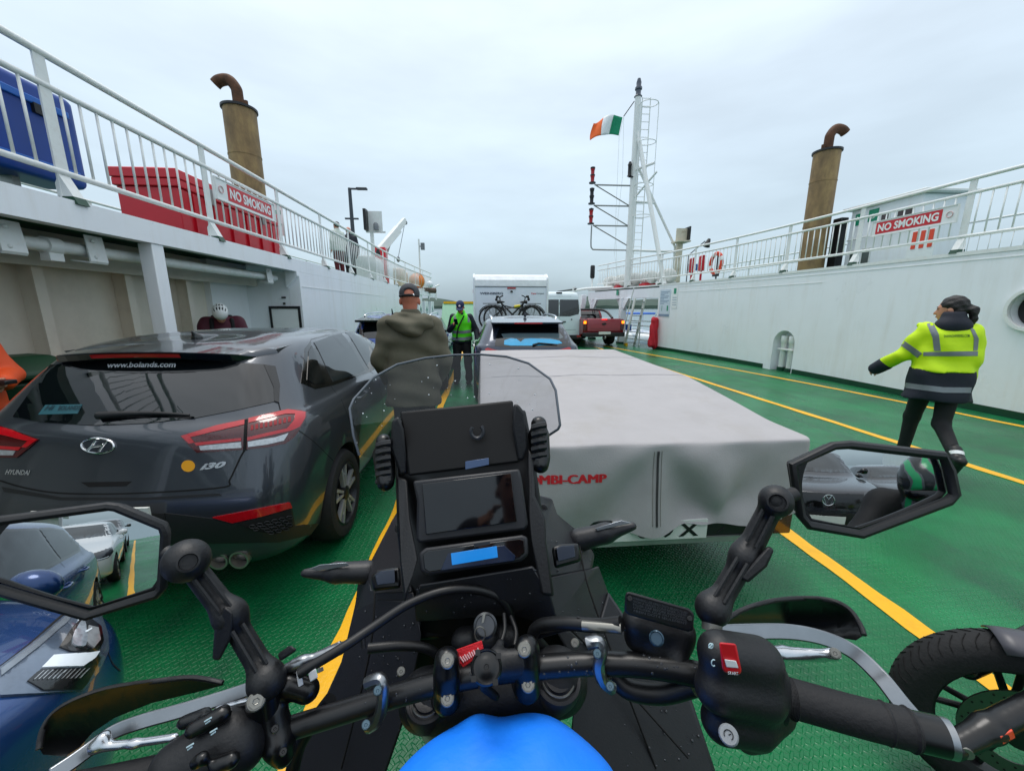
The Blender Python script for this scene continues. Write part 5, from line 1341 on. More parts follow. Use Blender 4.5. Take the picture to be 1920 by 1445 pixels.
n = len(rows[0]); mb = MB(); k = len(rows)
mb.add([p for r_ in rows for p in r_], [(i*n+j, i*n+(j+1) % n, (i+1)*n+(j+1) % n, (i+1)*n+j) for i in range(k-1) for j in range(n)]+[tuple(range((k-1)*n, k*n))])
cov = mb.build('fabric_cover', COVER, t)
sb = cov.modifiers.new('s', 'SUBSURF'); sb.levels = sb.render_levels = 1
apply_mods(cov); cov.data.polygons.foreach_set('use_smooth', [True]*len(cov.data.polygons))
cb = bvh_of(cov)
rearq = lambda x0, x1, z0, z1: [Vector((x0, 1.8, z0)), Vector((x1, 1.8, z0)), Vector((x1, 1.8, z1)), Vector((x0, 1.8, z1))]
for i in range(5): text_quad('COMBI-CAMP', rearq(.172+.0022*i, .650+.0022*i, .700+.0012*(i % 2), .748+.0012*(i % 2)), mat('red print', '#c8202c', .5, var=.03), cov, cb, .003+.0004*i, bold=0, spacing=1.02)
mb = MB(); zp = []
for i in range(13):
    hcast = cb.ray_cast(Vector((.945, 1.5, .86-.42*i/12)), Vector((0, 1, 0)))
    if hcast[0]: zp.append(hcast[0]+Vector((0, -.004, 0)))
mb.tube(zp, .006, 6); mb.build('zip', mat('zip dark grey', '#3b3a3c', .6), cov)
for dx in (-.022, .022):
    q = []
    for i in range(13):
        hcast = cb.ray_cast(Vector((.945+dx, 1.5, .86-.42*i/12)), Vector((0, 1, 0)))
        if hcast[0]: q.append(hcast[0]+Vector((0, -.001, 0)))
    mb = MB(); mb.tube(q, .0025, 5); mb.build('stitching', mat('stitch grey', '#8b8985', .7), cov)
def cover_seam(pts):
    q = []
    for x, y in pts:
        hc = cb.ray_cast(Vector((x, y, 2)), Vector((0, 0, -1)))
        if hc[0]: q.append(hc[0]+Vector((0, 0, .001)))
    MB().tube(q, .0035, 5).build('cover_seam', mat('cover seam', '#a3a1a4', .75), cov)
cover_seam([(x/10, 3.28+.01*math.sin(x)) for x in range(0, 19)]); cover_seam([(x/10, 4.35) for x in range(0, 19)])
# chassis, light board, plate
mb = MB(); mb.box((.02, 2.0, .34), (1.82, 5.2, .52)); mb.build('chassis', mat('trailer dark steel', '#24272b', .5), t, bevel=.02)
mb = MB(); mb.box((.1, 1.93, .315), (1.76, 1.985, .445)); lb = mb.build('light_board', mat('light board black', '#191b1e', .45), t, bevel=.008)
mb = MB(); mb.box((.1, 1.92, .285), (1.62, 1.99, .318)); mb.build('rear_bumper_bar', mat('zinc bar', '#9ba19c', .45, metal=.5), t)
mb = MB(); mb.box((.72, 1.905, .325), (1.27, 1.928, .44)); pl_ = mb.build('number_plate', PLATE_W, t)
text_quad('689 X', [Vector((.86, 1.903, .340)), Vector((1.22, 1.903, .340)), Vector((1.22, 1.903, .425)), Vector((.86, 1.903, .425))], INK, pl_, off=.0015, bold=.03)
text_quad('combi-camp', [Vector((.86, 1.928, .332)), Vector((.98, 1.928, .332)), Vector((.98, 1.928, .346)), Vector((.86, 1.928, .346))], LETW, lb, off=.002)
mb = MB(); mb.box((1.0, 1.922, .33), (1.13, 1.929, .349)); mb.build('red_strip', SIGNR, lb)
for x0 in (.12, 1.54):
    mb = MB(); mb.box((x0, 1.90, .33), (x0+.24, 1.94, .46)); tl = mb.build('tail_lamp', LDRED, t, bevel=.008)
    mb = MB(); mb.box((x0+.02, 1.893, .40), (x0+.1, 1.901, .45)); mb.build('lens_element', mat('lit red lens', '#e0161f', .2, emit=('#ff2020', .25)), tl)
    mb = MB(); mb.box((x0+.13, 1.893, .34), (x0+.22, 1.901, .45)); mb.build('lens_element', LDRED, tl)
for x in (-.06, 1.72):
    M = Matrix.Translation((x+.08, 3.6, .29)) @ Matrix.Rotation(R(90), 4, 'Y')
    mb = MB(M); mb.lathe([(.17, -.08), (.28, -.085), (.29, 0), (.28, .085), (.17, .08)], 28, cap=True); w_ = mb.build('wheel', TYRE, t, smooth=True)
mb = MB(); mb.tube([(.5, 5.2, .45), (.92, 6.0, .45), (.92, 6.3, .47)], .04, 8); mb.tube([(1.34, 5.2, .45), (.92, 6.0, .45)], .04, 8); mb.build('drawbar', STEEL, t)
mb = MB(); mb.tube(smooth_path([(1.45, 1.97, .45), (1.38, 1.93, .36), (1.30, 1.95, .30), (1.24, 1.97, .31)], 5), .006, 6); mb.build('strap', BLACKP, t)

# ---------------------------------------------------------------- generic dressing for cars seen mostly from one end
def dress_side(c, L, belt, H, wsb, wst, rgt, lay=(.22, .50), roof_drop=.085, wheels_y=None, glass=TINT2, handles=True, paint=None):
    zt = H-roof_drop; zb = belt+.055
    y0 = rgt+.22; yB = y0+(wst-y0)*.52
    fr = [(y0-.12, zb+.06), (y0+.12, zt-.03), (y0+.5, zt), (wst-.2, zt), (wst+.12, zt-.05), (wsb-.22, zb+.02), (wsb-.35, zb-.01), (y0, zb)]
    c.feat('window_frame', 'right', fr, GLOSSB, .002, .005, True, step=.1)
    c.feat('side_window', 'right', [(y0-.03, zb+.05), (y0+.16, zt-.045), (y0+.5, zt-.02), (yB-.03, zt-.02), (yB-.06, zb+.02), (y0+.1, zb+.02)], glass, .005, .004, True, step=.1)
    c.feat('side_window', 'right', [(yB+.05, zt-.02), (wst-.2, zt-.02), (wst+.08, zt-.07), (wsb-.33, zb+.025), (yB+.02, zb+.02)], glass, .005, .004, True, step=.1)
    for ln in ([(y0+.1, .5), (y0+.02, zb)], [(yB, .25), (yB, zb)], [(wsb-.35, .3), (wsb-.3, zb)]): c.seam('right', ln); c.seam('left', ln)
    c.feat('windscreen', 'front', [(-.66, belt+.08), (.66, belt+.08), (.55, H-.10), (-.55, H-.10)], glass, .004)
    for sx in (-1, 1):
        p0 = c.pt(sx*(c.wl[1]-.02), wsb-.42, belt+.08); p1 = c.pt(sx*(c.wl[1]+.11), wsb-.42, belt+.11)
        sd_obj('door_mirror', [('ell', tuple(p1), (.10, .07, .075)), ('cap', tuple(p0), .025, tuple(p1), .03)], paint or GLOSSB, c.root, vox=.018, k=.02)
        if handles:
            for y in (y0+.35, yB+.2):
                mb = MB(c.T); w_ = c.wl[1]+.005
                mb.tube(smooth_path([(sx*(w_-.02), y, belt-.1), (sx*(w_+.022), y+.03, belt-.1), (sx*(w_+.022), y+.17, belt-.095), (sx*(w_-.02), y+.2, belt-.095)], 4), .012, 8); mb.build('door_handle', paint or CHROME, c.root, smooth=True)
def head_lamps(c, poly, drl=None):
    a, b = c.feat('headlamp', 'front', poly, mat('headlamp glass', '#2a2f36', .06, spec=.7, coat=1.0), .006, .01, True)
    if drl:
        for q, ch in zip(c.feat('running_light', 'front', drl, mat('running light', '#e4ebf2', .2), .009, .002, True), (a, b)): attach(q, ch)
    return a, b

# ---------------------------------------------------------------- blue car at the left, nose at the lower-left corner
BLUEC = car_paint('blue metallic paint', '#1d427a', rough=.25, metal=.4)
lvb = std_levels(4.25, 1.80, 1.46, belt=1.0, rgt=.6, rgb=.25, wsb=3.15, wst=2.35, hood=.80, hoodb=.98, roofw=.68)
bc = Car('blue_car', 'shiny blue car whose right headlamp fills the lower left corner', 'car', -1.83, 1.24-4.25, 0, lvb, BLUEC, ([(.78, .32), (3.38, .32)], .885, .21, 'multi'))
dress_side(bc, 4.25, 1.0, 1.46, 3.15, 2.35, .6, paint=BLUEC)
c6 = lambda pts: [(x/2.667, 920+y/2.667) for x, y in pts]
hl = bc.pix('headlamp', c6([(-60, 1010), (-60, 930), (0, 888), (150, 775), (260, 680), (345, 608), (420, 612), (500, 632), (528, 720), (533, 800), (485, 905), (405, 1000), (200, 1018), (0, 1032)]), mat('blue tinted lamp glass', '#5d6a7c', .10, metal=.35, var=.45, scale=7, coat=1.0), .006, .01, True, step=14)[0]
HB = mat('lamp black bezel', '#0c0e11', .2, coat=.6)
def hp(nm, poly, m, off, sm=False):
    o = bc.pix(nm, c6(poly), m, off, .002, False, hl, sm, step=8); return o
hp('lamp_bezel', [(285, 795), (350, 700), (395, 650), (430, 640), (490, 690), (500, 760), (480, 800), (440, 818), (340, 815)], HB, .009)
hp('projector_lens', [(345, 780), (370, 700), (400, 665), (415, 700), (405, 790)], mat('projector glass', '#b8c2cc', .1, metal=.6, var=.3, scale=90), .012, True)
hp('reflector', [(410, 770), (425, 690), (470, 700), (480, 760), (445, 800)], LCLEAR, .0115)
hp('running_light', [(193, 900), (255, 838), (440, 820), (478, 812), (455, 845), (395, 888)], mat('running light', '#e4ebf2', .2), .010)
hp('lower_bezel', [(125, 965), (190, 908), (395, 895), (470, 830), (485, 845), (420, 965), (390, 1000), (200, 1008)], HB, .009)
for k in range(11):
    x = 150+k*22; hp('louvre', [(x, 962-k*1.5), (x+50, 918-k*2), (x+54, 918-k*2), (x+5, 962-k*1.5)], LCLEAR, .011)
hp('chrome_bar', [(0, 905), (150, 790), (300, 660), (345, 612), (372, 612), (330, 668), (180, 800), (0, 940)], mat('lamp silver trim', '#9aa3ad', .25, metal=.7, var=.3, scale=12), .009)
for q in ([(380, 655), (425, 628), (427, 634), (384, 660)], [(408, 722), (436, 704), (438, 710), (411, 728)]): hp('light_strip', q, mat('running light', '#e4ebf2', .2), .013)
bc.pseam(c6([(0, 880), (150, 765), (255, 670), (335, 600)]), .006)
bc.pseam(c6([(533, 790), (560, 860), (600, 900)]), .004)
bc.feat('lower_grille', 'front', [(-.6, .3), (.6, .3), (.5, .5), (-.5, .5)], PLASTIC, .004)
bc.feat('rear_window', 'rear', [(-.58, 1.06), (.58, 1.06), (.5, 1.36), (-.5, 1.36)], TINT, .004)

# ---------------------------------------------------------------- blue estate in front of the grey hatchback
BLUES = car_paint('bright blue paint', '#1d4a9c', rough=.28, metal=.3)
lvs = std_levels(4.5, 1.86, 1.50, belt=1.03, rgt=.50, rgb=.22, wsb=3.3, wst=2.4, hood=.9, hoodb=1.02, roofw=.74)
bs = Car('blue_estate_car', 'blue estate car parked ahead of the dark grey hatchback', 'car', -1.62, 7.0, 0, lvs, BLUES, ([(.85, .34), (3.6, .34)], .92, .22, 'five'))
dress_side(bs, 4.5, 1.03, 1.50, 3.3, 2.4, .5)
bs.feat('rear_window', 'rear', [(-.72, 1.07), (.72, 1.07), (.64, 1.40), (-.64, 1.40)], TINT, .004)
mb = MB(bs.T); mb.prism([(.22, 1.40), (.24, 1.36), (.62, 1.36), (.75, 1.455)], 'x', -.66, .66); mb.build('roof_spoiler', GLOSSB, bs.root, bevel=.015)
bs.feat('tail_lamp', 'rear', [(.58, .95), (.90, 1.0), (.90, .86), (.62, .84)], LRED, .006, .01, True)
for sx in (-1, 1):
    mb = MB(bs.T); mb.tube(smooth_path([(sx*.62, .75, 1.46), (sx*.63, .95, 1.505), (sx*.62, 2.0, 1.52), (sx*.60, 2.35, 1.46)], 5), .014, 8); mb.build('roof_rail', CHROME, bs.root, smooth=True)
mb = MB(bs.T); mb.tube([(-.1, .8, 1.48), (-.1, .74, 1.60)], [.02, .008], 8); mb.build('aerial', BLACKP, bs.root)
bs.plate(.085, .80, '', sign=1)

# ---------------------------------------------------------------- dark crossover towing the trailer
RENP = car_paint('slate blue paint', '#2b3547', rough=.26, metal=.5)
lvr = std_levels(4.4, 1.84, 1.475, belt=1.02, rgt=.66, rgb=.20, wsb=3.3, wst=2.45, hood=.9, hoodb=1.02, roofw=.70)
rn = Car('crossover_car', 'slate blue crossover car in front of the covered trailer', 'car', .76, 6.05, 0, lvr, RENP, ([(.85, .34), (3.5, .34)], .91, .22, 'five'))
dress_side(rn, 4.4, 1.02, 1.475, 3.3, 2.45, .66)
c8 = lambda pts: [(870+x/8, 500+y/8) for x, y in pts]
rw2 = rn.pix('rear_window', c8([(460, 1190), (480, 1060), (515, 960), (560, 915), (830, 900), (1220, 900), (1480, 915), (1530, 970), (1580, 1080), (1610, 1195), (1400, 1210), (700, 1212)]), TINT, .004, .008, step=8)
rn.pix('sun_shade', c8([(600, 1170), (605, 1105), (700, 1075), (790, 1085), (850, 1130), (900, 1085), (1000, 1075), (1300, 1085), (1430, 1110), (1475, 1150), (1380, 1165), (1050, 1185), (700, 1185)]), mat('cyan sun shade', '#13a9dd', .25, var=.12, scale=7, coat=.8), .0055, .001, False, rw2, step=8)
rn.pix('window_glare', c8([(560, 1010), (700, 1000), (1440, 1000), (1490, 1060), (1440, 1085), (600, 1080)]), mat('pale painted glare', '#55666c', .12, coat=.8), .005, .001, False, rw2, step=8)  # reflected glare on the rear glass, painted as a paler patch
mb = MB(rn.T); mb.prism([(.30, 1.385), (.32, 1.355), (.74, 1.36), (.86, 1.44)], 'x', -.60, .60); sp2 = mb.build('roof_spoiler', RENP, rn.root, bevel=.015)
mb = MB(rn.T); mb.box((-.22, .292, 1.36), (.24, .315, 1.383)); mb.build('brake_light', LRED, sp2)
for sx in (-1, 1):
    mb = MB(rn.T); mb.tube(smooth_path([(sx*.56, .85, 1.40), (sx*.585, 1.0, 1.465), (sx*.59, 2.0, 1.49), (sx*.56, 2.5, 1.42)], 5), .022, 8); mb.build('roof_rail', CHROME, rn.root, smooth=True)
mb = MB(rn.T @ Matrix.Translation((.03, .98, 1.44))); mb.add([(0, 0, .0), (.035, 0, .05), (0, 0, .11), (-.035, 0, .05), (0, -.03, .05), (0, .12, .03)], [(0, 1, 4), (1, 2, 4), (2, 3, 4), (3, 0, 4), (0, 5, 1), (1, 5, 2), (2, 5, 3), (3, 5, 0)]); mb.build('roof_aerial', mat('aerial dark', '#141a26', .3), rn.root)
rn.pix('tail_lamp', c8([(315, 1235), (350, 1215), (510, 1255), (440, 1300), (345, 1310)]), LRED, .006, .01, True, step=4)
rn.feat('tail_light_bar', 'rear', [(-.6, .93), (.6, .93), (.6, .95), (-.6, .95)], LDRED, .004)
w0 = [pix_proj(rn.bvh0)(*p) for p in c8([(1030, 1185), (1120, 1160), (1400, 1175)])]
mb = MB(); mb.tube([a+b*.02 for a, b in w0], [.018, .016, .006], 8); mb.build('rear_wiper', PLASTIC, rn.root, smooth=True)

# ---------------------------------------------------------------- motorhome with bicycles
t = thing('motorhome', 'white motorhome seen from behind, carrying two black bicycles', 'motorhome', (.92, 12, 0))
MHW = mat('motorhome white', '#dfe6ee', .3, var=.03, scale=.8, coat=.4, dirt=('#b9c2cc', .3, .8))
x0, x1 = -.20, 2.03
mb = MB(); mb.prism([(12.0, .42), (12.0, 2.22), (12.02, 2.42), (12.1, 2.54), (12.28, 2.60), (17.5, 2.60), (18.2, 2.1), (18.8, 1.2), (18.8, .42)], 'x', x0, x1); mb.build('body', MHW, t, bevel=.03)
mb = MB(); mb.prism([(11.985, 2.26), (11.99, 2.44), (12.08, 2.56), (12.26, 2.615), (12.26, 2.6), (12.1, 2.54), (12.0, 2.42), (12.0, 2.26)], 'x', x0+.03, x1-.03); mb.build('roof_cornice', mat('cornice white', '#f0f3f5', .25, coat=.5), t)
mb = MB(); mb.box((x0+.02, 11.985, 2.235), (x1-.02, 11.998, 2.25)); mb.build('cornice_seam', GREY, t)
for sx in (x0, x1):
    mb = MB(); mb.tube(smooth_path([(sx, 11.995, .5), (sx, 11.995, 2.3), (sx, 12.05, 2.5), (sx, 12.3, 2.61), (sx, 13, 2.61)], 5), .035, 10); mb.build('corner_profile', mat('corner trim', '#e9edf0', .3), t, smooth=True)
mb = MB(); mb.box((.80, 11.975, 2.18), (1.06, 11.998, 2.225)); mb.build('brake_light', LRED, t, bevel=.005)
mb = MB(); mb.box((.9, 11.95, 2.08), (.96, 11.998, 2.13)); mb.build('reversing_camera', BLACKP, t)
Q = lambda a, b, c, d: [Vector((a, 11.998, c)), Vector((b, 11.998, c)), Vector((b, 11.998, d)), Vector((a, 11.998, d))]
text_quad('WEINSBERG', Q(-.03, .67, 2.01, 2.08), mat('motorhome lettering', '#27384f', .4), t, off=.003, bold=.03)
text_quad('Cara', Q(1.53, 1.68, 2.02, 2.075), SIGNR, t, off=.003); text_quad('Compact', Q(1.69, 1.93, 2.01, 2.075), GREY, t, off=.003)
mb = MB(); mb.box((x0-.04, 11.99, 2.05), (x0, 12.05, 2.16)); mb.build('marker_lamp', LRED, t)
mb = MB(); mb.box((x1, 12.2, 2.2), (x1+.06, 12.3, 2.5)); mb.build('marker_lamp', GREY, t)
mb = MB(); mb.box((x0+.05, 11.9, .4), (x1-.05, 12.0, .75)); mb.build('rear_bumper', PLASTIC, t, bevel=.03)
for sx in (-.08, 1.75):
    mb = MB(); mb.box((sx, 11.88, .6), (sx+.16, 11.91, .95)); mb.build('tail_lamp', LRED, t, bevel=.01)
for y in (13.4, 17.3):
    for xx in (x0+.02, x1-.24):
        mb = MB(Matrix.Translation((xx+.11, y, .34)) @ Matrix.Rotation(R(90), 4, 'Y')); mb.lathe([(.2, -.1), (.33, -.11), (.34, 0), (.33, .11), (.2, .1)], 24); mb.build('wheel', TYRE, t, smooth=True)
rk = thing('bicycle_rack', 'slim silver bicycle rack on the back of the motorhome', 'rack', (.95, 11.7, 1.0))
for zz in (1.62,):
    mb = MB(); mb.tube([(.45, 11.9, zz), (.45, 11.72, zz), (1.35, 11.72, zz), (1.35, 11.9, zz)], .02, 8); mb.build('frame_tube', CHROME, rk, smooth=True)
for yy in (11.42, 11.68):
    mb = MB(); mb.box((-.1, yy-.035, .93), (1.95, yy+.035, .96)); mb.build('wheel_channel', STEEL, rk)
for xx in (.45, 1.35):
    mb = MB(); mb.tube([(xx, 11.97, .9), (xx, 11.38, .92)], .02, 8); mb.tube([(xx, 11.93, .9), (xx, 11.93, 1.7)], .02, 8); mb.build('frame_tube', STEEL, rk)
def bicycle(label, xf, xr, y, acc):
    """wheel centres along x (front, rear)"""
    d = 1 if xr > xf else -1; r_ = .36; zc = .96+r_
    b = thing('bicycle', label, 'bicycle', ((xf+xr)/2, y, .96), 'bicycles on the motorhome rack')
    BK = mat('bicycle black', '#101113', .35, var=.1)
    for x in (xf, xr):
        wh = bpy.data.objects.new('wheel', None); col.objects.link(wh); wh.location = (x, y, zc); attach(wh, b)
        M = Matrix.Translation((x, y, zc)) @ Matrix.Rotation(R(90), 4, 'X')
        mb = MB(M); mb.tube([(r_*math.cos(a)*.93, r_*math.sin(a)*.93, 0) for a in [2*math.pi*i/36 for i in range(36)]], .027, 8, closed=True); mb.build('tyre', RUBBER, wh, smooth=True)
        mb = MB(M); mb.lathe([(.02, -.04), (.03, 0), (.02, .04)], 10); mb.build('hub', BK, wh)
        mb = MB(M)
        for i in range(14):
            a = 2*math.pi*i/14; mb.tube([(.02*math.cos(a+.6), .02*math.sin(a+.6), .02*(-1)**i), (r_*.9*math.cos(a), r_*.9*math.sin(a), 0)], .0022, 4)
        stuff(mb.build('spokes', GREY, wh))
    L = lambda f, z: Vector((xf+(xr-xf)*f, y, zc+z))
    hd, bb, st = L(.17, .42), L(.58, -.05), L(.72, .42)
    for nm, p in (('down_tube', [hd, bb]), ('seat_tube', [bb, st]), ('top_tube', [L(.18, .37), L(.69, .25)]), ('chain_stay', [bb, L(1, 0)]), ('seat_stay', [L(.69, .25), L(1, 0)]), ('fork', [L(.14, .50), L(.19, .32), L(0, 0)])):
        mb = MB(); mb.tube(p, .024 if nm in ('down_tube',) else .017, 8); mb.build(nm, BK, b, smooth=True)
    mb = MB(); mb.tube([L(.13, .5), L(.12, .60)], .016, 8); mb.build('stem', BK, b)
    mb = MB(); mb.tube(smooth_path([L(.2, .64)+Vector((0, -.10, 0)), L(.11, .60), L(.12, .61)+Vector((0, .04, 0)), L(.2, .66)+Vector((0, .12, 0))], 4), .014, 8); mb.build('handlebar', BK, b, smooth=True)
    sd_obj('display', [('ell', tuple(L(.06, .62)), (.05, .06, .04)), ('ell', tuple(L(.03, .54)), (.04, .04, .05))], BK, b, vox=.015, k=.02, smooth=0)
    sd_obj('saddle', [('cap', tuple(L(.66, .46)), .02, tuple(L(.80, .47)), .055)], BK, b, vox=.014, smooth=1)
    for x, a0, a1 in ((xf, 30, 150), (xr, 20, 160)):
        mb = MB(); mb.tube([(x+(r_+.02)*math.cos(R(a)), y, zc+(r_+.02)*math.sin(R(a))) for a in range(a0, a1+1, 12)], .014, 6); mb.build('mudguard', BK, b, smooth=True)
    mb = MB(); mb.tube([L(.8, .42), L(1.2, .42)], .012, 6); mb.tube([L(1.0, 0), L(1.05, .42)], .008, 6); mb.build('luggage_rack', BK, b)
    mb = MB(); mb.tube([bb, bb+Vector((.1*d, -.08, -.12))], .012, 6); mb.tube([bb+Vector((0, -.03, 0)), bb+Vector((0, -.02, 0))], .10, 18); mb.build('crankset', BK, b)
    if acc: 
        mb = MB(); mb.tube([L(.25, .36), L(.40, .33)], .04, 10); mb.build('lock_wrap', mat('yellow lock', '#d8c428', .5), b, smooth=True)
    return b
bicycle('nearer black bicycle on the motorhome rack, facing right', 1.42, .28, 11.42, True)
bicycle('farther black bicycle on the motorhome rack, facing left', .42, 1.56, 11.68, False)

# ---------------------------------------------------------------- white van
t = thing('white_van', 'white panel van with dark rear windows between motorhome and pickup', 'van', (3.2, 16, 0))
VW_ = mat('van white', '#dbe6ea', .28, var=.03, coat=.5)
lvv = [dict(z=.28, hw=.93, yr=.06, yf=5.6), dict(z=.45, hw=.99, yr=0, yf=5.7), dict(z=.9, hw=1.0, yr=0, yf=5.7), dict(z=(1.25, 1.25, 1.0), hw=.99, yr=.01, yf=5.4), dict(z=(1.6, 1.6, 1.25), hw=.96, yr=.03, yf=4.9), dict(z=2.05, hw=.88, yr=.07, yf=4.3), dict(z=2.2, hw=.83, yr=.12, yf=4.1), dict(z=2.265, hw=.75, yr=.22, yf=3.9), dict(z=2.29, hw=.4, yr=.5, yf=3.5)]
for l in lvv: l['rc'] = (.07, .09)
vs_, fs_ = loft_body(lvv, .02); T = Matrix.Translation((3.22, 16, 0))
mb = MB(T); mb.add(vs_, fs_); vb = mb.build('body', VW_, t); sb = vb.modifiers.new('s', 'SUBSURF'); sb.levels = sb.render_levels = 2; apply_mods(vb); vb.data.polygons.foreach_set('use_smooth', [True]*len(vb.data.polygons))
vv = bvh_of(vb); pj = dir_proj(vv, (3.22, 16, 0), (1, 0, 0), (0, 0, 1), (0, 1, 0))
for sx in (-1, 1):
    patch('rear_window', [(sx*.02, 1.95), (sx*.80, 1.95), (sx*.85, 1.5), (sx*.82, 1.36), (sx*.45, 1.27), (sx*.02, 1.27)], pj, TINT, t, .006)
    patch('tail_lamp', [(sx*.90, 1.25), (sx*.985, 1.25), (sx*.985, .78), (sx*.90, .78)], pj, LRED, t, .008)
strip('panel_gap', [(0, .42), (0, 2.2)], pj, SEAM, t, .012, .002); strip('panel_gap', [(-.9, .72), (.9, .72)], pj, SEAM, t, .01, .002); strip('panel_gap', [(-.82, 2.08), (.82, 2.08)], pj, SEAM, t, .008, .002)
mb = MB(T); mb.box((.1, -.03, 1.03), (.28, .0, 1.07)); mb.build('door_handle', BLACKP, t); mb = MB(T); mb.box((.5, -.02, 1.12), (.55, .0, 1.17)); mb.build('door_lock', BLACKP, t)
mb = MB(T); mb.box((-.9, -.08, .33), (.98, .05, .5)); mb.build('rear_bumper', PLASTIC, t, bevel=.02); mb = MB(T); mb.box((.75, -.09, .42), (.93, -.07, .5)); mb.build('reflector', LRED, t)
mb = MB(T); mb.box((-.12, .1, 2.2), (.12, .18, 2.25)); mb.build('brake_light', BLACKP, t)
for y in (.95, 4.6):
    for xx in (-.92, .72):
        mb = MB(T @ Matrix.Translation((xx+.1, y, .34)) @ Matrix.Rotation(R(90), 4, 'Y')); mb.lathe([(.2, -.1), (.33, -.11), (.34, 0), (.33, .11), (.2, .1)], 24); mb.build('wheel', TYRE, t, smooth=True)

# ---------------------------------------------------------------- red pickup
t = thing('red_pickup', 'dark red pickup truck with lit amber rear lamps at the right bow', 'pickup', (5.02, 15.9, 0))
PR_ = car_paint('deep red paint', '#8a1826', rough=.28, metal=.3)
T = Matrix.Translation((5.03, 15.7, 0)) @ Matrix.Rotation(R(7), 4, 'Z')
mb = MB(T); mb.prism([(.04, .55), (0, .62), (.02, 1.16), (2.0, 1.18), (2.0, .45), (.9, .45)], 'x', -.90, .90); mb.build('load_bed', PR_, t, bevel=.035, seg=3)
mb = MB(T); mb.prism([(-.03, .66), (-.035, 1.14), (-.01, 1.18), (.03, 1.18), (.03, .66)], 'x', -.74, .74); tg = mb.build('tailgate', PR_, t, bevel=.02)
mb = MB(T); mb.box((-.62, -.045, .78), (.62, -.034, .80)); mb.build('crease', PR_, tg); mb = MB(T); mb.tube([(-.09*math.cos(a), -.045, .97+.04*math.sin(a)) for a in [2*math.pi*i/20 for i in range(20)]], .012, 6, closed=True); mb.box((-.08, -.045, .95), (.08, -.038, .99)); mb.build('oval_badge', BLACKP, tg)
mb = MB(T); mb.box((-.12, -.05, 1.135), (.12, -.034, 1.165)); mb.build('brake_light', mat('lit red lamp', '#e5121c', .2, emit=('#ff1a1a', 1.5)), tg)
mb = MB(T); mb.prism([(2.0, 1.12), (2.1, 1.3), (2.3, 1.50), (2.7, 1.55), (3.6, 1.53), (4.3, 1.15), (5.2, 1.05), (5.3, .6), (5.2, .4), (2.0, .45)], 'x', -.86, .86); mb.build('cab', PR_, t, bevel=.06, seg=3)
mb = MB(T); mb.prism([(2.02, 1.17), (2.105, 1.32), (2.27, 1.47), (2.25, 1.475), (2.08, 1.33), (1.995, 1.17)], 'x', -.72, .72); mb.build('rear_window', TINT, t)
mb = MB(T); mb.tube(smooth_path([(-.8, .9, 1.18), (-.76, 1.5, 1.46), (-.5, 1.9, 1.53), (.5, 1.9, 1.53), (.76, 1.5, 1.46), (.8, .9, 1.18)], 5), .05, 10); mb.build('sports_bar', BLACKP, t, smooth=True)
for sx in (-1, 1):
    mb = MB(T); mb.prism([(-.02, .72), (-.025, 1.12), (.02, 1.12), (.02, .72)], 'x', sx*.76, sx*.90); tl = mb.build('tail_lamp', LDRED, t, bevel=.01)
    mb = MB(T); mb.box((min(sx*.78, sx*.89), -.035, .98), (max(sx*.78, sx*.89), -.026, 1.09)); mb.build('indicator', mat('lit amber lamp', '#ff7a10', .2, emit=('#ff7a18', 3.0)), tl)
mb = MB(T); mb.box((-.9, -.12, .45), (.9, .08, .62)); mb.build('rear_bumper', PLASTIC, t, bevel=.03)
mb = MB(T); mb.box((-.26, -.13, .55), (.26, -.121, .66)); mb.build('number_plate', PLATE_W, t)
mb = MB(T); mb.tube([(0, .05, .38), (0, -.18, .38)], .03, 8); mb.ellipsoid((0, -.2, .43), (.04, .04, .05), 10, 8); mb.build('tow_bar', STEEL, t, smooth=True)
for y in (1.15, 4.35):
    for xx in (-.92, .66):
        mb = MB(T @ Matrix.Translation((xx+.13, y, .38)) @ Matrix.Rotation(R(90), 4, 'Y')); mb.lathe([(.22, -.12), (.36, -.13), (.38, 0), (.36, .13), (.22, .12)], 28); mb.build('wheel', TYRE, t, smooth=True)
        mb = MB(T); mb.tube([(xx+.13+(.14 if xx > 0 else -.14), y+.44*math.cos(a), .38+.44*math.sin(a)) for a in [math.pi*i/12 for i in range(13)]], .035, 6); mb.build('wheel_arch', PLASTIC, t, smooth=True)
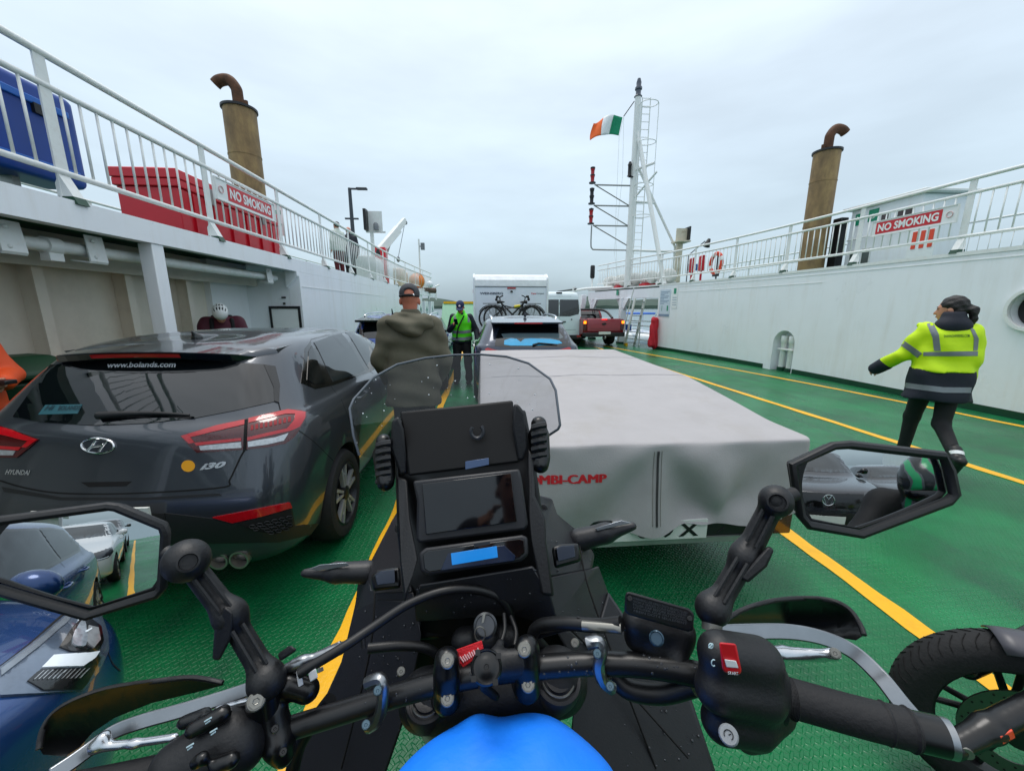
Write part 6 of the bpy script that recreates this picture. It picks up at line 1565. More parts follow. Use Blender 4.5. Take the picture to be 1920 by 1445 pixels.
# ================================================================ PEOPLE
SKIN = mat('skin', '#c08a70', .5, var=.08, scale=25, spec=.4); SKINR = mat('ruddy skin', '#b87058', .5, var=.12, scale=18, spec=.4)
NAVY = mat('navy cloth', '#141a28', .75, var=.12, scale=8, bump=.15, bscale=50); BLACKC = mat('black cloth', '#101114', .75, var=.15, scale=8, bump=.12, bscale=60)
SHOE = mat('black leather', '#0f0f10', .45, var=.15, bump=.15, bscale=40)
REFL = mat('silver reflective tape', '#7d8388', .4, metal=.2, var=.08, scale=30)
HAIRB = mat('dark hair', '#15110f', .5, var=.25, scale=60, bump=.5, bscale=120)
EYE = mat('eye dark', '#1a1412', .3); LIP = mat('lips', '#8e4f45', .5)
class Fig:
    def __init__(s, label, pos, yaw, H, sc=1.0):
        s.root = thing('person', label, 'person', pos); s.k = H/1.75
        s.M = Matrix.Translation(pos) @ Matrix.Rotation(R(yaw), 4, 'Z') @ Matrix.Scale(s.k, 4)
        s.R3 = Matrix.Rotation(R(yaw), 3, 'Z')
        s.J = dict(ankL=(-.10, 0, .09), ankR=(.10, 0, .09), kneL=(-.10, .02, .49), kneR=(.10, .02, .49), hipL=(-.09, 0, .92), hipR=(.09, 0, .92), pel=(0, 0, .96), wai=(0, 0, 1.10), che=(0, .0, 1.30),
                   shL=(-.18, 0, 1.42), shR=(.18, 0, 1.42), elL=(-.24, -.02, 1.14), elR=(.24, -.02, 1.14), wrL=(-.25, .05, .90), wrR=(.25, .05, .90), nek=(0, 0, 1.49), hed=(0, .02, 1.635))
        s.toe = {'L': (0, 1, 0), 'R': (0, 1, 0)}; s.hy = 0; s.hp = 0; s.hr = 0
    def w(s, j): return tuple(s.M @ Vector(s.J[j] if isinstance(j, str) else j))
    def cap(s, a, ra, b, rb, **k): return ('cap', s.w(a), ra*s.k, s.w(b), rb*s.k)+((k,) if k else ())
    def ell(s, c, r, R3=None, **k): return ('ell', s.w(c), tuple(x*s.k for x in r), (s.R3 @ R3 if R3 else s.R3))+((k,) if k else ())
    def headM(s): return Matrix.Rotation(R(s.hy), 3, 'Z') @ Matrix.Rotation(R(s.hr), 3, 'Y') @ Matrix.Rotation(R(s.hp), 3, 'X')
    def h(s, x, y, z): return tuple(Vector(s.J['hed'])+s.headM() @ Vector((x, y, z)))
    def head_prims(s):
        Q = s.headM(); e = lambda x, y, z, r, **k: s.ell(s.h(x, y, z), r, Q, **k)
        return [e(0, -.012, .03, (.077, .096, .092)), e(0, .03, -.03, (.060, .066, .083)), e(0, .055, -.085, (.034, .03, .026), k=.02), s.cap(s.h(0, .088, .005), .010, s.h(0, .112, -.035), .013, k=.012), e(0, .082, .025, (.045, .015, .012), k=.015),
                e(0, .088, -.065, (.024, .012, .010), k=.01), e(-.079, -.01, -.012, (.010, .022, .032), k=.008), e(.079, -.01, -.012, (.010, .022, .032), k=.008),
                s.cap('nek', .058, s.h(0, -.02, -.06), .055, k=.03)]
    def hand(s, sd, fingers=True, curl=.6, d=None):
        """palm, four fingers and a thumb beyond the wrist"""
        a = Vector(s.J['el'+sd]); b = Vector(s.J['wr'+sd]); f = Vector(d) if d else (b-a).normalized()
        up = Vector((1 if sd == 'L' else -1, 0, 0)); side_ = f.cross(up)
        if side_.length < .1: side_ = Vector((0, 1, 0))
        side_.normalize(); nrm = side_.cross(f).normalized()
        o = [s.cap(tuple(b), .026, tuple(b+f*.045), .03), s.cap(tuple(b+f*.03+side_*.022), .017, tuple(b+f*.085+side_*.03), .014, k=.01), s.cap(tuple(b+f*.03-side_*.022), .017, tuple(b+f*.085-side_*.026), .013, k=.01)]
        if fingers:
            for i, ln in enumerate((.065, .075, .07, .055)):
                base = b+f*.085+side_*(.030-.019*i); mid = base+f*ln*.5+nrm*ln*.15*curl; tip = mid+f*ln*.4*(1-curl*.6)+nrm*ln*.5*curl
                o += [s.cap(tuple(base), .0095, tuple(mid), .009, k=.006), s.cap(tuple(mid), .009, tuple(tip), .0075, k=.006)]
            th = b+f*.03+side_*.035; o += [s.cap(tuple(th), .013, tuple(th+f*.035+side_*.025+nrm*.01), .011, k=.008), s.cap(tuple(th+f*.035+side_*.025+nrm*.01), .011, tuple(th+f*.07+side_*.025+nrm*.02), .008, k=.006)]
        return o
    def body(s, skin=None, vox=.011, hands=True, curl=.6, dirs=None):
        pr = s.head_prims()+[s.ell('che', (.13, .085, .16)), s.ell('pel', (.13, .09, .12)), s.cap('pel', .09, 'che', .10)]
        for d in 'LR':
            pr += [s.cap('sh'+d, .05, 'el'+d, .038), s.cap('el'+d, .038, 'wr'+d, .027), s.cap('hip'+d, .07, 'kne'+d, .05), s.cap('kne'+d, .05, 'ank'+d, .035)]
            pr += s.hand(d, hands, curl, (dirs or {}).get(d))
        s.b = sd_obj('body', pr, skin or SKIN, s.root, vox=vox, k=.022, smooth=1)
        for sx in (-1, 1):
            mb = MB(); mb.ellipsoid((0, 0, 0), (.011*s.k, .006*s.k, .006*s.k), 8, 6, Matrix.Translation(s.w(s.h(sx*.030, .0865, .012))) @ (s.R3 @ s.headM()).to_4x4()); mb.build('eye', EYE, s.b, smooth=True)
            mb = MB(); mb.tube([s.w(s.h(sx*(.015+.012*i), .094-.004*i, .030+.002*i*(2-i))) for i in range(3)], .004*s.k, 6); mb.build('eyebrow', HAIRB, s.b, smooth=True)
        mb = MB(); mb.ellipsoid((0, 0, 0), (.019*s.k, .006*s.k, .006*s.k), 8, 6, Matrix.Translation(s.w(s.h(0, .098, -.066))) @ (s.R3 @ s.headM()).to_4x4()); mb.build('mouth', LIP, s.b, smooth=True)
        return s.b
    def legs(s, m, name='trousers', r=(.095, .075, .062), noise=None, vox=.013):
        pr = [s.ell('pel', (.165, .115, .12))]
        for d in 'LR': pr += [s.cap('hip'+d, r[0], 'kne'+d, r[1]), s.cap('kne'+d, r[1], 'ank'+d, r[2])]
        return sd_obj(name, pr, m, s.root, vox=vox, k=.03, noise=noise)
    def shoes(s, m, name='shoe', tall=False):
        for d in 'LR':
            a = Vector(s.J['ank'+d]); t_ = Vector(s.toe[d]).normalized(); dn = Vector((0, 0, -1))
            if abs(t_.z) > .2: dn = (t_.cross(Vector((1, 0, 0)))).normalized(); dn = dn if dn.z < 0 else -dn; dn = (dn+Vector((0, 0, -.2))).normalized()
            heel = a-t_*.05+dn*.05; ball = a+t_*.13+dn*.055
            pr = [s.cap(tuple(heel), .038, tuple(ball), .042), s.cap(tuple(a), .05, tuple(heel), .04), s.cap(tuple(a), .045, tuple(a+t_*.07+dn*.03), .042), s.cap(tuple(a), .055, tuple(a-dn*(.1 if tall else .03)), .052)]
            sd_obj(name, pr, m, s.root, vox=.011, k=.02, smooth=1)
    def torso(s, b, hem, flare, z1=1.56):
        sec = [(1.56, .066, .066, .0), (1.50, .082+b*.3, .078+b*.2, .0), (1.455, .150+b*.5, .095+b*.4, 0), (1.40, .188+b*.6, .108+b*.6, 0), (1.30, .192+b, .118+b, .004), (1.15, .178+b, .115+b, .004), (1.0, .178+b+flare*.4, .118+b+flare*.4, 0), (.88, .182+b+flare*.8, .122+b+flare*.8, 0), (.70, .184+b+flare, .124+b+flare, 0)]
        sec = [e_ for e_ in sec if e_[0] > hem+.02]+[(hem, .184+b+flare, .124+b+flare, 0)]
        sec = sorted([(z*s.k, rx*s.k, ry*s.k, c*s.k) for z, rx, ry, c in sec if z <= z1])
        return ('loft', tuple(s.M.translation), sec, 2.5, s.R3, 'up')
    def top(s, m, name='jacket', bulk=.02, hem=.80, flare=.0, sleeves='full', k=.035, vox=.012, noise=None, extra=(), z1=1.56):
        b = bulk
        pr = [s.torso(b, hem, flare, z1)]
        if sleeves:
            for d in 'LR':
                pr += [s.cap('sh'+d, .062+b*.7, 'el'+d, .052+b*.55)]
                if sleeves == 'full': pr += [s.cap('el'+d, .052+b*.55, 'wr'+d, .042+b*.5, k=.02)]
        pr += list(extra)
        return sd_obj(name, pr, m, s.root, vox=vox, k=k, noise=noise, smooth=2)
def folds(f=22, a=.006, ph=0):
    return lambda X, Y, Z: a*np.sin(f*Z+4*np.sin(7*X+ph)+3*np.sin(6*Y+ph))+a*.6*np.sin(f*1.7*Z+9*X+11*Y+ph)
def pixpatch(name, pts, bvh, m, parent, off=.004, step=None): return patch(name, pts, pix_proj(bvh), m, parent, off, step or 6, True, .004)

# ---- crew woman walking on the right
LIME = mat('hi-vis yellow cloth', '#cdf000', .6, var=.05, scale=6, bump=.12, bscale=40)
fw = Fig('crew woman with dark ponytail walking in a yellow and navy hi-vis jacket', (4.53, 3.42, 0), -33, 1.72)
fw.J.update(shL=(-.165, 0, 1.42), shR=(.160, 0, 1.41), kneL=(-.08, .18, .50), ankL=(-.08, .23, .09), kneR=(.07, -.04, .49), ankR=(.08, -.43, .25), elL=(-.28, .07, 1.17), wrL=(-.40, .24, 1.01), elR=(.185, -.03, 1.13), wrR=(.20, .05, .89), hed=(-.01, .04, 1.63))
fw.toe['R'] = (0, .62, -.78); fw.toe['L'] = (0, .98, .12); fw.hy = 62; fw.hp = -4
fw.body(SKIN, hands=True)
tr = fw.legs(BLACKC, r=(.092, .066, .048))
fw.shoes(SHOE, 'boot', tall=True)
mb = MB(); a = Vector(fw.J['ankR']); mb.tube([fw.w(tuple(a+Vector((0, .02, .035)))), fw.w(tuple(a+Vector((0, .04, .062))))], .050, 14); mb.build('sock', SIGNW, fw.root, smooth=True)
jk = fw.top(LIME, 'jacket', bulk=.033, hem=1.03, flare=.02, noise=folds(20, .006, 1))
sk = sd_obj('jacket_skirt', [('loft', tuple(fw.M.translation), [(.74*fw.k, .243, .185, 0), (.9*fw.k, .234, .176, 0), (1.045*fw.k, .220, .162, 0)], 2.5, fw.R3, 'up')], NAVY, fw.root, vox=.012, k=.02, noise=folds(16, .006, 2))
for d in 'LR':
    e, w_ = Vector(fw.J['el'+d]), Vector(fw.J['wr'+d]); f = (w_-e).normalized()
    sd_obj('cuff', [fw.cap(tuple(w_-f*.06), .072, tuple(w_+f*.05), .066), ('cap', fw.w(tuple(w_+f*.125)), .05, fw.w(tuple(w_+f*.2)), .05, {'sub': True, 'k': .01})], NAVY, fw.root, vox=.011, k=.02)
sd_obj('collar', [fw.cap((-.05, -.035, 1.47), .085, (.05, -.035, 1.47), .085), fw.cap((0, -.035, 1.49), .09, (0, -.01, 1.56), .088), fw.cap((0, .06, 1.49), .05, (-.03, .11, 1.50), .04), fw.cap((0, -.01, 1.62), .062, (0, .0, 1.72), .07, sub=True, k=.01)], NAVY, fw.root, vox=.01, k=.03)
sd_obj('collar_lining', [fw.cap((-.10, .12, 1.43), .045, (-.16, .19, 1.47), .03), fw.cap((-.05, .12, 1.42), .045, (-.10, .12, 1.43), .045)], LIME, fw.root, vox=.011, k=.03)
Qh = fw.headM(); eh = lambda x, y, z, r, **k: fw.ell(fw.h(x, y, z), r, Qh, **k)
sd_obj('hair', [eh(0, -.022, .042, (.086, .100, .094)), eh(0, -.05, -.01, (.078, .066, .075)), eh(0, .105, -.04, (.075, .075, .105), sub=True, k=.01), eh(0, -.125, .0, (.03, .03, .03), k=.02), eh(0, -.15, -.02, (.035, .035, .045), k=.02), eh(0, -.15, -.09, (.028, .03, .06), k=.02), eh(.005, -.13, -.17, (.02, .022, .06), k=.03)], HAIRB, fw.root, vox=.008, k=.02, noise=lambda X, Y, Z: .0025*np.sin(90*X+60*Z)+.002*np.sin(120*Z+70*Y))
c5 = lambda pts: [(1560+x/3.4417, 520+y/3.4417) for x, y in pts]
jb = bvh_of(jk); sbv = bvh_of(sk)
pixpatch('reflective_band', c5([(590, 482), (750, 478), (940, 476), (938, 506), (750, 508), (590, 506)]), jb, REFL, jk)
pixpatch('reflective_band', c5([(612, 300), (650, 292), (690, 370), (702, 474), (658, 474), (650, 390)]), jb, REFL, jk)
pixpatch('reflective_band', c5([(885, 318), (915, 335), (945, 395), (938, 470), (912, 472), (915, 390)]), jb, REFL, jk)
pixpatch('reflective_band', c5([(428, 425), (462, 405), (582, 490), (552, 518)]), jb, REFL, jk)
pixpatch('reflective_band', c5([(400, 668), (560, 690), (720, 708), (900, 710), (892, 745), (720, 744), (560, 724), (395, 702)]), sbv, REFL, sk)
q = [pix_proj(jb)(*p) for p in c5([(722, 388), (888, 386), (886, 366), (720, 371)])]
if all(q): text_quad('SHANNONFERRIES.COM', [a for a, b in q], mat('jacket print green', '#3d6a1c', .6), jk, jb, .003, bold=.01)

# ---- man in olive parka, back to us
OLIVE = mat('olive parka cloth', '#5a5646', .8, var=.14, scale=7, bump=.2, bscale=45)
fm = Fig('man in a dark olive hooded parka and grey cap, back turned', (-.62, 3.50, 0), 8, 1.80)
fm.J.update(elL=(-.27, .0, 1.13), elR=(.27, .0, 1.13), wrL=(-.24, .18, .95), wrR=(.24, .18, .95)); fm.hp = -8
fm.body(SKINR); fm.legs(BLACKC, r=(.10, .08, .07), noise=folds(18, .006)); fm.shoes(SHOE)
jk = fm.top(OLIVE, 'parka', bulk=.042, hem=.74, flare=.012, vox=.010, noise=folds(26, .007, 3))
sd_obj('hood', [fm.cap((-.13, -.12, 1.47), .055, (0, -.165, 1.40), .06), fm.cap((.13, -.12, 1.47), .055, (0, -.165, 1.40), .06), fm.cap((-.11, -.02, 1.49), .045, (-.13, -.10, 1.46), .048), fm.cap((.11, -.02, 1.49), .045, (.13, -.10, 1.46), .048), fm.ell((0, -.14, 1.43), (.14, .065, .07)), fm.cap((-.07, -.09, 1.505), .03, (.07, -.09, 1.505), .03)], OLIVE, fm.root, vox=.01, k=.045, noise=folds(45, .007, 4))
CAPG = mat('dark grey cap cloth', '#3a3c41', .8, var=.12, bump=.2, bscale=80)
Q = fm.headM(); e = lambda x, y, z, r, **k: fm.ell(fm.h(x, y, z), r, Q, **k)
cp = sd_obj('cap', [e(0, -.010, .055, (.086, .104, .088)), ('box', fm.w(fm.h(0, 0, -.075)), (.2, .2, .10), .005, fm.R3 @ Q, {'k': .008, 'sub': True}), e(0, -.12, .052, (.048, .05, .034), sub=True, k=.006), fm.cap(fm.h(-.05, .09, .03), .012, fm.h(.05, .09, .03), .012, k=.02), e(0, .125, .03, (.065, .06, .010), k=.02)], CAPG, fm.root, vox=.007, k=.02)
mb = MB(); mb.tube([fm.w(fm.h(.088*math.sin(a), -.010-.108*math.cos(a), .026)) for a in [R(x) for x in range(-62, 63, 8)]], .009, 8, flat=(Vector((0, 0, 1)), 1.2)); mb.build('cap_strap', BLACKC, cp, smooth=True)
mb = MB(); mb.ellipsoid(fm.w(fm.h(.035, -.112, .028)), (.010, .007, .010), 10, 6); mb.build('strap_buckle', CHROME, cp, smooth=True)

# ---- crewman in green vest looking at his phone
LIMEG = mat('hi-vis green vest', '#58e80c', .6, var=.06, scale=6, bump=.1, bscale=40)
fv = Fig('crewman in a bright green vest and navy cap looking at his phone', (-.42, 8.35, 0), 168, 1.76)
fv.J.update(elR=(.27, -.02, 1.14), wrR=(.10, .26, 1.26), elL=(-.30, -.05, 1.15), wrL=(-.36, .10, .93), ankL=(-.14, 0, .09), kneL=(-.13, .02, .49), ankR=(.13, 0, .09), kneR=(.12, .02, .49), hed=(.0, .07, 1.62)); fv.hp = -28; fv.hy = 8
fv.body(SKINR, dirs={'R': (-.5, .5, .6)}); fv.legs(BLACKC, r=(.105, .085, .075), noise=folds(18, .006)); fv.shoes(SHOE)
jk = fv.top(NAVY, 'sweater', bulk=.015, hem=.88)
vest = fv.top(LIMEG, 'vest', bulk=.036, hem=.93, sleeves=None, extra=(fv.cap((0, .18, 1.56), .05, (0, .22, 1.28), .02, sub=True, k=.01),), noise=folds(16, .005))
vb = bvh_of(vest); c7 = lambda pts: [(680+x/5.78, 530+y/5.78) for x, y in pts]
pixpatch('reflective_band', c7([(915, 500), (1000, 520), (1095, 520), (1180, 505), (1180, 540), (1095, 552), (1000, 552), (915, 535)]), vb, REFL, vest, step=3)
pixpatch('reflective_band', c7([(920, 575), (1000, 592), (1095, 592), (1180, 580), (1180, 615), (1095, 626), (1000, 626), (920, 612)]), vb, REFL, vest, step=3)
pixpatch('reflective_band', c7([(985, 315), (1010, 310), (1010, 420), (985, 420)]), vb, REFL, vest, step=3)
pixpatch('reflective_band', c7([(1135, 320), (1158, 330), (1160, 430), (1138, 430)]), vb, REFL, vest, step=3)
Q = fv.headM(); e = lambda x, y, z, r, **k: fv.ell(fv.h(x, y, z), r, Q, **k)
CAPN = mat('navy cap cloth', '#16264f', .75, var=.1)
cp = sd_obj('cap', [e(0, -.008, .055, (.086, .102, .088)), ('box', fv.w(fv.h(0, 0, -.072)), (.2, .2, .10), .005, fv.R3 @ Q, {'k': .008, 'sub': True}), e(0, .13, .028, (.075, .07, .011), k=.02)], CAPN, fv.root, vox=.008, k=.02)
mb = MB(); mb.ellipsoid(fv.w(fv.h(0, .092, .075)), (.022, .02, .022), 10, 8); mb.build('cap_badge', mat('cap badge', '#d9c8cc', .5), cp, smooth=True)
sd_obj('hair', [e(0, -.03, .0, (.083, .085, .06)), e(0, .09, -.02, (.1, .09, .12), sub=True, k=.01)], mat('grey hair', '#b9b5ae', .7, var=.2), fv.root, vox=.01, k=.02)
ph = fv.w((.02, .36, 1.335)); o = MB(Matrix.Translation(ph) @ Matrix.Rotation(R(168), 4, 'Z') @ Matrix.Rotation(R(-35), 4, 'X')).cbox((0, 0, 0), (.075, .010, .15)).build('mobile_phone', GLOSSB, None, bevel=.004); tag(o, 'black mobile phone held by the crewman in the green vest', 'phone')
mb = MB(); mb.tube(smooth_path([fv.w((-.1, .16, 1.45)), fv.w((.02, .20, 1.2)), fv.w((.06, .19, .98))], 5), .014, 8); mb.build('radio_strap', BLACKC, fv.root, smooth=True)

# ---- cyclist in the alcove
fc = Fig('cyclist in a maroon jacket and white helmet, head bowed, in the alcove', (-3.98, 6.35, 0), -150, 1.78)
MAROON = mat('maroon jacket cloth', '#4d1226', .7, var=.12, bump=.15, bscale=40)
fc.J.update(che=(0, .08, 1.27), nek=(0, .16, 1.43), hed=(0, .27, 1.50), shL=(-.19, .10, 1.37), shR=(.19, .10, 1.37), elL=(-.28, .20, 1.12), elR=(.28, .20, 1.12), wrL=(-.12, .40, 1.05), wrR=(.12, .40, 1.05)); fc.hp = -48
fc.body(SKIN); fc.legs(BLACKC); fc.shoes(SHOE)
jk = sd_obj('jacket', [fc.ell((0, .07, 1.27), (.21, .14, .18)), fc.cap('che', .15, 'pel', .14), fc.cap('shL', .09, 'shR', .09), fc.cap('nek', .075, 'che', .11), fc.cap('shL', .085, 'elL', .07), fc.cap('elL', .07, 'wrL', .055), fc.cap('shR', .085, 'elR', .07), fc.cap('elR', .07, 'wrR', .055)], MAROON, fc.root, vox=.013, k=.05, noise=folds(22, .006))
sd_obj('backpack_strap', [fc.cap((-.12, .18, 1.42), .03, (-.13, .20, 1.2), .03), fc.cap((.12, .18, 1.42), .03, (.13, .20, 1.2), .03), fc.cap((-.1, .0, 1.45), .04, (.1, .0, 1.45), .04)], BLACKC, fc.root, vox=.013, k=.02)
Q = fc.headM(); e = lambda x, y, z, r, **k: fc.ell(fc.h(x, y, z), r, Q, **k)
vents = []
for x in (-.07, -.035, 0, .035, .07):
    for y0, y1 in ((-.11, -.035), (.0, .085)):
        zc = .05+.105*math.sqrt(max(.05, 1-(x/.1)**2-((y0+y1)/2/.135)**2))
        vents.append(fc.cap(fc.h(x, y0, zc-.004), .010, fc.h(x*.9, y1, zc+.004), .010, sub=True, k=.004))
hel = sd_obj('helmet', [e(0, -.005, .05, (.098, .135, .105)), ('box', fc.w(fc.h(0, 0, -.09)), (.2, .25, .10), .005, fc.R3 @ Q, {'k': .01, 'sub': True})]+vents, mat('helmet white', '#dfe2e0', .35, var=.04), fc.root, vox=.006, k=.02, smooth=1)
sd_obj('helmet_liner', [e(0, -.005, .05, (.0905, .127, .0975)), ('box', fc.w(fc.h(0, 0, -.085)), (.2, .25, .10), .005, fc.R3 @ Q, {'k': .01, 'sub': True})], BLACKP, hel, vox=.009, k=.02)

# ---- man in orange at the left edge
fo = Fig('person in an orange hi-vis jacket at the left edge, hands together', (-3.74, 3.0, 0), -95, 1.70)
ORJ = mat('hi-vis orange cloth', '#ee5418', .6, var=.06, bump=.12, bscale=40)
fo.J.update(elL=(-.26, .06, 1.14), wrL=(-.05, .28, 1.12), elR=(.27, .06, 1.14), wrR=(.10, .30, 1.12)); fo.hp = -25
fo.body(SKIN, vox=.009, curl=.9, dirs={'L': (.8, .5, .1), 'R': (-.7, .6, .1)}); fo.legs(NAVY); fo.shoes(SHOE)
jk = fo.top(ORJ, 'jacket', bulk=.035, hem=.80, noise=folds(20, .007))
Q = fo.headM(); e = lambda x, y, z, r, **k: fo.ell(fo.h(x, y, z), r, Q, **k)
sd_obj('hair', [e(0, -.02, .045, (.083, .098, .09)), e(0, .11, -.04, (.09, .08, .12), sub=True, k=.01)], mat('brown hair', '#4a3626', .6, var=.2), fo.root, vox=.01, k=.02)
o = MB(Matrix.Translation(fo.w((.03, .39, 1.14))) @ Matrix.Rotation(R(-95), 4, 'Z')).cbox((0, 0, 0), (.07, .12, .03)).build('radio_handset', BLACKP, None, bevel=.006); tag(o, 'small black handset held by the person in orange', 'handset')

# ---- two passengers on the left upper deck
p1 = Fig('passenger with dark hair, pale striped top and red trousers behind the left railing', (-4.25, 12.55, ZD), 60, 1.62)
p1.body(SKIN, vox=.016); p1.legs(mat('dark red trousers', '#5c121c', .7), vox=.018); p1.shoes(SHOE); p1.top(mat('pale striped top', '#c9d2c9', .7, var=.2, scale=14), 'top', bulk=.02, hem=.85, vox=.018)
Q = p1.headM(); sd_obj('hair', [p1.ell(p1.h(0, -.025, .03), (.088, .1, .1), Q), p1.ell(p1.h(0, .11, -.04), (.09, .08, .12), Q, sub=True, k=.01)], HAIRB, p1.root, vox=.014, k=.02)
p2 = Fig('bald passenger in dark clothes behind the left railing', (-4.3, 13.75, ZD), 30, 1.70)
p2.body(mat('pink skin', '#cf8f7c', .5), vox=.016); p2.legs(BLACKC, vox=.018); p2.shoes(SHOE); p2.top(NAVY, 'coat', bulk=.04, hem=.75, vox=.018)

# ---- bins in the alcove
t = thing('wheelie_bin', 'dark green wheelie bin in the alcove at the left edge', 'bin', (-4.0, 3.2, 0))
GB = mat('green bin plastic', '#0e3d22', .5, var=.1)
Mb = Matrix.Translation((-4.0, 3.55, 0)) @ Matrix.Rotation(R(-25), 4, 'Z')
mb = MB(Mb); mb.add([(-.2, -.25, .08), (.2, -.25, .08), (.2, .2, .08), (-.2, .2, .08), (-.28, -.32, 1.02), (.28, -.32, 1.02), (.28, .34, 1.02), (-.28, .34, 1.02)], [(0, 3, 2, 1), (4, 5, 6, 7), (0, 1, 5, 4), (1, 2, 6, 5), (2, 3, 7, 6), (3, 0, 4, 7)]); mb.build('body', GB, t, bevel=.03)
mb = MB(Mb); mb.add([(-.31, -.36, 1.03), (.31, -.36, 1.03), (.31, .37, 1.03), (-.31, .37, 1.03), (-.31, -.36, 1.08), (.31, -.36, 1.08), (.31, .37, 1.10), (-.31, .37, 1.10), (-.17, -.16, 1.22), (.17, -.16, 1.22), (.17, .2, 1.22), (-.17, .2, 1.22)], [(0, 3, 2, 1), (0, 1, 5, 4), (1, 2, 6, 5), (2, 3, 7, 6), (3, 0, 4, 7), (4, 5, 9, 8), (5, 6, 10, 9), (6, 7, 11, 10), (7, 4, 8, 11), (8, 9, 10, 11)]); mb.build('lid', GB, t, bevel=.02)
mb = MB(Mb); mb.tube(smooth_path([(.30, .32, 1.02), (.36, .36, .98), (.36, .1, .96), (.30, .05, 1.0)], 4), .018, 8); mb.build('handle', GB, t, smooth=True)
for sx in (-.2, .2):
    mb = MB(Mb @ Matrix.Translation((sx, .22, .1)) @ Matrix.Rotation(R(90), 4, 'Y')); mb.lathe([(.04, -.03), (.1, -.03), (.1, .03), (.04, .03)], 16); mb.build('wheel', RUBBER, t, smooth=True)
t = thing('grit_box', 'yellow plastic storage box in the alcove behind the grey hatchback', 'box', (-4.1, 3.9, 0))
YB = mat('yellow bin plastic', '#b98a08', .5, var=.1)
mb = MB(); mb.box((-4.4, 4.1, 0), (-3.72, 5.0, .82)); mb.build('body', YB, t, bevel=.03)
mb = MB(); mb.prism([(-4.43, .823), (-3.72, .823), (-3.72, .88), (-4.1, 1.02), (-4.43, 1.02)], 'y', 4.07, 5.03); mb.build('lid', YB, t, bevel=.02)
# ================================================================ THE MOTORCYCLE WE SIT ON
BLK = mat('bike matt black plastic', '#151619', .5, var=.12, scale=30, bump=.08, bscale=240)
FAIR = mat('bike charcoal fairing', '#232428', .45, var=.08, scale=12, bump=.04, bscale=260)
GLB = mat('bike satin black', '#0d0e10', .28, var=.06)
ALU = mat('brushed aluminium', '#93979b', .3, metal=.95, var=.08, scale=40)
BOLT = mat('bolt steel', '#8b8a84', .42, metal=.75, var=.1)
GRIP = mat('grip rubber', '#17171a', .7, var=.1, bump=.12, bscale=180)
SCR = mat('dash screen glass', '#04050a', .05, spec=.6, var=0)
bike = thing('motorcycle', 'black adventure motorcycle we sit on, cockpit filling the lower picture', 'motorcycle', (.05, .6, 0))
V = lambda u, v, d: P(u, v, d)
T3 = lambda u, v, d: tuple(P(u, v, d))
rp = lambda px, d: px/FOC*d                                     # a pixel radius at depth d in metres
def bar(name, pts, r, m, parent=None, n=12, sm=5, flat=None, smooth=True):
    q = smooth_path([V(*p) for p in pts], sm) if sm else [V(*p) for p in pts]
    if isinstance(r, (list, tuple)):
        k = len(q); r = [r[0]+(r[-1]-r[0])*i/(k-1) for i in range(k)] if len(r) == 2 else r
    mb = MB(); mb.tube(q, r, n, flat=flat); return mb.build(name, m, parent or bike, smooth=smooth)
def plate(name, pts, th, m, parent=None, bevel=.003):
    q = [V(*p) for p in pts]; back = [a+(a-C0).normalized()*th for a in q]; n = len(q)
    c = sum(q, Vector())/n; cb_ = sum(back, Vector())/n
    mb = MB(); mb.add(q+back, [tuple(range(n)), tuple(range(n, 2*n))[::-1]]+[(i, n+i, n+(i+1) % n, (i+1) % n) for i in range(n)])
    return mb.build(name, m, parent or bike, bevel=bevel)
def sdp(name, prims, m, parent=None, vox=.0032, k=.008, **kw): return sd_obj(name, prims, m, parent or bike, vox=vox, k=k, **kw)
def cap(u0, v0, d0, r0, u1, v1, d1, r1, **k): return ('cap', T3(u0, v0, d0), rp(r0, d0), T3(u1, v1, d1), rp(r1, d1))+((k,) if k else ())
def bolt_at(u, v, d, rpx, parent, nrm=None, name='bolt', m=None):
    p = V(u, v, d); n_ = (C0-p).normalized() if nrm is None else nrm; M = aim(p, p+n_); r = rp(rpx, d)
    mb = MB(M); mb.lathe([(r*1.15, -.004), (r*1.15, .0), (r, .0015)], 20); mb.lathe([(r*.86, .0015), (r*.86, .005)], 6); mb.lathe([(r*.45, .005), (r*.40, .0055), (0, .0035)], 6, cap=False)
    return mb.build(name, m or BOLT, parent, smooth=False)
# handlebar
bar('handlebar', [(-80, 1510, .43), (150, 1478, .452), (300, 1440, .468), (430, 1402, .49), (520, 1372, .503), (640, 1335, .516), (720, 1310, .52), (820, 1282, .518), (915, 1262, .515), (1010, 1250, .51), (1110, 1243, .50), (1210, 1247, .487), (1300, 1262, .473), (1400, 1288, .46), (1500, 1312, .447), (1620, 1345, .428), (1760, 1380, .408)], .0143, mat('handlebar black', '#141517', .35, var=.06))
# risers with bolts, phone mount
for (u, v, tops) in ((838, 1274, ((839, 1238), (839, 1309))), (988, 1252, ((983, 1217), (990, 1283)))):
    r_ = sdp('riser_clamp', [cap(u, v-36, .505, 24, u, v+36, .512, 26), cap(u, v-8, .50, 22, u, v+8, .50, 22), cap(u, v+10, .53, 28, u, v+40, .56, 32)], GLB)
    for (a, b) in tops: bolt_at(a, b, .4875, 11.5, r_)
qm = sdp('phone_mount', [cap(912, 1252, .488, 27, 912, 1253, .50, 27), cap(945, 1246, .496, 20, 975, 1243, .498, 20), cap(935, 1232, .497, 12, 978, 1228, .498, 12), cap(940, 1262, .499, 12, 978, 1258, .50, 12), cap(905, 1285, .50, 9, 930, 1305, .515, 8), cap(930, 1222, .50, 8, 938, 1205, .515, 8)], BLK)
pm = V(912, 1250, .4495); nm = (C0-pm).normalized(); Mq = aim(pm, pm+nm)
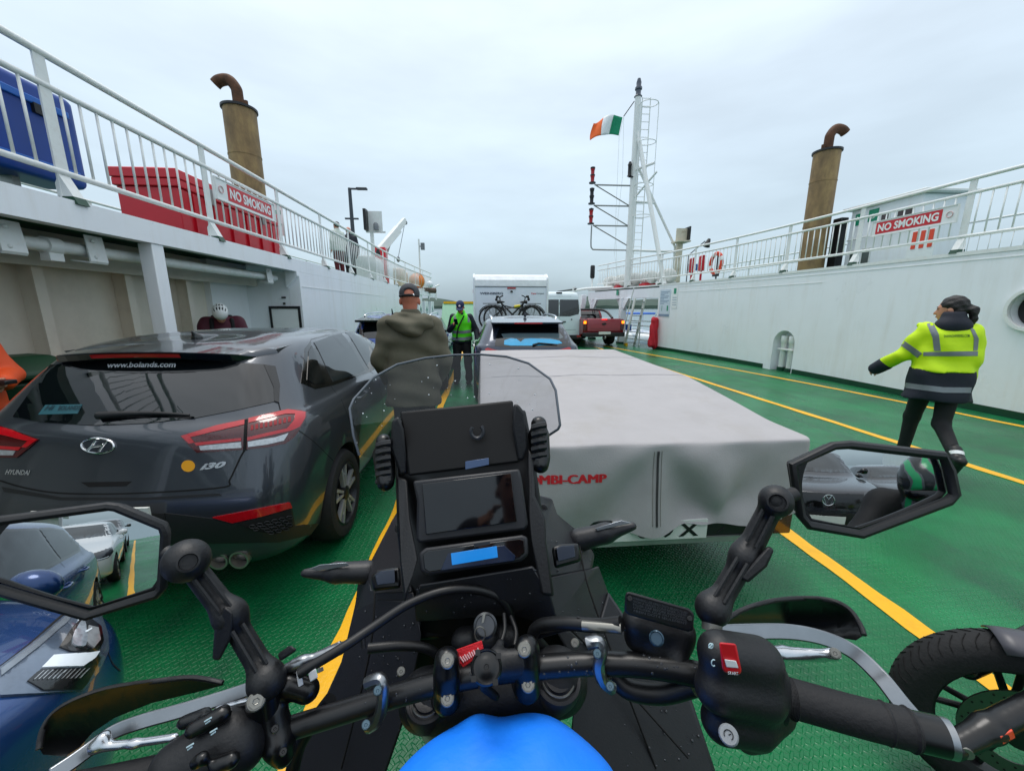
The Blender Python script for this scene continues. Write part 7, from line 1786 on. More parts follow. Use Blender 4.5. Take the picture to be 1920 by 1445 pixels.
mb = MB(Mq @ Matrix.Translation((0, 0, -.006))); mb.lathe([(.0185, -.004), (.0185, .002), (.0165, .004), (.0150, .0025), (.011, .0025), (.009, .004), (.003, .004), (.0025, .001), (0, .001)], 36, cap=False); mb.build('mount_head', GLB, qm, smooth=True)
for k in range(4):
    a = math.pi/2*k+.6; mb = MB(Mq); mb.cbox((.0178*math.cos(a), .0178*math.sin(a), -.005), (.006, .006, .006)); mb.build('lug', GLB, qm)
# fork caps, top yoke, fork legs
yoke = sdp('top_yoke', [cap(800, 1310, .575, 52, 1045, 1275, .57, 56), cap(860, 1350, .575, 40, 1000, 1330, .57, 40)], BLK, vox=.005, k=.02)
for (u, v, d, rr) in ((800, 1312, .548, 40), (1045, 1272, .545, 46)):
    p = V(u, v, d); ax_ = Vector((.05, -.36, .93)).normalized(); M = aim(p, p+ax_); r = rp(rr, d)
    mb = MB(M); mb.lathe([(r, -.03), (r, 0), (r*.93, .004), (r*.80, .004), (r*.78, .001), (r*.55, .001), (r*.53, .006), (r*.25, .006), (r*.22, .003), (0, .003)], 40, cap=False); mb.build('fork_cap', FAIR, bike, smooth=True)
    mb = MB(M); mb.lathe([(r*.62, .0045), (r*.66, .0055), (r*.7, .0045)], 32, cap=False); mb.build('adjuster_ring', BOLT, bike, smooth=True)
    f0 = p; f1 = p+Vector((-.02, .42, -.72)); mb = MB(); mb.tube([f0-ax_*.02, f0.lerp(f1, .55)], r*.9, 20); mb.tube([f0.lerp(f1, .5), f1], r*1.05, 20); mb.build('fork_leg', GLB, bike, smooth=True)
for (u, v) in ((752, 1258), (1078, 1205)): bolt_at(u, v, .57, 7, yoke)
# ignition, key and red tag
ig = sdp('ignition_switch', [cap(908, 1180, .60, 22, 912, 1200, .585, 22), cap(870, 1200, .61, 24, 950, 1195, .61, 24)], BLK, vox=.004)
pm = V(910, 1172, .58); Mi = aim(pm, C0); mb = MB(Mi); mb.lathe([(.0175, -.006), (.0175, .003), (.0145, .005), (.0135, .001), (0, .001)], 28, cap=False); mb.build('lock_ring', mat('lock ring', '#55585c', .3, metal=.8), ig, smooth=True)
plate('key', [(905, 1150, .575), (911, 1148, .575), (907, 1166, .57), (903, 1168, .57)], .003, BOLT, ig, 0)
key = thing('key_tag', 'red fabric key tag with white print hanging from the ignition', 'key tag', tuple(V(880, 1225, .53)))
q = [V(845, 1221, .528), V(903, 1200, .53), V(908, 1222, .524), V(868, 1252, .518)]
mb = MB(); mb.slab([q[3], q[2], q[1], q[0]], .0025); mb.build('fabric_strip', mat('red webbing', '#c5101f', .7, bump=.3, bscale=400), key, bevel=.001)
n_ = (q[2]-q[3]).cross(q[0]-q[3]).normalized(); n_ = n_ if n_.dot(C0-q[0]) > 0 else -n_
for i in range(9):
    s0 = .16+i*.082; a = q[0].lerp(q[1], s0); b = q[3].lerp(q[2], s0)
    mb = MB(); mb.tube([a.lerp(b, .42+.05*(i % 2))+n_*.0012, a.lerp(b, .78)+n_*.0012], .0009, 5); mb.build('print_stroke', mat('tag print', '#e8b8bc', .6), key)
mb = MB(); mb.tube([V(900+10*math.cos(a), 1188+14*math.sin(a), .545) for a in [2*math.pi*i/18 for i in range(18)]], .0009, 6, closed=True); mb.build('split_ring', BOLT, key, smooth=True)
# cables and hoses
HOSE = mat('cable sheath', '#101113', .45, var=.1)
bar('clutch_cable', [(560, 1262, .50), (640, 1215, .52), (700, 1175, .545), (770, 1130, .57), (840, 1106, .585), (900, 1106, .60), (945, 1128, .61), (962, 1175, .62), (965, 1220, .63)], .0065, HOSE)
bar('brake_hose', [(1165, 1168, .495), (1120, 1172, .51), (1060, 1168, .53), (1015, 1172, .55), (1000, 1190, .57), (1020, 1215, .60)], .009, HOSE)
bar('throttle_cable', [(1000, 1195, .57), (1060, 1178, .545), (1130, 1165, .51), (1180, 1180, .50)], .0035, HOSE)
bar('banjo_fitting', [(1092, 1172, .508), (1165, 1178, .49)], .006, BOLT, n=8)
bar('wiring_loom', [(1150, 1265, .51), (1180, 1292, .50), (1240, 1300, .49), (1300, 1285, .475)], .012, HOSE)
bar('wiring_loom', [(690, 1215, .56), (750, 1210, .57), (800, 1215, .58), (840, 1240, .60)], .007, HOSE)
bar('wiring_loom', [(620, 1310, .53), (590, 1350, .53), (560, 1400, .53), (548, 1445, .53)], .009, HOSE)
for i, (a, b) in enumerate((((860, 1330), (880, 1380)), ((900, 1340), (915, 1395)), ((950, 1300), (935, 1385)), ((935, 1215), (945, 1150)), ((965, 1210), (958, 1155)))):
    bar('small_cable', [(a[0], a[1], .56), ((a[0]+b[0])/2+6, (a[1]+b[1])/2, .58), (b[0], b[1], .60)], .0035, HOSE)
for (u, v, d, uu, vv) in ((680, 1200, .535, 690, 1228), (1085, 1168, .522, 1092, 1196)):
    bar('cable_tie', [(u, v-12, d), (uu-8, vv-14, d-.004)], .003, BLK, sm=0)
# handguard clamps (silver) on the bar
for nm2, pts, hub in (('left', [(688, 1280), (712, 1272), (718, 1290), (716, 1325), (706, 1350), (690, 1362)], (705, 1300)), ('right', [(1100, 1205), (1124, 1203), (1128, 1222), (1122, 1248), (1130, 1275), (1148, 1290)], (1112, 1230))):
    d = .498 if nm2 == 'left' else .48
    mb = MB(); mb.tube(smooth_path([V(u, v, d+.008*abs(i-2.5)/2.5) for i, (u, v) in enumerate(pts)], 4), .0078, 8); cl = mb.build('handguard_clamp', ALU, bike, smooth=True)
    for (u, v) in ((pts[1][0]-4, pts[1][1]+22), (pts[-1][0]-4, pts[-1][1]-4)): bolt_at(u, v, d-.010, 7, cl, m=mat('zinc bolt', '#5c727e', .4, metal=.8))
# ---------------------------------------------------------------- right-hand side controls
sw = sdp('switch_housing', [cap(1350, 1225, .445, 40, 1420, 1240, .45, 44), cap(1345, 1290, .44, 40, 1425, 1300, .445, 45), cap(1355, 1350, .45, 38, 1415, 1355, .452, 40), cap(1400, 1385, .46, 22, 1428, 1385, .46, 20), cap(1440, 1270, .458, 34, 1450, 1330, .458, 36)], BLK, k=.014)
def face_quad(pts, d): return [V(u, v, d) for u, v in pts]
def raised(name, pts, d, th, m, parent, bevel=.0015):
    q = face_quad(pts, d); mb = MB(); c = sum(q, Vector())/len(q); nn = (C0-c).normalized()
    back = [a-nn*th for a in q]; n = len(q)
    mb.add(q+back, [tuple(range(n)), tuple(range(n, 2*n))[::-1]]+[(i, n+i, n+(i+1) % n, (i+1) % n) for i in range(n)]); return mb.build(name, m, parent, bevel=bevel)
dS = .398
ks = raised('kill_switch', [(1348, 1203), (1380, 1206), (1391, 1258), (1387, 1264), (1360, 1261), (1354, 1254)], dS, .012, mat('switch red', '#c51322', .35), sw, .002)
st_ = raised('start_button', [(1358, 1235), (1380, 1238), (1385, 1252), (1362, 1250)], dS-.002, .004, mat('switch white', '#dfe2e3', .4), ks, .0008)
text_quad('START', face_quad([(1364, 1262), (1384, 1263.5), (1383, 1257.5), (1363.5, 1256)], dS-.001), LETW, ks, off=.0012)
WI = mat('control print', '#b9d3da', .5)
mb = MB(); mb.tube([V(1338+4*math.cos(a), 1242+6*math.sin(a), dS+.0) for a in [R(50+x*28) for x in range(10)]], .0006, 5); mb.build('print_icon', WI, sw)
mb = MB(); mb.tube([V(1333+4*math.cos(a), 1210+4.5*math.sin(a), dS+.001) for a in [2*math.pi*i/16 for i in range(16)]], .0006, 5, closed=True); mb.tube([V(1329, 1214, dS), V(1337, 1206, dS)], .0006, 5); mb.build('print_icon', WI, sw)
pm = V(1366, 1377, .405); Mi = aim(pm, C0); mb = MB(Mi); mb.lathe([(.0095, -.014), (.0095, 0), (.008, .0015), (0, .0015)], 28, cap=False); gb2 = mb.build('cruise_button', mat('button grey', '#8f9498', .45), sw, smooth=True)
mb = MB(Mi); mb.tube([(.0042*math.cos(a), .0042*math.sin(a), .002) for a in [R(-40+x*26) for x in range(11)]], .0005, 5); mb.tube([(0, 0, .002), (.002, .002, .002)], .0005, 5); mb.build('print_icon', BLK, gb2)
# grip, flange, bar end
gd_ = V(1745, 1372, .41)-V(1480, 1308, .45)
bar('grip_flange', [(1452, 1300, .455), (1464, 1303, .453)], .0285, BLK, n=28, sm=0)
gr = bar('grip', [(1462, 1303, .4525), (1500, 1312, .447), (1600, 1340, .431), (1712, 1368, .415)], [.0205, .0195], GRIP, n=28)
for k in range(7):
    f = .02+k*.012; a = V(1466, 1304, .4525).lerp(V(1712, 1368, .415), f); t_ = gd_.normalized(); M = aim(a, a+t_)
    mb = MB(M); mb.lathe([(.0203, -.0009), (.0212, 0), (.0203, .0009)], 28, cap=False); mb.build('grip_rib', GRIP, gr, smooth=True)
for f, r_ in ((.80, .0208), (.97, .0212)):
    a = V(1466, 1304, .4525).lerp(V(1712, 1368, .415), f); M = aim(a, a+gd_); mb = MB(M); mb.lathe([(.0196, -.002), (r_, 0), (.0196, .002)], 28, cap=False); mb.build('grip_ring', GRIP, gr, smooth=True)
bar('bar_end_weight', [(1712, 1368, .4155), (1765, 1380, .408)], .0185, GLB, n=28, sm=0)
bar('bar_end_cap', [(1766, 1380, .408), (1782, 1384, .4055)], .0182, ALU, n=28, sm=0)
# aluminium handguard bar and lever
nB = (cU*.9-cF*.45).normalized()
def strap(name, pts, hw, th, m, parent=None):
    """flat bar swept along points: hw half width (towards image-down), th thickness"""
    q = smooth_path([V(*p) for p in pts], 6); mb = MB(); L = []
    for i, p in enumerate(q):
        t = (q[min(i+1, len(q)-1)]-q[max(i-1, 0)]).normalized(); vdir = (C0-p).normalized(); b = t.cross(vdir).normalized(); n2 = b.cross(t).normalized()
        L += [p+b*hw+n2*th, p-b*hw+n2*th, p-b*hw-n2*th, p+b*hw-n2*th]
    k = len(q); mb.add(L, [(4*i+j, 4*i+(j+1) % 4, 4*i+4+(j+1) % 4, 4*i+4+j) for i in range(k-1) for j in range(4)]+[(0, 1, 2, 3), tuple(4*k-4+j for j in range(4))[::-1]])
    return mb.build(name, m, parent or bike, bevel=.0018)
hg = strap('handguard_bar', [(1330, 1188, .50), (1400, 1184, .515), (1480, 1184, .525), (1545, 1196, .525), (1600, 1222, .515), (1650, 1268, .49), (1690, 1318, .458), (1730, 1365, .428)], .0095, .003, ALU)
sh = patch('handguard_shield', [(1360, 1160), (1400, 1140), (1450, 1126), (1510, 1121), (1560, 1126), (1592, 1142), (1612, 1170), (1621, 1190), (1605, 1200), (1580, 1196), (1540, 1186), (1480, 1178), (1400, 1176), (1360, 1172)],
    lambda u, v: (V(u, v, .53-.0004*abs(u-1480)+.06*math.sqrt(max(0, 1-((v-1165)/62)**2))), (C0-V(u, v, .57)).normalized()), GLB, bike, .0, 14, True, .005)
mb = MB(); mb.tube(smooth_path([V(1362, 1160, .53), V(1400, 1140, .545), V(1450, 1126, .56), V(1510, 1121, .565), V(1560, 1126, .545), V(1592, 1142, .53), V(1612, 1170, .515), V(1620, 1190, .505)], 5), .0035, 8); mb.build('shield_rim', BLK, sh, smooth=True)
lv_ = sdp('brake_lever', [cap(1395, 1212, .478, 8, 1470, 1220, .485, 8), cap(1470, 1220, .485, 8, 1560, 1226, .475, 8), cap(1560, 1226, .475, 10, 1566, 1226, .474, 10), cap(1420, 1225, .482, 9, 1545, 1235, .48, 6)], mat('lever silver', '#c9ccd0', .2, metal=.95), vox=.0028, k=.006)
bolt_at(1566, 1224, .462, 8, lv_)
# brake fluid reservoir
rv = sdp('brake_reservoir', [cap(1195, 1165, .505, 28, 1275, 1185, .50, 28), cap(1195, 1195, .51, 24, 1270, 1205, .505, 26), cap(1230, 1215, .50, 24, 1250, 1225, .50, 24), cap(1272, 1215, .49, 16, 1272, 1250, .478, 16)], BLK, k=.012)
lid = raised('reservoir_lid', [(1172, 1112), (1178, 1108), (1292, 1140), (1302, 1150), (1300, 1182), (1290, 1184), (1178, 1152), (1170, 1146)], .465, .016, BLK, bike, .003)
lines = ['WARNING USE ONLY DOT4 BRAKE FLUID', 'FROM A SEALED CONTAINER. CLEAN', 'FILLER CAP BEFORE REMOVING.', 'UTILISER QUE DU LIQUIDE', 'FREIN DOT4 SEULEMENT']
LT = mat('lid lettering', '#55585c', .5)
for i, s in enumerate(lines):
    y0 = 1117.5+i*6.0; sh_ = (i*.5)
    qd = [(1186+sh_, y0+4.2), (1288, y0+32.4-i*.9), (1288, y0+28.2-i*.9), (1186+sh_, y0)]
    text_quad(s, face_quad(qd, .4645), LT, lid, off=.0006, bold=.0)
for (u, v) in ((1181, 1121), (1293, 1158)): bolt_at(u, v, .4648, 4.5, lid, m=GLB)
pm = V(1231, 1196, .457); Mi = aim(pm, C0); mb = MB(Mi); mb.lathe([(.0085, -.006), (.0085, .001), (.0070, .002), (.0062, 0), (0, 0)], 24, cap=False); mb.build('sight_glass', mat('sight glass ring', '#31495a', .2, metal=.4), rv, smooth=True)
# ---------------------------------------------------------------- mirrors
MIRROR = bpy.data.materials.new('mirror glass'); MIRROR.use_nodes = True
_b = MIRROR.node_tree.nodes['Principled BSDF']; _b.inputs['Metallic'].default_value = 1; _b.inputs['Roughness'].default_value = .004; _b.inputs['Base Color'].default_value = (.62, .64, .65, 1)
def mirror(label, outline, ctr, target, arm, balls, knob):
    """outline in pixels lies in the plane through the centre whose normal bisects eye and target"""
    c = V(*ctr); n = ((C0-c).normalized()+(Vector(target)-c).normalized()).normalized()
    def on(u, v, o=0.0):
        r = ray(u, v); t = (c-C0).dot(n)/r.dot(n); return C0+r*t+n*o
    cu = sum(u for u, v in outline)/len(outline); cv = sum(v for u, v in outline)/len(outline)
    e = bpy.data.objects.new('mirror', None); col.objects.link(e); e.location = c; attach(e, bike); e['label'] = label
    inner = [(cu+(u-cu)*.945, cv+(v-cv)*.90) for u, v in outline]
    q = [on(u, v) for u, v in inner]; rho = .95
    def mp_(u, v):
        p = on(u, v); w_ = p-c; return p-n*(w_.length_squared/(2*rho)), (n+w_/rho).normalized()
    patch('mirror_glass', inner, mp_, MIRROR, e, .0, 7, True, .002)
    q = [on(u, v, .002) for u, v in outline]; mb = MB(); mb.tube(q, .0062, 8, closed=True); mb.build('mirror_rim', BLK, e, smooth=True)
    q = [on(u, v, -.004) for u, v in [(cu+(a-cu)*.99, cv+(b-cv)*.98) for a, b in outline]]; q = q if (q[1]-q[0]).cross(q[2]-q[1]).dot(n) > 0 else q[::-1]
    mb = MB(); mb.slab(q, .016); mb.build('mirror_shell', BLK, e, bevel=.004)
    pr = []
    for (u0, v0, d0), (u1, v1, d1) in zip(arm, arm[1:]): pr.append(cap(u0, v0, d0, 19, u1, v1, d1, 21))
    for (u, v, d, r) in balls: pr.append(cap(u, v, d, r, u, v+1, d, r))
    a = sdp('mirror_arm', pr, BLK, e, k=.012)
    for (u0, v0, d0), (u1, v1, d1) in zip(arm, arm[1:]):
        p0, p1 = V(u0, v0, d0-.016), V(u1, v1, d1-.016); bar_ = MB(); s_ = (p1-p0).cross(C0-p0).normalized()*.006
        for g in (-1, 1): bar_ = MB(); bar_.tube([p0.lerp(p1, .15)+s_*g, p0.lerp(p1, .85)+s_*g], .0028, 6); bar_.build('arm_ridge', BLK, a, smooth=True)
    plate('wing_knob', knob, .014, BLK, a, .003)
    u, v, d, r = balls[0]; p = V(u+3, v+3, d-rp(r, d)*.96); mb = MB(aim(p, C0)); mb.lathe([(.011, -.006), (.0115, .0015), (.0095, .002), (.0085, -.004), (0, -.004)], 24, cap=False); mb.build('ball_socket', BLK, a, smooth=True)
    return e
mirror('right mirror reflecting the cars behind', [(1485, 870), (1560, 835), (1590, 833), (1765, 853), (1777, 880), (1787, 925), (1775, 938), (1612, 1000), (1515, 983), (1500, 965)], (1640, 915, .52), (2.65, -4.7, .85),
    [(1452, 938, .515), (1402, 1035, .515), (1340, 1140, .505)], [(1455, 938, .50, 29), (1395, 1045, .51, 24), (1335, 1140, .50, 30)], [(1405, 1062, .49), (1440, 1022, .49), (1452, 1030, .485), (1438, 1062, .485), (1402, 1093, .485), (1388, 1082, .49)])
mirror('left mirror reflecting the blue and white cars', [(-60, 985), (0, 975), (205, 948), (222, 950), (306, 985), (312, 1000), (305, 1100), (295, 1112), (166, 1152), (0, 1104), (-60, 1088)], (150, 1052, .50), (-1.5, -4.4, .62),
    [(352, 1052, .505), (435, 1160, .51), (500, 1268, .505)], [(350, 1050, .485, 38), (432, 1150, .505, 27), (500, 1275, .495, 33)], [(420, 1135, .488), (437, 1148, .486), (434, 1195, .486), (412, 1238, .486), (398, 1236, .488), (402, 1180, .488)])
bar('mirror_stalk', [(310, 1035, .50), (345, 1048, .50)], .009, BLK, sm=0); bar('mirror_stalk', [(1490, 925, .515), (1460, 936, .51)], .009, BLK, sm=0)
bar('mirror_base', [(1335, 1160, .495), (1335, 1182, .49)], .012, BOLT, n=20, sm=0); bar('mirror_base', [(502, 1296, .495), (506, 1340, .495)], .013, GLB, n=20, sm=0)
plate('wing_knob', [(520, 1225, .50), (545, 1208, .498), (558, 1218, .495), (525, 1240, .495)], .014, BLK)
# ---------------------------------------------------------------- left-hand controls
c9 = lambda x, y, d: (60+x/2.909, 1180+y/2.909, d)
lsw = sdp('switch_housing', [cap(*c9(780, 740, .455), 40, *c9(1060, 560, .475), 42), cap(*c9(800, 800, .45), 40, *c9(1120, 640, .47), 40), cap(*c9(1130, 560, .48), 36, *c9(1160, 640, .478), 36)], BLK, k=.014)
for (x, y, t_) in ((960, 490, .44), (990, 550, .438), (862, 632, .425)):
    mb = MB(); mb.tube([V(*c9(x-18, y+10, t_-.02)), V(*c9(x+18, y-12, t_-.02))], .0009, 5); mb.tube([V(*c9(x-12, y+22, t_-.02)), V(*c9(x+10, y+6, t_-.02))], .0009, 5); mb.build('print_icon', WI, lsw)
sdp('switch_lever', [cap(*c9(830, 505, .465), 12, *c9(940, 470, .47), 14), cap(*c9(880, 545, .45), 14, *c9(1040, 460, .462), 15)], GLB, lsw)
sdp('switch_rocker', [cap(*c9(900, 720, .43), 12, *c9(930, 700, .43), 12), cap(*c9(1010, 740, .435), 14, *c9(1090, 710, .437), 14)], GLB, lsw)
strap('handguard_bar', [c9(1690, 95, .535), c9(1560, 155, .535), c9(1400, 235, .53), c9(1150, 335, .52), c9(850, 430, .505), c9(600, 500, .495), c9(450, 555, .488), c9(330, 640, .475), c9(220, 720, .46), c9(100, 800, .445)], .0085, .003, ALU)
patch('handguard_shield', [c9(x, y, 0)[:2] for x, y in [(35, 640), (50, 560), (110, 460), (220, 390), (400, 325), (650, 285), (850, 262), (1000, 268), (1050, 300), (900, 340), (650, 400), (450, 480), (330, 560), (260, 640), (180, 690), (60, 680)]],
    lambda u, v: (V(u, v, .53-.00028*max(0, 420-u)+.05*math.sqrt(max(0, 1-((v-1350+.25*(u-240))/95)**2))), (C0-V(u, v, .55)).normalized()), GLB, bike, .0, 16, True, .005)
mb = MB(); mb.tube(smooth_path([V(*c9(40, 650, .475)), V(*c9(60, 545, .485)), V(*c9(120, 455, .495)), V(*c9(230, 385, .505)), V(*c9(420, 320, .52)), V(*c9(680, 280, .535)), V(*c9(880, 262, .545)), V(*c9(1040, 290, .545))], 5), .0035, 8); mb.build('shield_rim', BLK, bike, smooth=True)
cl_ = sdp('clutch_lever', [cap(*c9(350, 640, .462), 9, *c9(560, 620, .467), 7), cap(*c9(560, 620, .467), 7, *c9(780, 585, .472), 7), cap(*c9(1010, 430, .485), 6, *c9(1200, 385, .487), 7), cap(*c9(345, 635, .462), 11, *c9(390, 590, .466), 12)], mat('lever silver', '#c9ccd0', .2, metal=.95), vox=.0028, k=.006)
bolt_at(*c9(1222, 390, .472), 14, cl_); bar('lever_pivot', [c9(1225, 400, .485), c9(1240, 470, .49)], .012, GLB, n=18, sm=0)
sdp('clutch_perch', [cap(*c9(1310, 450, .50), 26, *c9(1345, 600, .495), 28), cap(*c9(1340, 640, .485), 20, *c9(1370, 690, .488), 18), cap(*c9(1400, 300, .51), 20, *c9(1500, 330, .515), 22)], GLB, k=.012)
for (x, y) in ((1325, 540), (1370, 665)): bolt_at(*c9(x, y, .462), 6, bike, m=GLB)
sdp('bracket', [cap(*c9(1440, 190, .52), 8, *c9(1700, 90, .535), 9), cap(*c9(1480, 170, .52), 10, *c9(1390, 210, .515), 9)], ALU, vox=.0028)
plate('usb_plug', [c9(1505, 235, .50), c9(1548, 210, .50), c9(1560, 260, .498), c9(1518, 285, .498)], .008, mat('white plastic', '#d8dadb', .4), None, .001); plate('usb_tip', [c9(1555, 212, .502), c9(1588, 200, .502), c9(1592, 222, .501), c9(1562, 238, .501)], .005, BOLT, None, .0005)
strap('white_tag', [c9(1455, 220, .505), c9(1460, 265, .503), c9(1468, 305, .502)], .003, .001, mat('white plastic', '#d8dadb', .4))
bar('grip', [(310, 1448, .466), (200, 1472, .455), (60, 1500, .442)], .0195, GRIP, n=24)
# ---------------------------------------------------------------- instrument tower
ca = lambda x, y, d: (540+x/3.2845, 740+y/3.2845, d)
tw = bpy.data.objects.new('instrument_tower', None); col.objects.link(tw); tw.location = V(880, 940, .63); attach(tw, bike)
up_ = plate('navigation_panel', [ca(690, 105, .70), ca(1385, 35, .71), ca(1400, 200, .69), ca(1425, 415, .665), ca(740, 500, .655), ca(715, 300, .68)], .02, mat('matt black panel', '#07080a', .5, var=.1, spec=.25), tw, .004)
for pts in ([(640, 160), (680, 130), (715, 215), (738, 480), (690, 495), (632, 330)], [(1390, 55), (1420, 60), (1462, 115), (1478, 320), (1450, 405), (1412, 400), (1380, 200)]):
    plate('side_cheek', [ca(x, y, .668) for x, y in pts], .03, BLK, tw, .004)
plate('panel_window', [ca(1092, 410, .652), ca(1236, 388, .653), ca(1238, 430, .651), ca(1092, 460, .650)], .002, mat('panel blue window', '#41567a', .2), tw, .0005)
mb = MB(); mb.tube([V(*ca(1165+38*math.cos(a), 225+42*math.sin(a), .672)) for a in [R(-50+x*14) for x in range(20)]], .0035, 6); mb.build('cable_grommet', mat('grommet grey', '#2f3136', .4), tw, smooth=True)
plate('dash_bezel', [ca(770, 530, .630), ca(1425, 455, .636), ca(1440, 520, .633), ca(1480, 800, .618), ca(1460, 830, .616), ca(810, 912, .610), ca(790, 890, .611), ca(795, 650, .624)], .03, FAIR, tw, .004)
ds = plate('dash_screen', [ca(825, 548, .6245), ca(1375, 480, .6295), ca(1408, 780, .6135), ca(850, 860, .607)], .006, SCR, tw, .001)
plate('lower_display', [ca(805, 975, .600), ca(850, 940, .602), ca(1440, 862, .607), ca(1476, 875, .607), ca(1482, 985, .600), ca(1435, 1025, .597), ca(860, 1112, .591), ca(815, 1085, .592)], .03, FAIR, tw, .004)
plate('lower_display_glass', [ca(830, 985, .5955), ca(862, 960, .5965), ca(1425, 885, .602), ca(1455, 895, .602), ca(1458, 970, .597), ca(1420, 1003, .595), ca(868, 1090, .588), ca(840, 1070, .589)], .006, SCR, tw, .001)
plate('lcd_panel', [ca(1003, 975, .5925), ca(1285, 930, .5955), ca(1293, 1000, .591), ca(1010, 1048, .588)], .002, mat('lcd blue', '#1670b8', .15, var=.03, emit=('#1a7fd0', .45)), tw, .0005)
plate('lcd_surround', [ca(985, 975, .594), ca(1330, 925, .598), ca(1400, 990, .593), ca(1395, 1020, .591), ca(940, 1080, .587)], .002, mat('lcd surround', '#0a1c38', .15), tw, .0005)
plate('centre_label', [ca(1145, 915, .595), ca(1245, 900, .596), ca(1245, 920, .595), ca(1145, 938, .594)], .002, mat('label grey', '#2c3037', .4), tw, 0)
for pts in ([(665, 500, .672), (735, 520, .665), (750, 760, .635), (800, 1010, .60), (770, 1100, .59), (715, 1300, .585), (700, 1040, .60), (690, 800, .64)], [(1478, 330, .672), (1515, 380, .665), (1520, 620, .64), (1585, 760, .625), (1590, 900, .612), (1640, 1240, .595), (1560, 1230, .595), (1500, 900, .61), (1480, 700, .63)]):
    plate('tower_rail', [ca(*p) for p in pts], .022, BLK, tw, .004)
for pts in ([(690, 855, .632), (765, 840, .628), (790, 1000, .606), (745, 1040, .60), (692, 1030, .602)], [(1500, 740, .64), (1550, 735, .64), (1588, 790, .635), (1590, 910, .622), (1520, 915, .62)]):
    plate('rail_foot', [ca(*p) for p in pts], .02, GLB, tw, .004)
plate('tower_back', [(738, 790, .735), (985, 768, .735), (1003, 860, .72), (1022, 1000, .69), (1050, 1190, .66), (765, 1200, .655), (745, 1000, .69)], .03, GLB, tw, .005)
for (x, y, sgn) in ((590, 420, -1), (1545, 310, 1)):     # ribbed screen-height knobs
    kn = sdp('screen_knob', [cap(*ca(x-20*sgn*0, y-130, .70), 15, *ca(x+10, y+120, .67), 16), cap(*ca(x-30, y-60, .695), 12, *ca(x-10, y+60, .68), 12), cap(*ca(x+25, y-60, .69), 12, *ca(x+30, y+80, .675), 12)], GLB, tw, k=.006)
    for k in range(6):
        mb = MB(); yy = y-120+k*45; mb.tube([V(*ca(x-38, yy+12, .668)), V(*ca(x, yy, .662)), V(*ca(x+42, yy-6, .666))], .006, 6); mb.build('knob_rib', BLK, kn, smooth=True)
# windscreen
WS = bpy.data.materials.new('clear windscreen'); WS.use_nodes = True; nn = WS.node_tree; nn.nodes.clear()
_o = nn.nodes.new('ShaderNodeOutputMaterial'); _t = nn.nodes.new('ShaderNodeBsdfTransparent'); _t.inputs[0].default_value = (.66, .68, .70, 1)
_g = nn.nodes.new('ShaderNodeBsdfGlossy'); _g.inputs['Roughness'].default_value = .03; _m = nn.nodes.new('ShaderNodeMixShader'); _f = nn.nodes.new('ShaderNodeFresnel'); _f.inputs[0].default_value = 1.5
nn.links.new(_f.outputs[0], _m.inputs[0]); nn.links.new(_t.outputs[0], _m.inputs[1]); nn.links.new(_g.outputs[0], _m.inputs[2]); nn.links.new(_m.outputs[0], _o.inputs[0])
c5b = lambda pts: [(640+x/2.677, 640+y/2.677) for x, y in pts]
wo_ = c5b([(90, 570), (60, 470), (42, 335), (62, 290), (160, 182), (280, 116), (420, 84), (560, 69), (700, 65), (830, 76), (940, 110), (1048, 188), (1076, 245), (1098, 420), (1088, 440), (1030, 478), (900, 560), (300, 640), (160, 590)])
dW = lambda u, v: .83-.10*((u-853)/200)**2-.00022*(v-665)
wproj = lambda u, v: (V(u, v, dW(u, v)), (C0-V(u, v, .8)).normalized())
ws = patch('windscreen', wo_, wproj, WS, bike, .0, 14, False, 0)
q = [V(u, v, dW(u, v)) for u, v in wo_[:16]]
mb = MB(); mb.tube(q[:13]+q[13:16], .0024, 8); mb.build('screen_edge', mat('screen edge', '#5d636b', .2, var=.2, metal=.2), ws, smooth=True)
# fairing panels, seen from above
FP = lambda nm, pts, m=FAIR, th=.02: plate(nm, pts, th, m, bike, .005)
FP('fairing_panel', [(688, 1066, .79), (735, 975, .81), (750, 950, .80), (760, 1060, .70), (775, 1110, .66), (700, 1112, .68), (692, 1092, .73)])
FP('fairing_panel', [(672, 1085, .81), (692, 1068, .79), (698, 1105, .70), (775, 1108, .662), (790, 1170, .64), (762, 1250, .64), (668, 1215, .69), (664, 1150, .75)])
FP('fairing_panel', [(663, 1150, .755), (668, 1120, .77), (702, 1124, .685), (780, 1125, .65), (790, 1190, .62), (768, 1320, .62), (720, 1460, .63), (520, 1470, .66), (590, 1350, .67), (640, 1240, .69)], FAIR, .03)
FP('fairing_panel', [(1000, 925, .81), (1035, 934, .81), (1045, 965, .81), (1090, 1000, .81), (1115, 1040, .81), (1110, 1068, .76), (1020, 1086, .67), (1018, 1000, .70)])
FP('fairing_panel', [(1020, 1082, .672), (1108, 1066, .755), (1122, 1060, .79), (1140, 1110, .77), (1125, 1185, .70), (1090, 1215, .66), (1030, 1165, .63)])
FP('fairing_panel', [(1025, 1150, .625), (1090, 1200, .655), (1120, 1180, .695), (1140, 1108, .765), (1205, 1205, .71), (1295, 1305, .67), (1350, 1470, .63), (1060, 1470, .60), (1075, 1330, .60), (1085, 1260, .61)], FAIR, .03)
FP('dash_apron', [(785, 1095, .598), (1000, 1060, .604), (1035, 1120, .598), (1050, 1180, .60), (960, 1150, .64), (780, 1165, .62), (776, 1130, .60)], FAIR, .012)
FP('under_dash', [(765, 1135, .655), (960, 1108, .65), (1045, 1150, .65), (1100, 1250, .66), (1080, 1330, .70), (1000, 1350, .72), (830, 1360, .72), (720, 1330, .70), (725, 1220, .66)], mat('inner black', '#08090a', .6), .01)
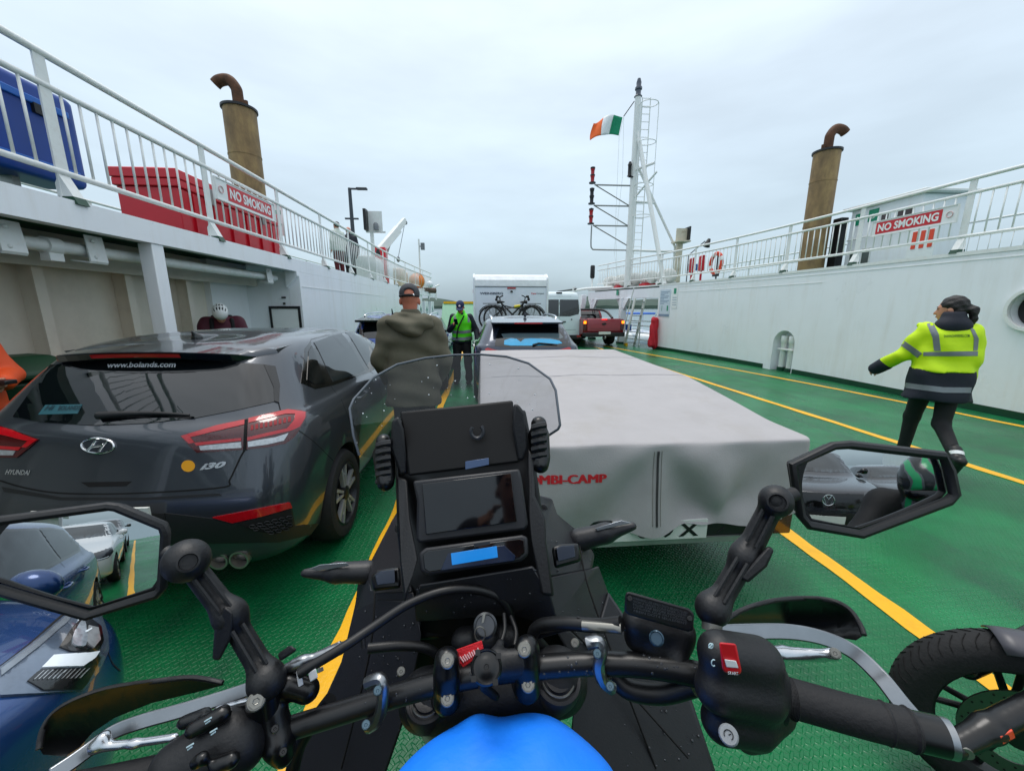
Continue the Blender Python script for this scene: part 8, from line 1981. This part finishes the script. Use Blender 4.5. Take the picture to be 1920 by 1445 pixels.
bar('panel_groove', [(1085, 1010, .79), (1100, 1090, .725), (1150, 1230, .665), (1230, 1440, .625)], .0016, SEAM); bar('panel_groove', [(700, 1068, .755), (702, 1130, .665), (690, 1240, .64), (640, 1440, .64)], .0016, SEAM)
bar('panel_groove', [(1038, 1150, .628), (1120, 1230, .655), (1290, 1420, .62)], .0016, SEAM)
for pts in ([(694, 1080, .665), (708, 1068, .668), (750, 1062, .66), (752, 1102, .65), (700, 1108, .655)], [(1034, 1026, .68), (1050, 1020, .685), (1085, 1018, .695), (1090, 1052, .685), (1040, 1066, .67)]):
    vp = FP('air_vent', pts, GLB, .015); c_ = sum((V(*p) for p in pts), Vector())/5
    plate('vent_glass', [(u+(sum(p[0] for p in pts)/5-u)*.35, v+(sum(p[1] for p in pts)/5-v)*.35-3, d-.004) for u, v, d in pts], .003, mat('vent dark blue', '#2b3342', .2), vp, .001)
for (u, v, d) in ((1019, 953, .79), (748, 990, .78)): bolt_at(u, v, d-.012, 7, bike, m=GLB)
# turn signals
for nm2, a, b, lens_ in (('left', (690, 1072, .78), (572, 1074, .76), [(580, 1066, .745), (600, 1058, .748), (650, 1054, .755), (655, 1060, .756), (600, 1070, .748)]), ('right', (1085, 1012, .80), (1186, 986, .78), [(1115, 990, .775), (1165, 975, .768), (1185, 980, .764), (1165, 984, .766), (1120, 995, .774)])):
    ts = sdp('turn_signal', [cap(*a, 21, *[(x+y)/2 for x, y in zip(a, b)], 18), cap(*[(x+y)/2 for x, y in zip(a, b)], 17, *b, 8)], FAIR, vox=.004, k=.01)
    plate('signal_lens', lens_, .006, mat('smoked lens', '#8b9299', .15, metal=.4), ts, .001)
# tank, seat, blue tank-bag cover
sd_obj('fuel_tank', [('ell', (.02, .10, .93), (.17, .30, .16)), ('ell', (.03, -.1, .88), (.13, .3, .12))], FAIR, bike, vox=.014, k=.06)
sd_obj('seat', [('box', (.03, -.55, .85), (.15, .45, .07), .06)], BLK, bike, vox=.02, k=.03)
tb = thing('tank_bag', 'bright blue rain cover over the tank bag at the bottom centre', 'bag', tuple(V(935, 1420, .38)))
cB = V(942, 1510, .43)
sd_obj('rain_cover', [('ell', tuple(cB), (.134, .092, .050)), ('ell', tuple(cB+Vector((0, -.08, -.01))), (.13, .12, .05))], mat('bright blue nylon', '#1282ff', .55, var=.05, scale=9, bump=.12, bscale=60), tb, vox=.006, k=.05, noise=lambda X, Y, Z: .002*np.sin(50*X+30*Y+2*np.sin(30*X))+.0018*np.sin(90*Y-60*X+3*np.sin(25*Y)))
# wheels, engine block so the machine stands on the deck
M = aim((.0, 1.30, .34), (1.0, 1.30, .42)); mb = MB(M); mb.lathe([(.24, -.045), (.31, -.05), (.338, 0), (.31, .05), (.24, .045)], 40, cap=False); mb.build('front_tyre', TYRE, bike, smooth=True)
mb = MB(M); mb.lathe([(.24, -.03), (.22, 0), (.24, .03)], 40, cap=False)
for k in range(18): a = 2*math.pi*k/18; mb.tube([(.03*math.cos(a), .03*math.sin(a), .03*(-1)**k), (.23*math.cos(a+.2), .23*math.sin(a+.2), 0)], .003, 4)
stuff(mb.build('front_rim', ALU, bike, smooth=True))
mb = MB(); mb.tube(smooth_path([(-.0, .98+.02, .62), (.0, 1.12, .70), (0, 1.3, .72), (0, 1.5, .66)], 5), .075, 12, flat=(Vector((0, 0, 1)), .35)); mb.build('front_mudguard', BLK, bike, smooth=True)
M = aim((-.02, -.50, .33), (1, -.50, .41)); mb = MB(M); mb.lathe([(.2, -.07), (.29, -.075), (.325, 0), (.29, .075), (.2, .07)], 36); mb.build('rear_tyre', TYRE, bike, smooth=True)
sd_obj('engine', [('box', (0, .35, .48), (.16, .28, .22), .06)], GLB, bike, vox=.03, k=.03)
# rain drops
def drops(name, pts, parent):
    mb = MB()
    for p, n_, r in pts: mb.ellipsoid((0, 0, 0), (r, r*random.uniform(.8, 1.2), r*.45), 8, 6, aim(p, p+n_))
    return stuff(mb.build(name, mat('rain drop', '#3a3d42', .02, spec=.9, var=0, ior=1.33), parent, smooth=True))
dp = []
fo_ = [o for o in bike.children if o.name.startswith(('fairing_panel', 'dash_apron'))]
fb = bvh_of(*fo_); pj_ = pix_proj(fb)
for _ in range(420):
    hh = pj_(random.uniform(640, 1360), random.uniform(960, 1440))
    if hh: dp.append((hh[0], hh[1], random.choice((.0008, .0011, .0016, .0022))))
hb = bvh_of(*[o for o in bike.children if o.name.startswith('handlebar')])
for _ in range(160):
    hh = pix_proj(hb)(random.uniform(640, 1320), random.uniform(1215, 1350))
    if hh: dp.append((hh[0], hh[1], random.choice((.0008, .0012, .0018))))
drops('rain_drops', dp, bike)
mb = MB()
for _ in range(70):
    u, v = random.uniform(665, 1045), random.uniform(670, 840)
    if in_poly((u, v), wo_): p = V(u, v, dW(u, v)-.002); r = random.choice((.0007, .001, .0016)); mb.ellipsoid((0, 0, 0), (r, r, r*.5), 8, 6, aim(p, C0))
stuff(mb.build('screen_drops', mat('screen drop', '#cfd6da', .05, spec=.9, var=0), ws, smooth=True))
# ================================================================ SECOND MOTORCYCLE at the right, and the vehicles the mirrors show
mc = thing('parked_motorcycle', 'black motorcycle parked at the lower right, only its front wheel showing', 'motorcycle', (1.62, .92, 0))
wc = Vector((1.70, .88, .30)); hdg = Vector((-.85, .53, 0)); axl = Vector((-hdg.y, hdg.x, .06)).normalized()
axl = axl if axl.y < 0 else -axl                       # towards us
Mw = aim(wc, wc+axl)
mb = MB(Mw); mb.lathe([(.205, -.045), (.26, -.056), (.292, -.035), (.302, 0), (.292, .035), (.26, .056), (.205, .045)], 56, cap=False); fwT = mb.build('front_tyre', TYRE, mc, smooth=True)
for s_ in (-1, 1):
    gm = MB(); gm.tube([(.3022*math.cos(a_), .3022*math.sin(a_), .004*s_) if i == 0 else (r_*math.cos(a_), r_*math.sin(a_), z_*s_) for i, (a_, r_, z_) in enumerate(((0, .302, .004), (.05, .2985, .02), (.085, .2925, .034), (.10, .279, .046)))], .0016, 5); gmm = gm.mesh('tread_groove'); gmm.materials.append(SEAM)
    for k in range(56):
        o = link_mesh('tread_groove', gmm); o.matrix_basis = Mw @ Matrix.Rotation(2*math.pi*(k+(.5 if s_ > 0 else 0))/56, 4, 'Z'); attach(o, fwT)
RB = mat('wheel black', '#0f1012', .4, var=.08)
mb = MB(Mw); mb.lathe([(.205, -.045), (.212, -.04), (.190, -.03), (.186, 0), (.190, .03), (.212, .04), (.205, .045)], 56, cap=False); mb.build('rim', RB, mc, smooth=True)
for k in range(5):
    for da in (-.16, .16):
        a = 2*math.pi*k/5+.5; p0 = Vector((.04*math.cos(a), .04*math.sin(a), 0)); p1 = Vector((.192*math.cos(a+da), .192*math.sin(a+da), 0))
        mb = MB(Mw); mb.tube([p0, p0.lerp(p1, .5), p1], [.016, .011, .010], 8); mb.build('spoke', RB, mc, smooth=True)
mb = MB(Mw); mb.lathe([(.045, -.05), (.05, 0), (.045, .055), (.02, .06), (0, .06)], 20); mb.build('hub', RB, mc, smooth=True)
mb = MB(Mw); mb.lathe([(.10, .046), (.148, .046), (.148, .051), (.10, .051), (.10, .046)], 48, cap=False); mb.build('brake_disc', mat('disc steel', '#6b6a66', .3, metal=.9), mc, smooth=True)
for k in range(5):
    a = 2*math.pi*k/5; mb = MB(Mw); mb.tube([(.045*math.cos(a), .045*math.sin(a), .05), (.104*math.cos(a+.3), .104*math.sin(a+.3), .05)], .007, 6); mb.build('disc_carrier', RB, mc)
for k in range(40):
    a = 2*math.pi*k/40; rr_ = .114+.011*(k % 3); mb = MB(Mw) if k == 0 else mb; mb.lathe([(.0032, .0515), (.0032, .0525), (0, .0525)], 6, Matrix.Translation((rr_*math.cos(a), rr_*math.sin(a), 0)), cap=False)
stuff(mb.build('disc_holes', SEAM, mc))
# fender over the top, behind the fork
up3 = Vector((0, 0, 1)); nF = 18; mb = MB()
L2 = []
for i in range(nF+1):
    ang = R(72+118*i/nF); c_ = wc+(hdg*math.cos(ang)+up3*math.sin(ang))*.325; out_ = (hdg*math.cos(ang)+up3*math.sin(ang))
    for j in range(7): s_ = (j-3)/3; L2.append(c_+axl*s_*.068-out_*(.035*s_*s_))
mb.add(L2, [(i*7+j, i*7+j+1, (i+1)*7+j+1, (i+1)*7+j) for i in range(nF) for j in range(6)])
fd = mb.build('front_mudguard', mat('satin grey mudguard', '#44444b', .38, var=.05), mc, smooth=True); sm = fd.modifiers.new('s', 'SOLIDIFY'); sm.thickness = .004
leg0, leg1 = V(1800, 1392, 1.10), V(1990, 1292, 1.14); rake = (leg1-leg0).normalized()
for s_ in (1, -1):
    b0 = leg0 if s_ > 0 else leg0-axl*.19+rake*.19
    sd_obj('fork_leg', [('cap', tuple(b0-rake*.03), .030, tuple(b0+rake*.10), .034), ('cap', tuple(b0+rake*.10), .034, tuple(b0+rake*.36), .031)], GLB, mc, vox=.007, k=.02)
    mb = MB(); mb.tube([b0+rake*.34, b0+rake*.62], .022, 14); mb.build('stanchion', GLB, mc, smooth=True)
    bolt = MB(aim(b0+axl*.028*s_, b0+axl*.06*s_)); bolt.lathe([(.016, 0), (.016, .006), (.01, .007), (0, .004)], 16, cap=False); bolt.build('axle_nut', BOLT, mc, smooth=True)
b0 = leg0+rake*.13; mb = MB(frame(rake.cross(axl), rake, axl, b0+axl*.036)); mb.cbox((0, 0, 0), (.034, .055, .008)); rf = mb.build('reflector_mount', BLK, mc, bevel=.003)
mb = MB(frame(rake.cross(axl), rake, axl, b0+axl*.042)); mb.cbox((0, .004, 0), (.028, .044, .006)); mb.build('amber_reflector', mat('amber reflector', '#e2451a', .2, var=.1, coat=.8), rf, bevel=.002)
cal = wc+axl*.06+(hdg*-.75+up3*.5).normalized()*.13; sd_obj('brake_caliper', [('box', tuple(cal), (.03, .035, .05), .015)], RB, mc, vox=.008, k=.01)
rake = (up3*.85-hdg*.5).normalized(); tq = wc+rake*.72-hdg*.15
sd_obj('tank', [('ell', tuple(tq-hdg*.35+Vector((0, 0, .02))), (.30, .17, .15)), ('ell', tuple(tq-hdg*.80-Vector((0, 0, .06))), (.36, .14, .07))], GLB, mc, vox=.025, k=.05)
sd_obj('headlamp', [('ell', tuple(tq+hdg*.18), (.10, .11, .10))], GLB, mc, vox=.015)
mb = MB(); mb.tube(smooth_path([tq+axl*.38-hdg*.12+Vector((0, 0, .2)), tq+axl*.12+Vector((0, 0, .16)), tq-axl*.12+Vector((0, 0, .16)), tq-axl*.38-hdg*.12+Vector((0, 0, .2))], 5), .012, 10); mb.build('handlebar', BLK, mc, smooth=True)
rc_ = wc-hdg*1.42; rc_.z = .31; mb = MB(aim(rc_, rc_+axl)); mb.lathe([(.2, -.06), (.28, -.07), (.31, 0), (.28, .07), (.2, .06)], 36); mb.build('rear_tyre', TYRE, mc, smooth=True)
sd_obj('engine', [('box', tuple(wc-hdg*.62+Vector((0, 0, .16))), (.24, .16, .2), .05)], GLB, mc, vox=.03, k=.02)

# ---- vehicles behind, seen only in the mirrors
WP = car_paint('white car paint', '#d9dcde', rough=.25, metal=.0)
lvg = std_levels(4.28, 1.79, 1.47, belt=1.0, rgt=.55, rgb=.22, wsb=3.15, wst=2.35, hood=.84, hoodb=1.0, roofw=.68)
g = Car('white_hatchback', 'white hatchback reflected in the left mirror, behind the blue car', 'car', -1.78, -3.75-4.28, 0, lvg, WP, ([(.78, .32), (3.4, .32)], .885, .21, 'five'))
dress_side(g, 4.28, 1.0, 1.47, 3.15, 2.35, .55, paint=WP)
head_lamps(g, [(.42, .70), (.55, .80), (.84, .84), (.86, .74), (.80, .66), (.5, .65)], [(.5, .67), (.8, .69), (.8, .675), (.5, .655)])
g.feat('grille', 'front', [(-.42, .68), (.42, .68), (.42, .74), (-.42, .74)], GLOSSB, .005); g.feat('lower_grille', 'front', [(-.6, .3), (.6, .3), (.52, .48), (-.52, .48)], PLASTIC, .005)
SP_ = car_paint('silver car paint', '#8d9196', rough=.25, metal=.7)
lvq = std_levels(4.5, 1.86, 1.62, belt=1.08, rgt=.6, rgb=.25, wsb=3.3, wst=2.5, hood=.95, hoodb=1.08, roofw=.7)
sv = Car('silver_suv', 'silver grey car reflected in the left mirror, behind the white hatchback', 'car', -1.85, -8.7-4.5, 0, lvq, SP_, ([(.85, .35), (3.55, .35)], .92, .22, 'five'))
dress_side(sv, 4.5, 1.08, 1.62, 3.3, 2.5, .6)
head_lamps(sv, [(.45, .82), (.85, .90), (.88, .80), (.5, .76)]); sv.feat('grille', 'front', [(-.5, .45), (.5, .45), (.6, .75), (-.6, .75)], GLOSSB, .005)
DG = car_paint('anthracite paint', '#2b2d34', rough=.26, metal=.3)
lvw = std_levels(4.9, 1.95, 1.80, belt=1.18, rgt=.7, rgb=.35, wsb=3.65, wst=2.75, hood=1.02, hoodb=1.17, roofw=.70, bump=.6)
vw = Car('grey_suv', 'dark grey off-road car with round badge reflected in the right mirror', 'car', 1.15, -2.6-4.9, 0, lvw, DG, ([(.9, .39), (3.95, .39)], .965, .24, 'five'))
dress_side(vw, 4.9, 1.18, 1.80, 3.65, 2.75, .7)
head_lamps(vw, [(.50, .86), (.52, .99), (.86, .99), (.90, .88)])
vw.feat('grille', 'front', [(-.50, .74), (.50, .74), (.52, .96), (-.52, .96)], GLOSSB, .006); vw.feat('lower_grille', 'front', [(-.7, .36), (.7, .36), (.62, .66), (-.62, .66)], PLASTIC, .006)
pf = vw.proj('front'); cB_ = pf(0, .86)
if cB_:
    bp_ = lambda a, r: cB_[0]+Vector((r*math.cos(a), .014, r*math.sin(a)))
    mb = MB(); mb.tube([bp_(2*math.pi*i/32, .085) for i in range(32)], .007, 6, closed=True); bd = mb.build('maker_badge', CHROME, vw.root, smooth=True)
    for pts in ([(-.04, .07), (0, 0.005), (.04, .07)], [(-.072, .03), (-.035, -.068), (0, .0), (.035, -.068), (.072, .03)]):
        mb = MB(); mb.tube([cB_[0]+Vector((x, .014, z)) for x, z in pts], .006, 6); mb.build('badge_stroke', CHROME, bd, smooth=True)
vw.plate(4.9+.035, .56, '241SK3542', sign=-1)
BKP = car_paint('black car paint', '#15161a', rough=.2, metal=.3)
lvk = std_levels(4.8, 1.86, 1.44, belt=.98, rgt=.95, rgb=.35, wsb=3.5, wst=2.75, hood=.82, hoodb=.98, roofw=.68)
bk_ = Car('black_saloon', 'black saloon car reflected in the right mirror beside the white wall', 'car', 3.75, -4.4-4.8, 0, lvk, BKP, ([(.9, .33), (3.8, .33)], .92, .22, 'five'))
dress_side(bk_, 4.8, .98, 1.44, 3.5, 2.75, .95)
head_lamps(bk_, [(.45, .70), (.85, .78), (.87, .70), (.5, .64)], [(.5, .655), (.85, .715), (.85, .70), (.5, .64)]); bk_.feat('grille', 'front', [(-.4, .42), (.4, .42), (.5, .66), (-.5, .66)], GLOSSB, .005)
# rider bent over beside the second motorcycle
fr = Fig('motorcyclist in dark gear and a green patterned helmet, seen in the right mirror', (1.22, -.62, 0), 25, 1.72)
fr.J.update(hipL=(-.1, -.12, .78), hipR=(.1, -.12, .78), pel=(0, -.12, .80), wai=(0, -.08, .95), che=(0, .05, 1.10), nek=(0, .16, 1.25), hed=(0, .24, 1.33), shL=(-.2, .1, 1.2), shR=(.2, .1, 1.2), elL=(-.3, .28, 1.0), elR=(.3, .28, 1.0), wrL=(-.22, .5, .98), wrR=(.22, .5, .98), kneL=(-.13, .12, .46), kneR=(.13, .12, .46)); fr.hp = -30
fr.body(SKIN, vox=.016); fr.legs(BLACKC, vox=.016); fr.shoes(SHOE, 'boot')
sd_obj('jacket', [fr.cap('che', .17, 'pel', .15), fr.cap('shL', .09, 'shR', .09), fr.cap('shL', .085, 'elL', .07), fr.cap('elL', .07, 'wrL', .055), fr.cap('shR', .085, 'elR', .07), fr.cap('elR', .07, 'wrR', .055)], BLACKC, fr.root, vox=.016, k=.05)
Q = fr.headM(); e = lambda x, y, z, r, **k: fr.ell(fr.h(x, y, z), r, Q, **k)
hm_ = bpy.data.materials.new('green patterned helmet'); hm_.use_nodes = True; _n = hm_.node_tree; _b = _n.nodes['Principled BSDF']; _tc = _n.nodes.new('ShaderNodeTexCoord'); _w = _n.nodes.new('ShaderNodeTexWave'); _w.inputs['Scale'].default_value = 5; _w.inputs['Distortion'].default_value = 6
_r = _n.nodes.new('ShaderNodeValToRGB'); _r.color_ramp.interpolation = 'CONSTANT'; _r.color_ramp.elements[0].color = (.02, .025, .028, 1); _r.color_ramp.elements[1].position = .72; _r.color_ramp.elements[1].color = (.02, .32, .12, 1); _x = _r.color_ramp.elements.new(.45); _x.color = (.09, .11, .12, 1)
_n.links.new(_tc.outputs['Object'], _w.inputs['Vector']); _n.links.new(_w.outputs[0], _r.inputs[0]); _n.links.new(_r.outputs[0], _b.inputs['Base Color']); _b.inputs['Roughness'].default_value = .2
hl_ = sd_obj('helmet', [e(0, -.01, .03, (.125, .145, .13)), e(0, .06, -.06, (.10, .10, .08)), e(0, .16, .02, (.095, .06, .045), sub=True, k=.01)], hm_, fr.root, vox=.01, k=.03)
sd_obj('visor', [e(0, .075, .02, (.098, .075, .05))], DARKGLASS, hl_, vox=.01)

# ---- the rider taking the picture (seen only as a dark reflection in mirrors and screens)
me_ = Fig('rider in black gear on our motorcycle, seen only reflected in its dark dash screen', (.02, -.36, 0), 0, 1.78)
me_.J.update(hipL=(-.11, .0, .93), hipR=(.11, .0, .93), pel=(0, 0, .95), wai=(0, -.03, 1.08), che=(0, .0, 1.30), nek=(0, .04, 1.50), hed=(0, .06, 1.65), shL=(-.2, .02, 1.42), shR=(.2, .02, 1.42), elL=(-.33, .12, 1.20), elR=(.33, .12, 1.20), wrL=(-.14, .20, 1.44), wrR=(.14, .20, 1.44), kneL=(-.27, .30, .66), kneR=(.27, .30, .66), ankL=(-.30, .10, .22), ankR=(.30, .10, .22)); me_.hp = -15
me_.body(SKIN, vox=.016); me_.legs(BLACKC, vox=.016); me_.shoes(SHOE, 'boot'); me_.top(BLACKC, 'jacket', bulk=.04, hem=.92, vox=.016)
Q = me_.headM(); sd_obj('hair', [me_.ell(me_.h(0, -.02, .05), (.085, .1, .09), Q), me_.ell(me_.h(0, .12, -.04), (.09, .09, .12), Q, sub=True, k=.01)], HAIRB, me_.root, vox=.014, k=.02)
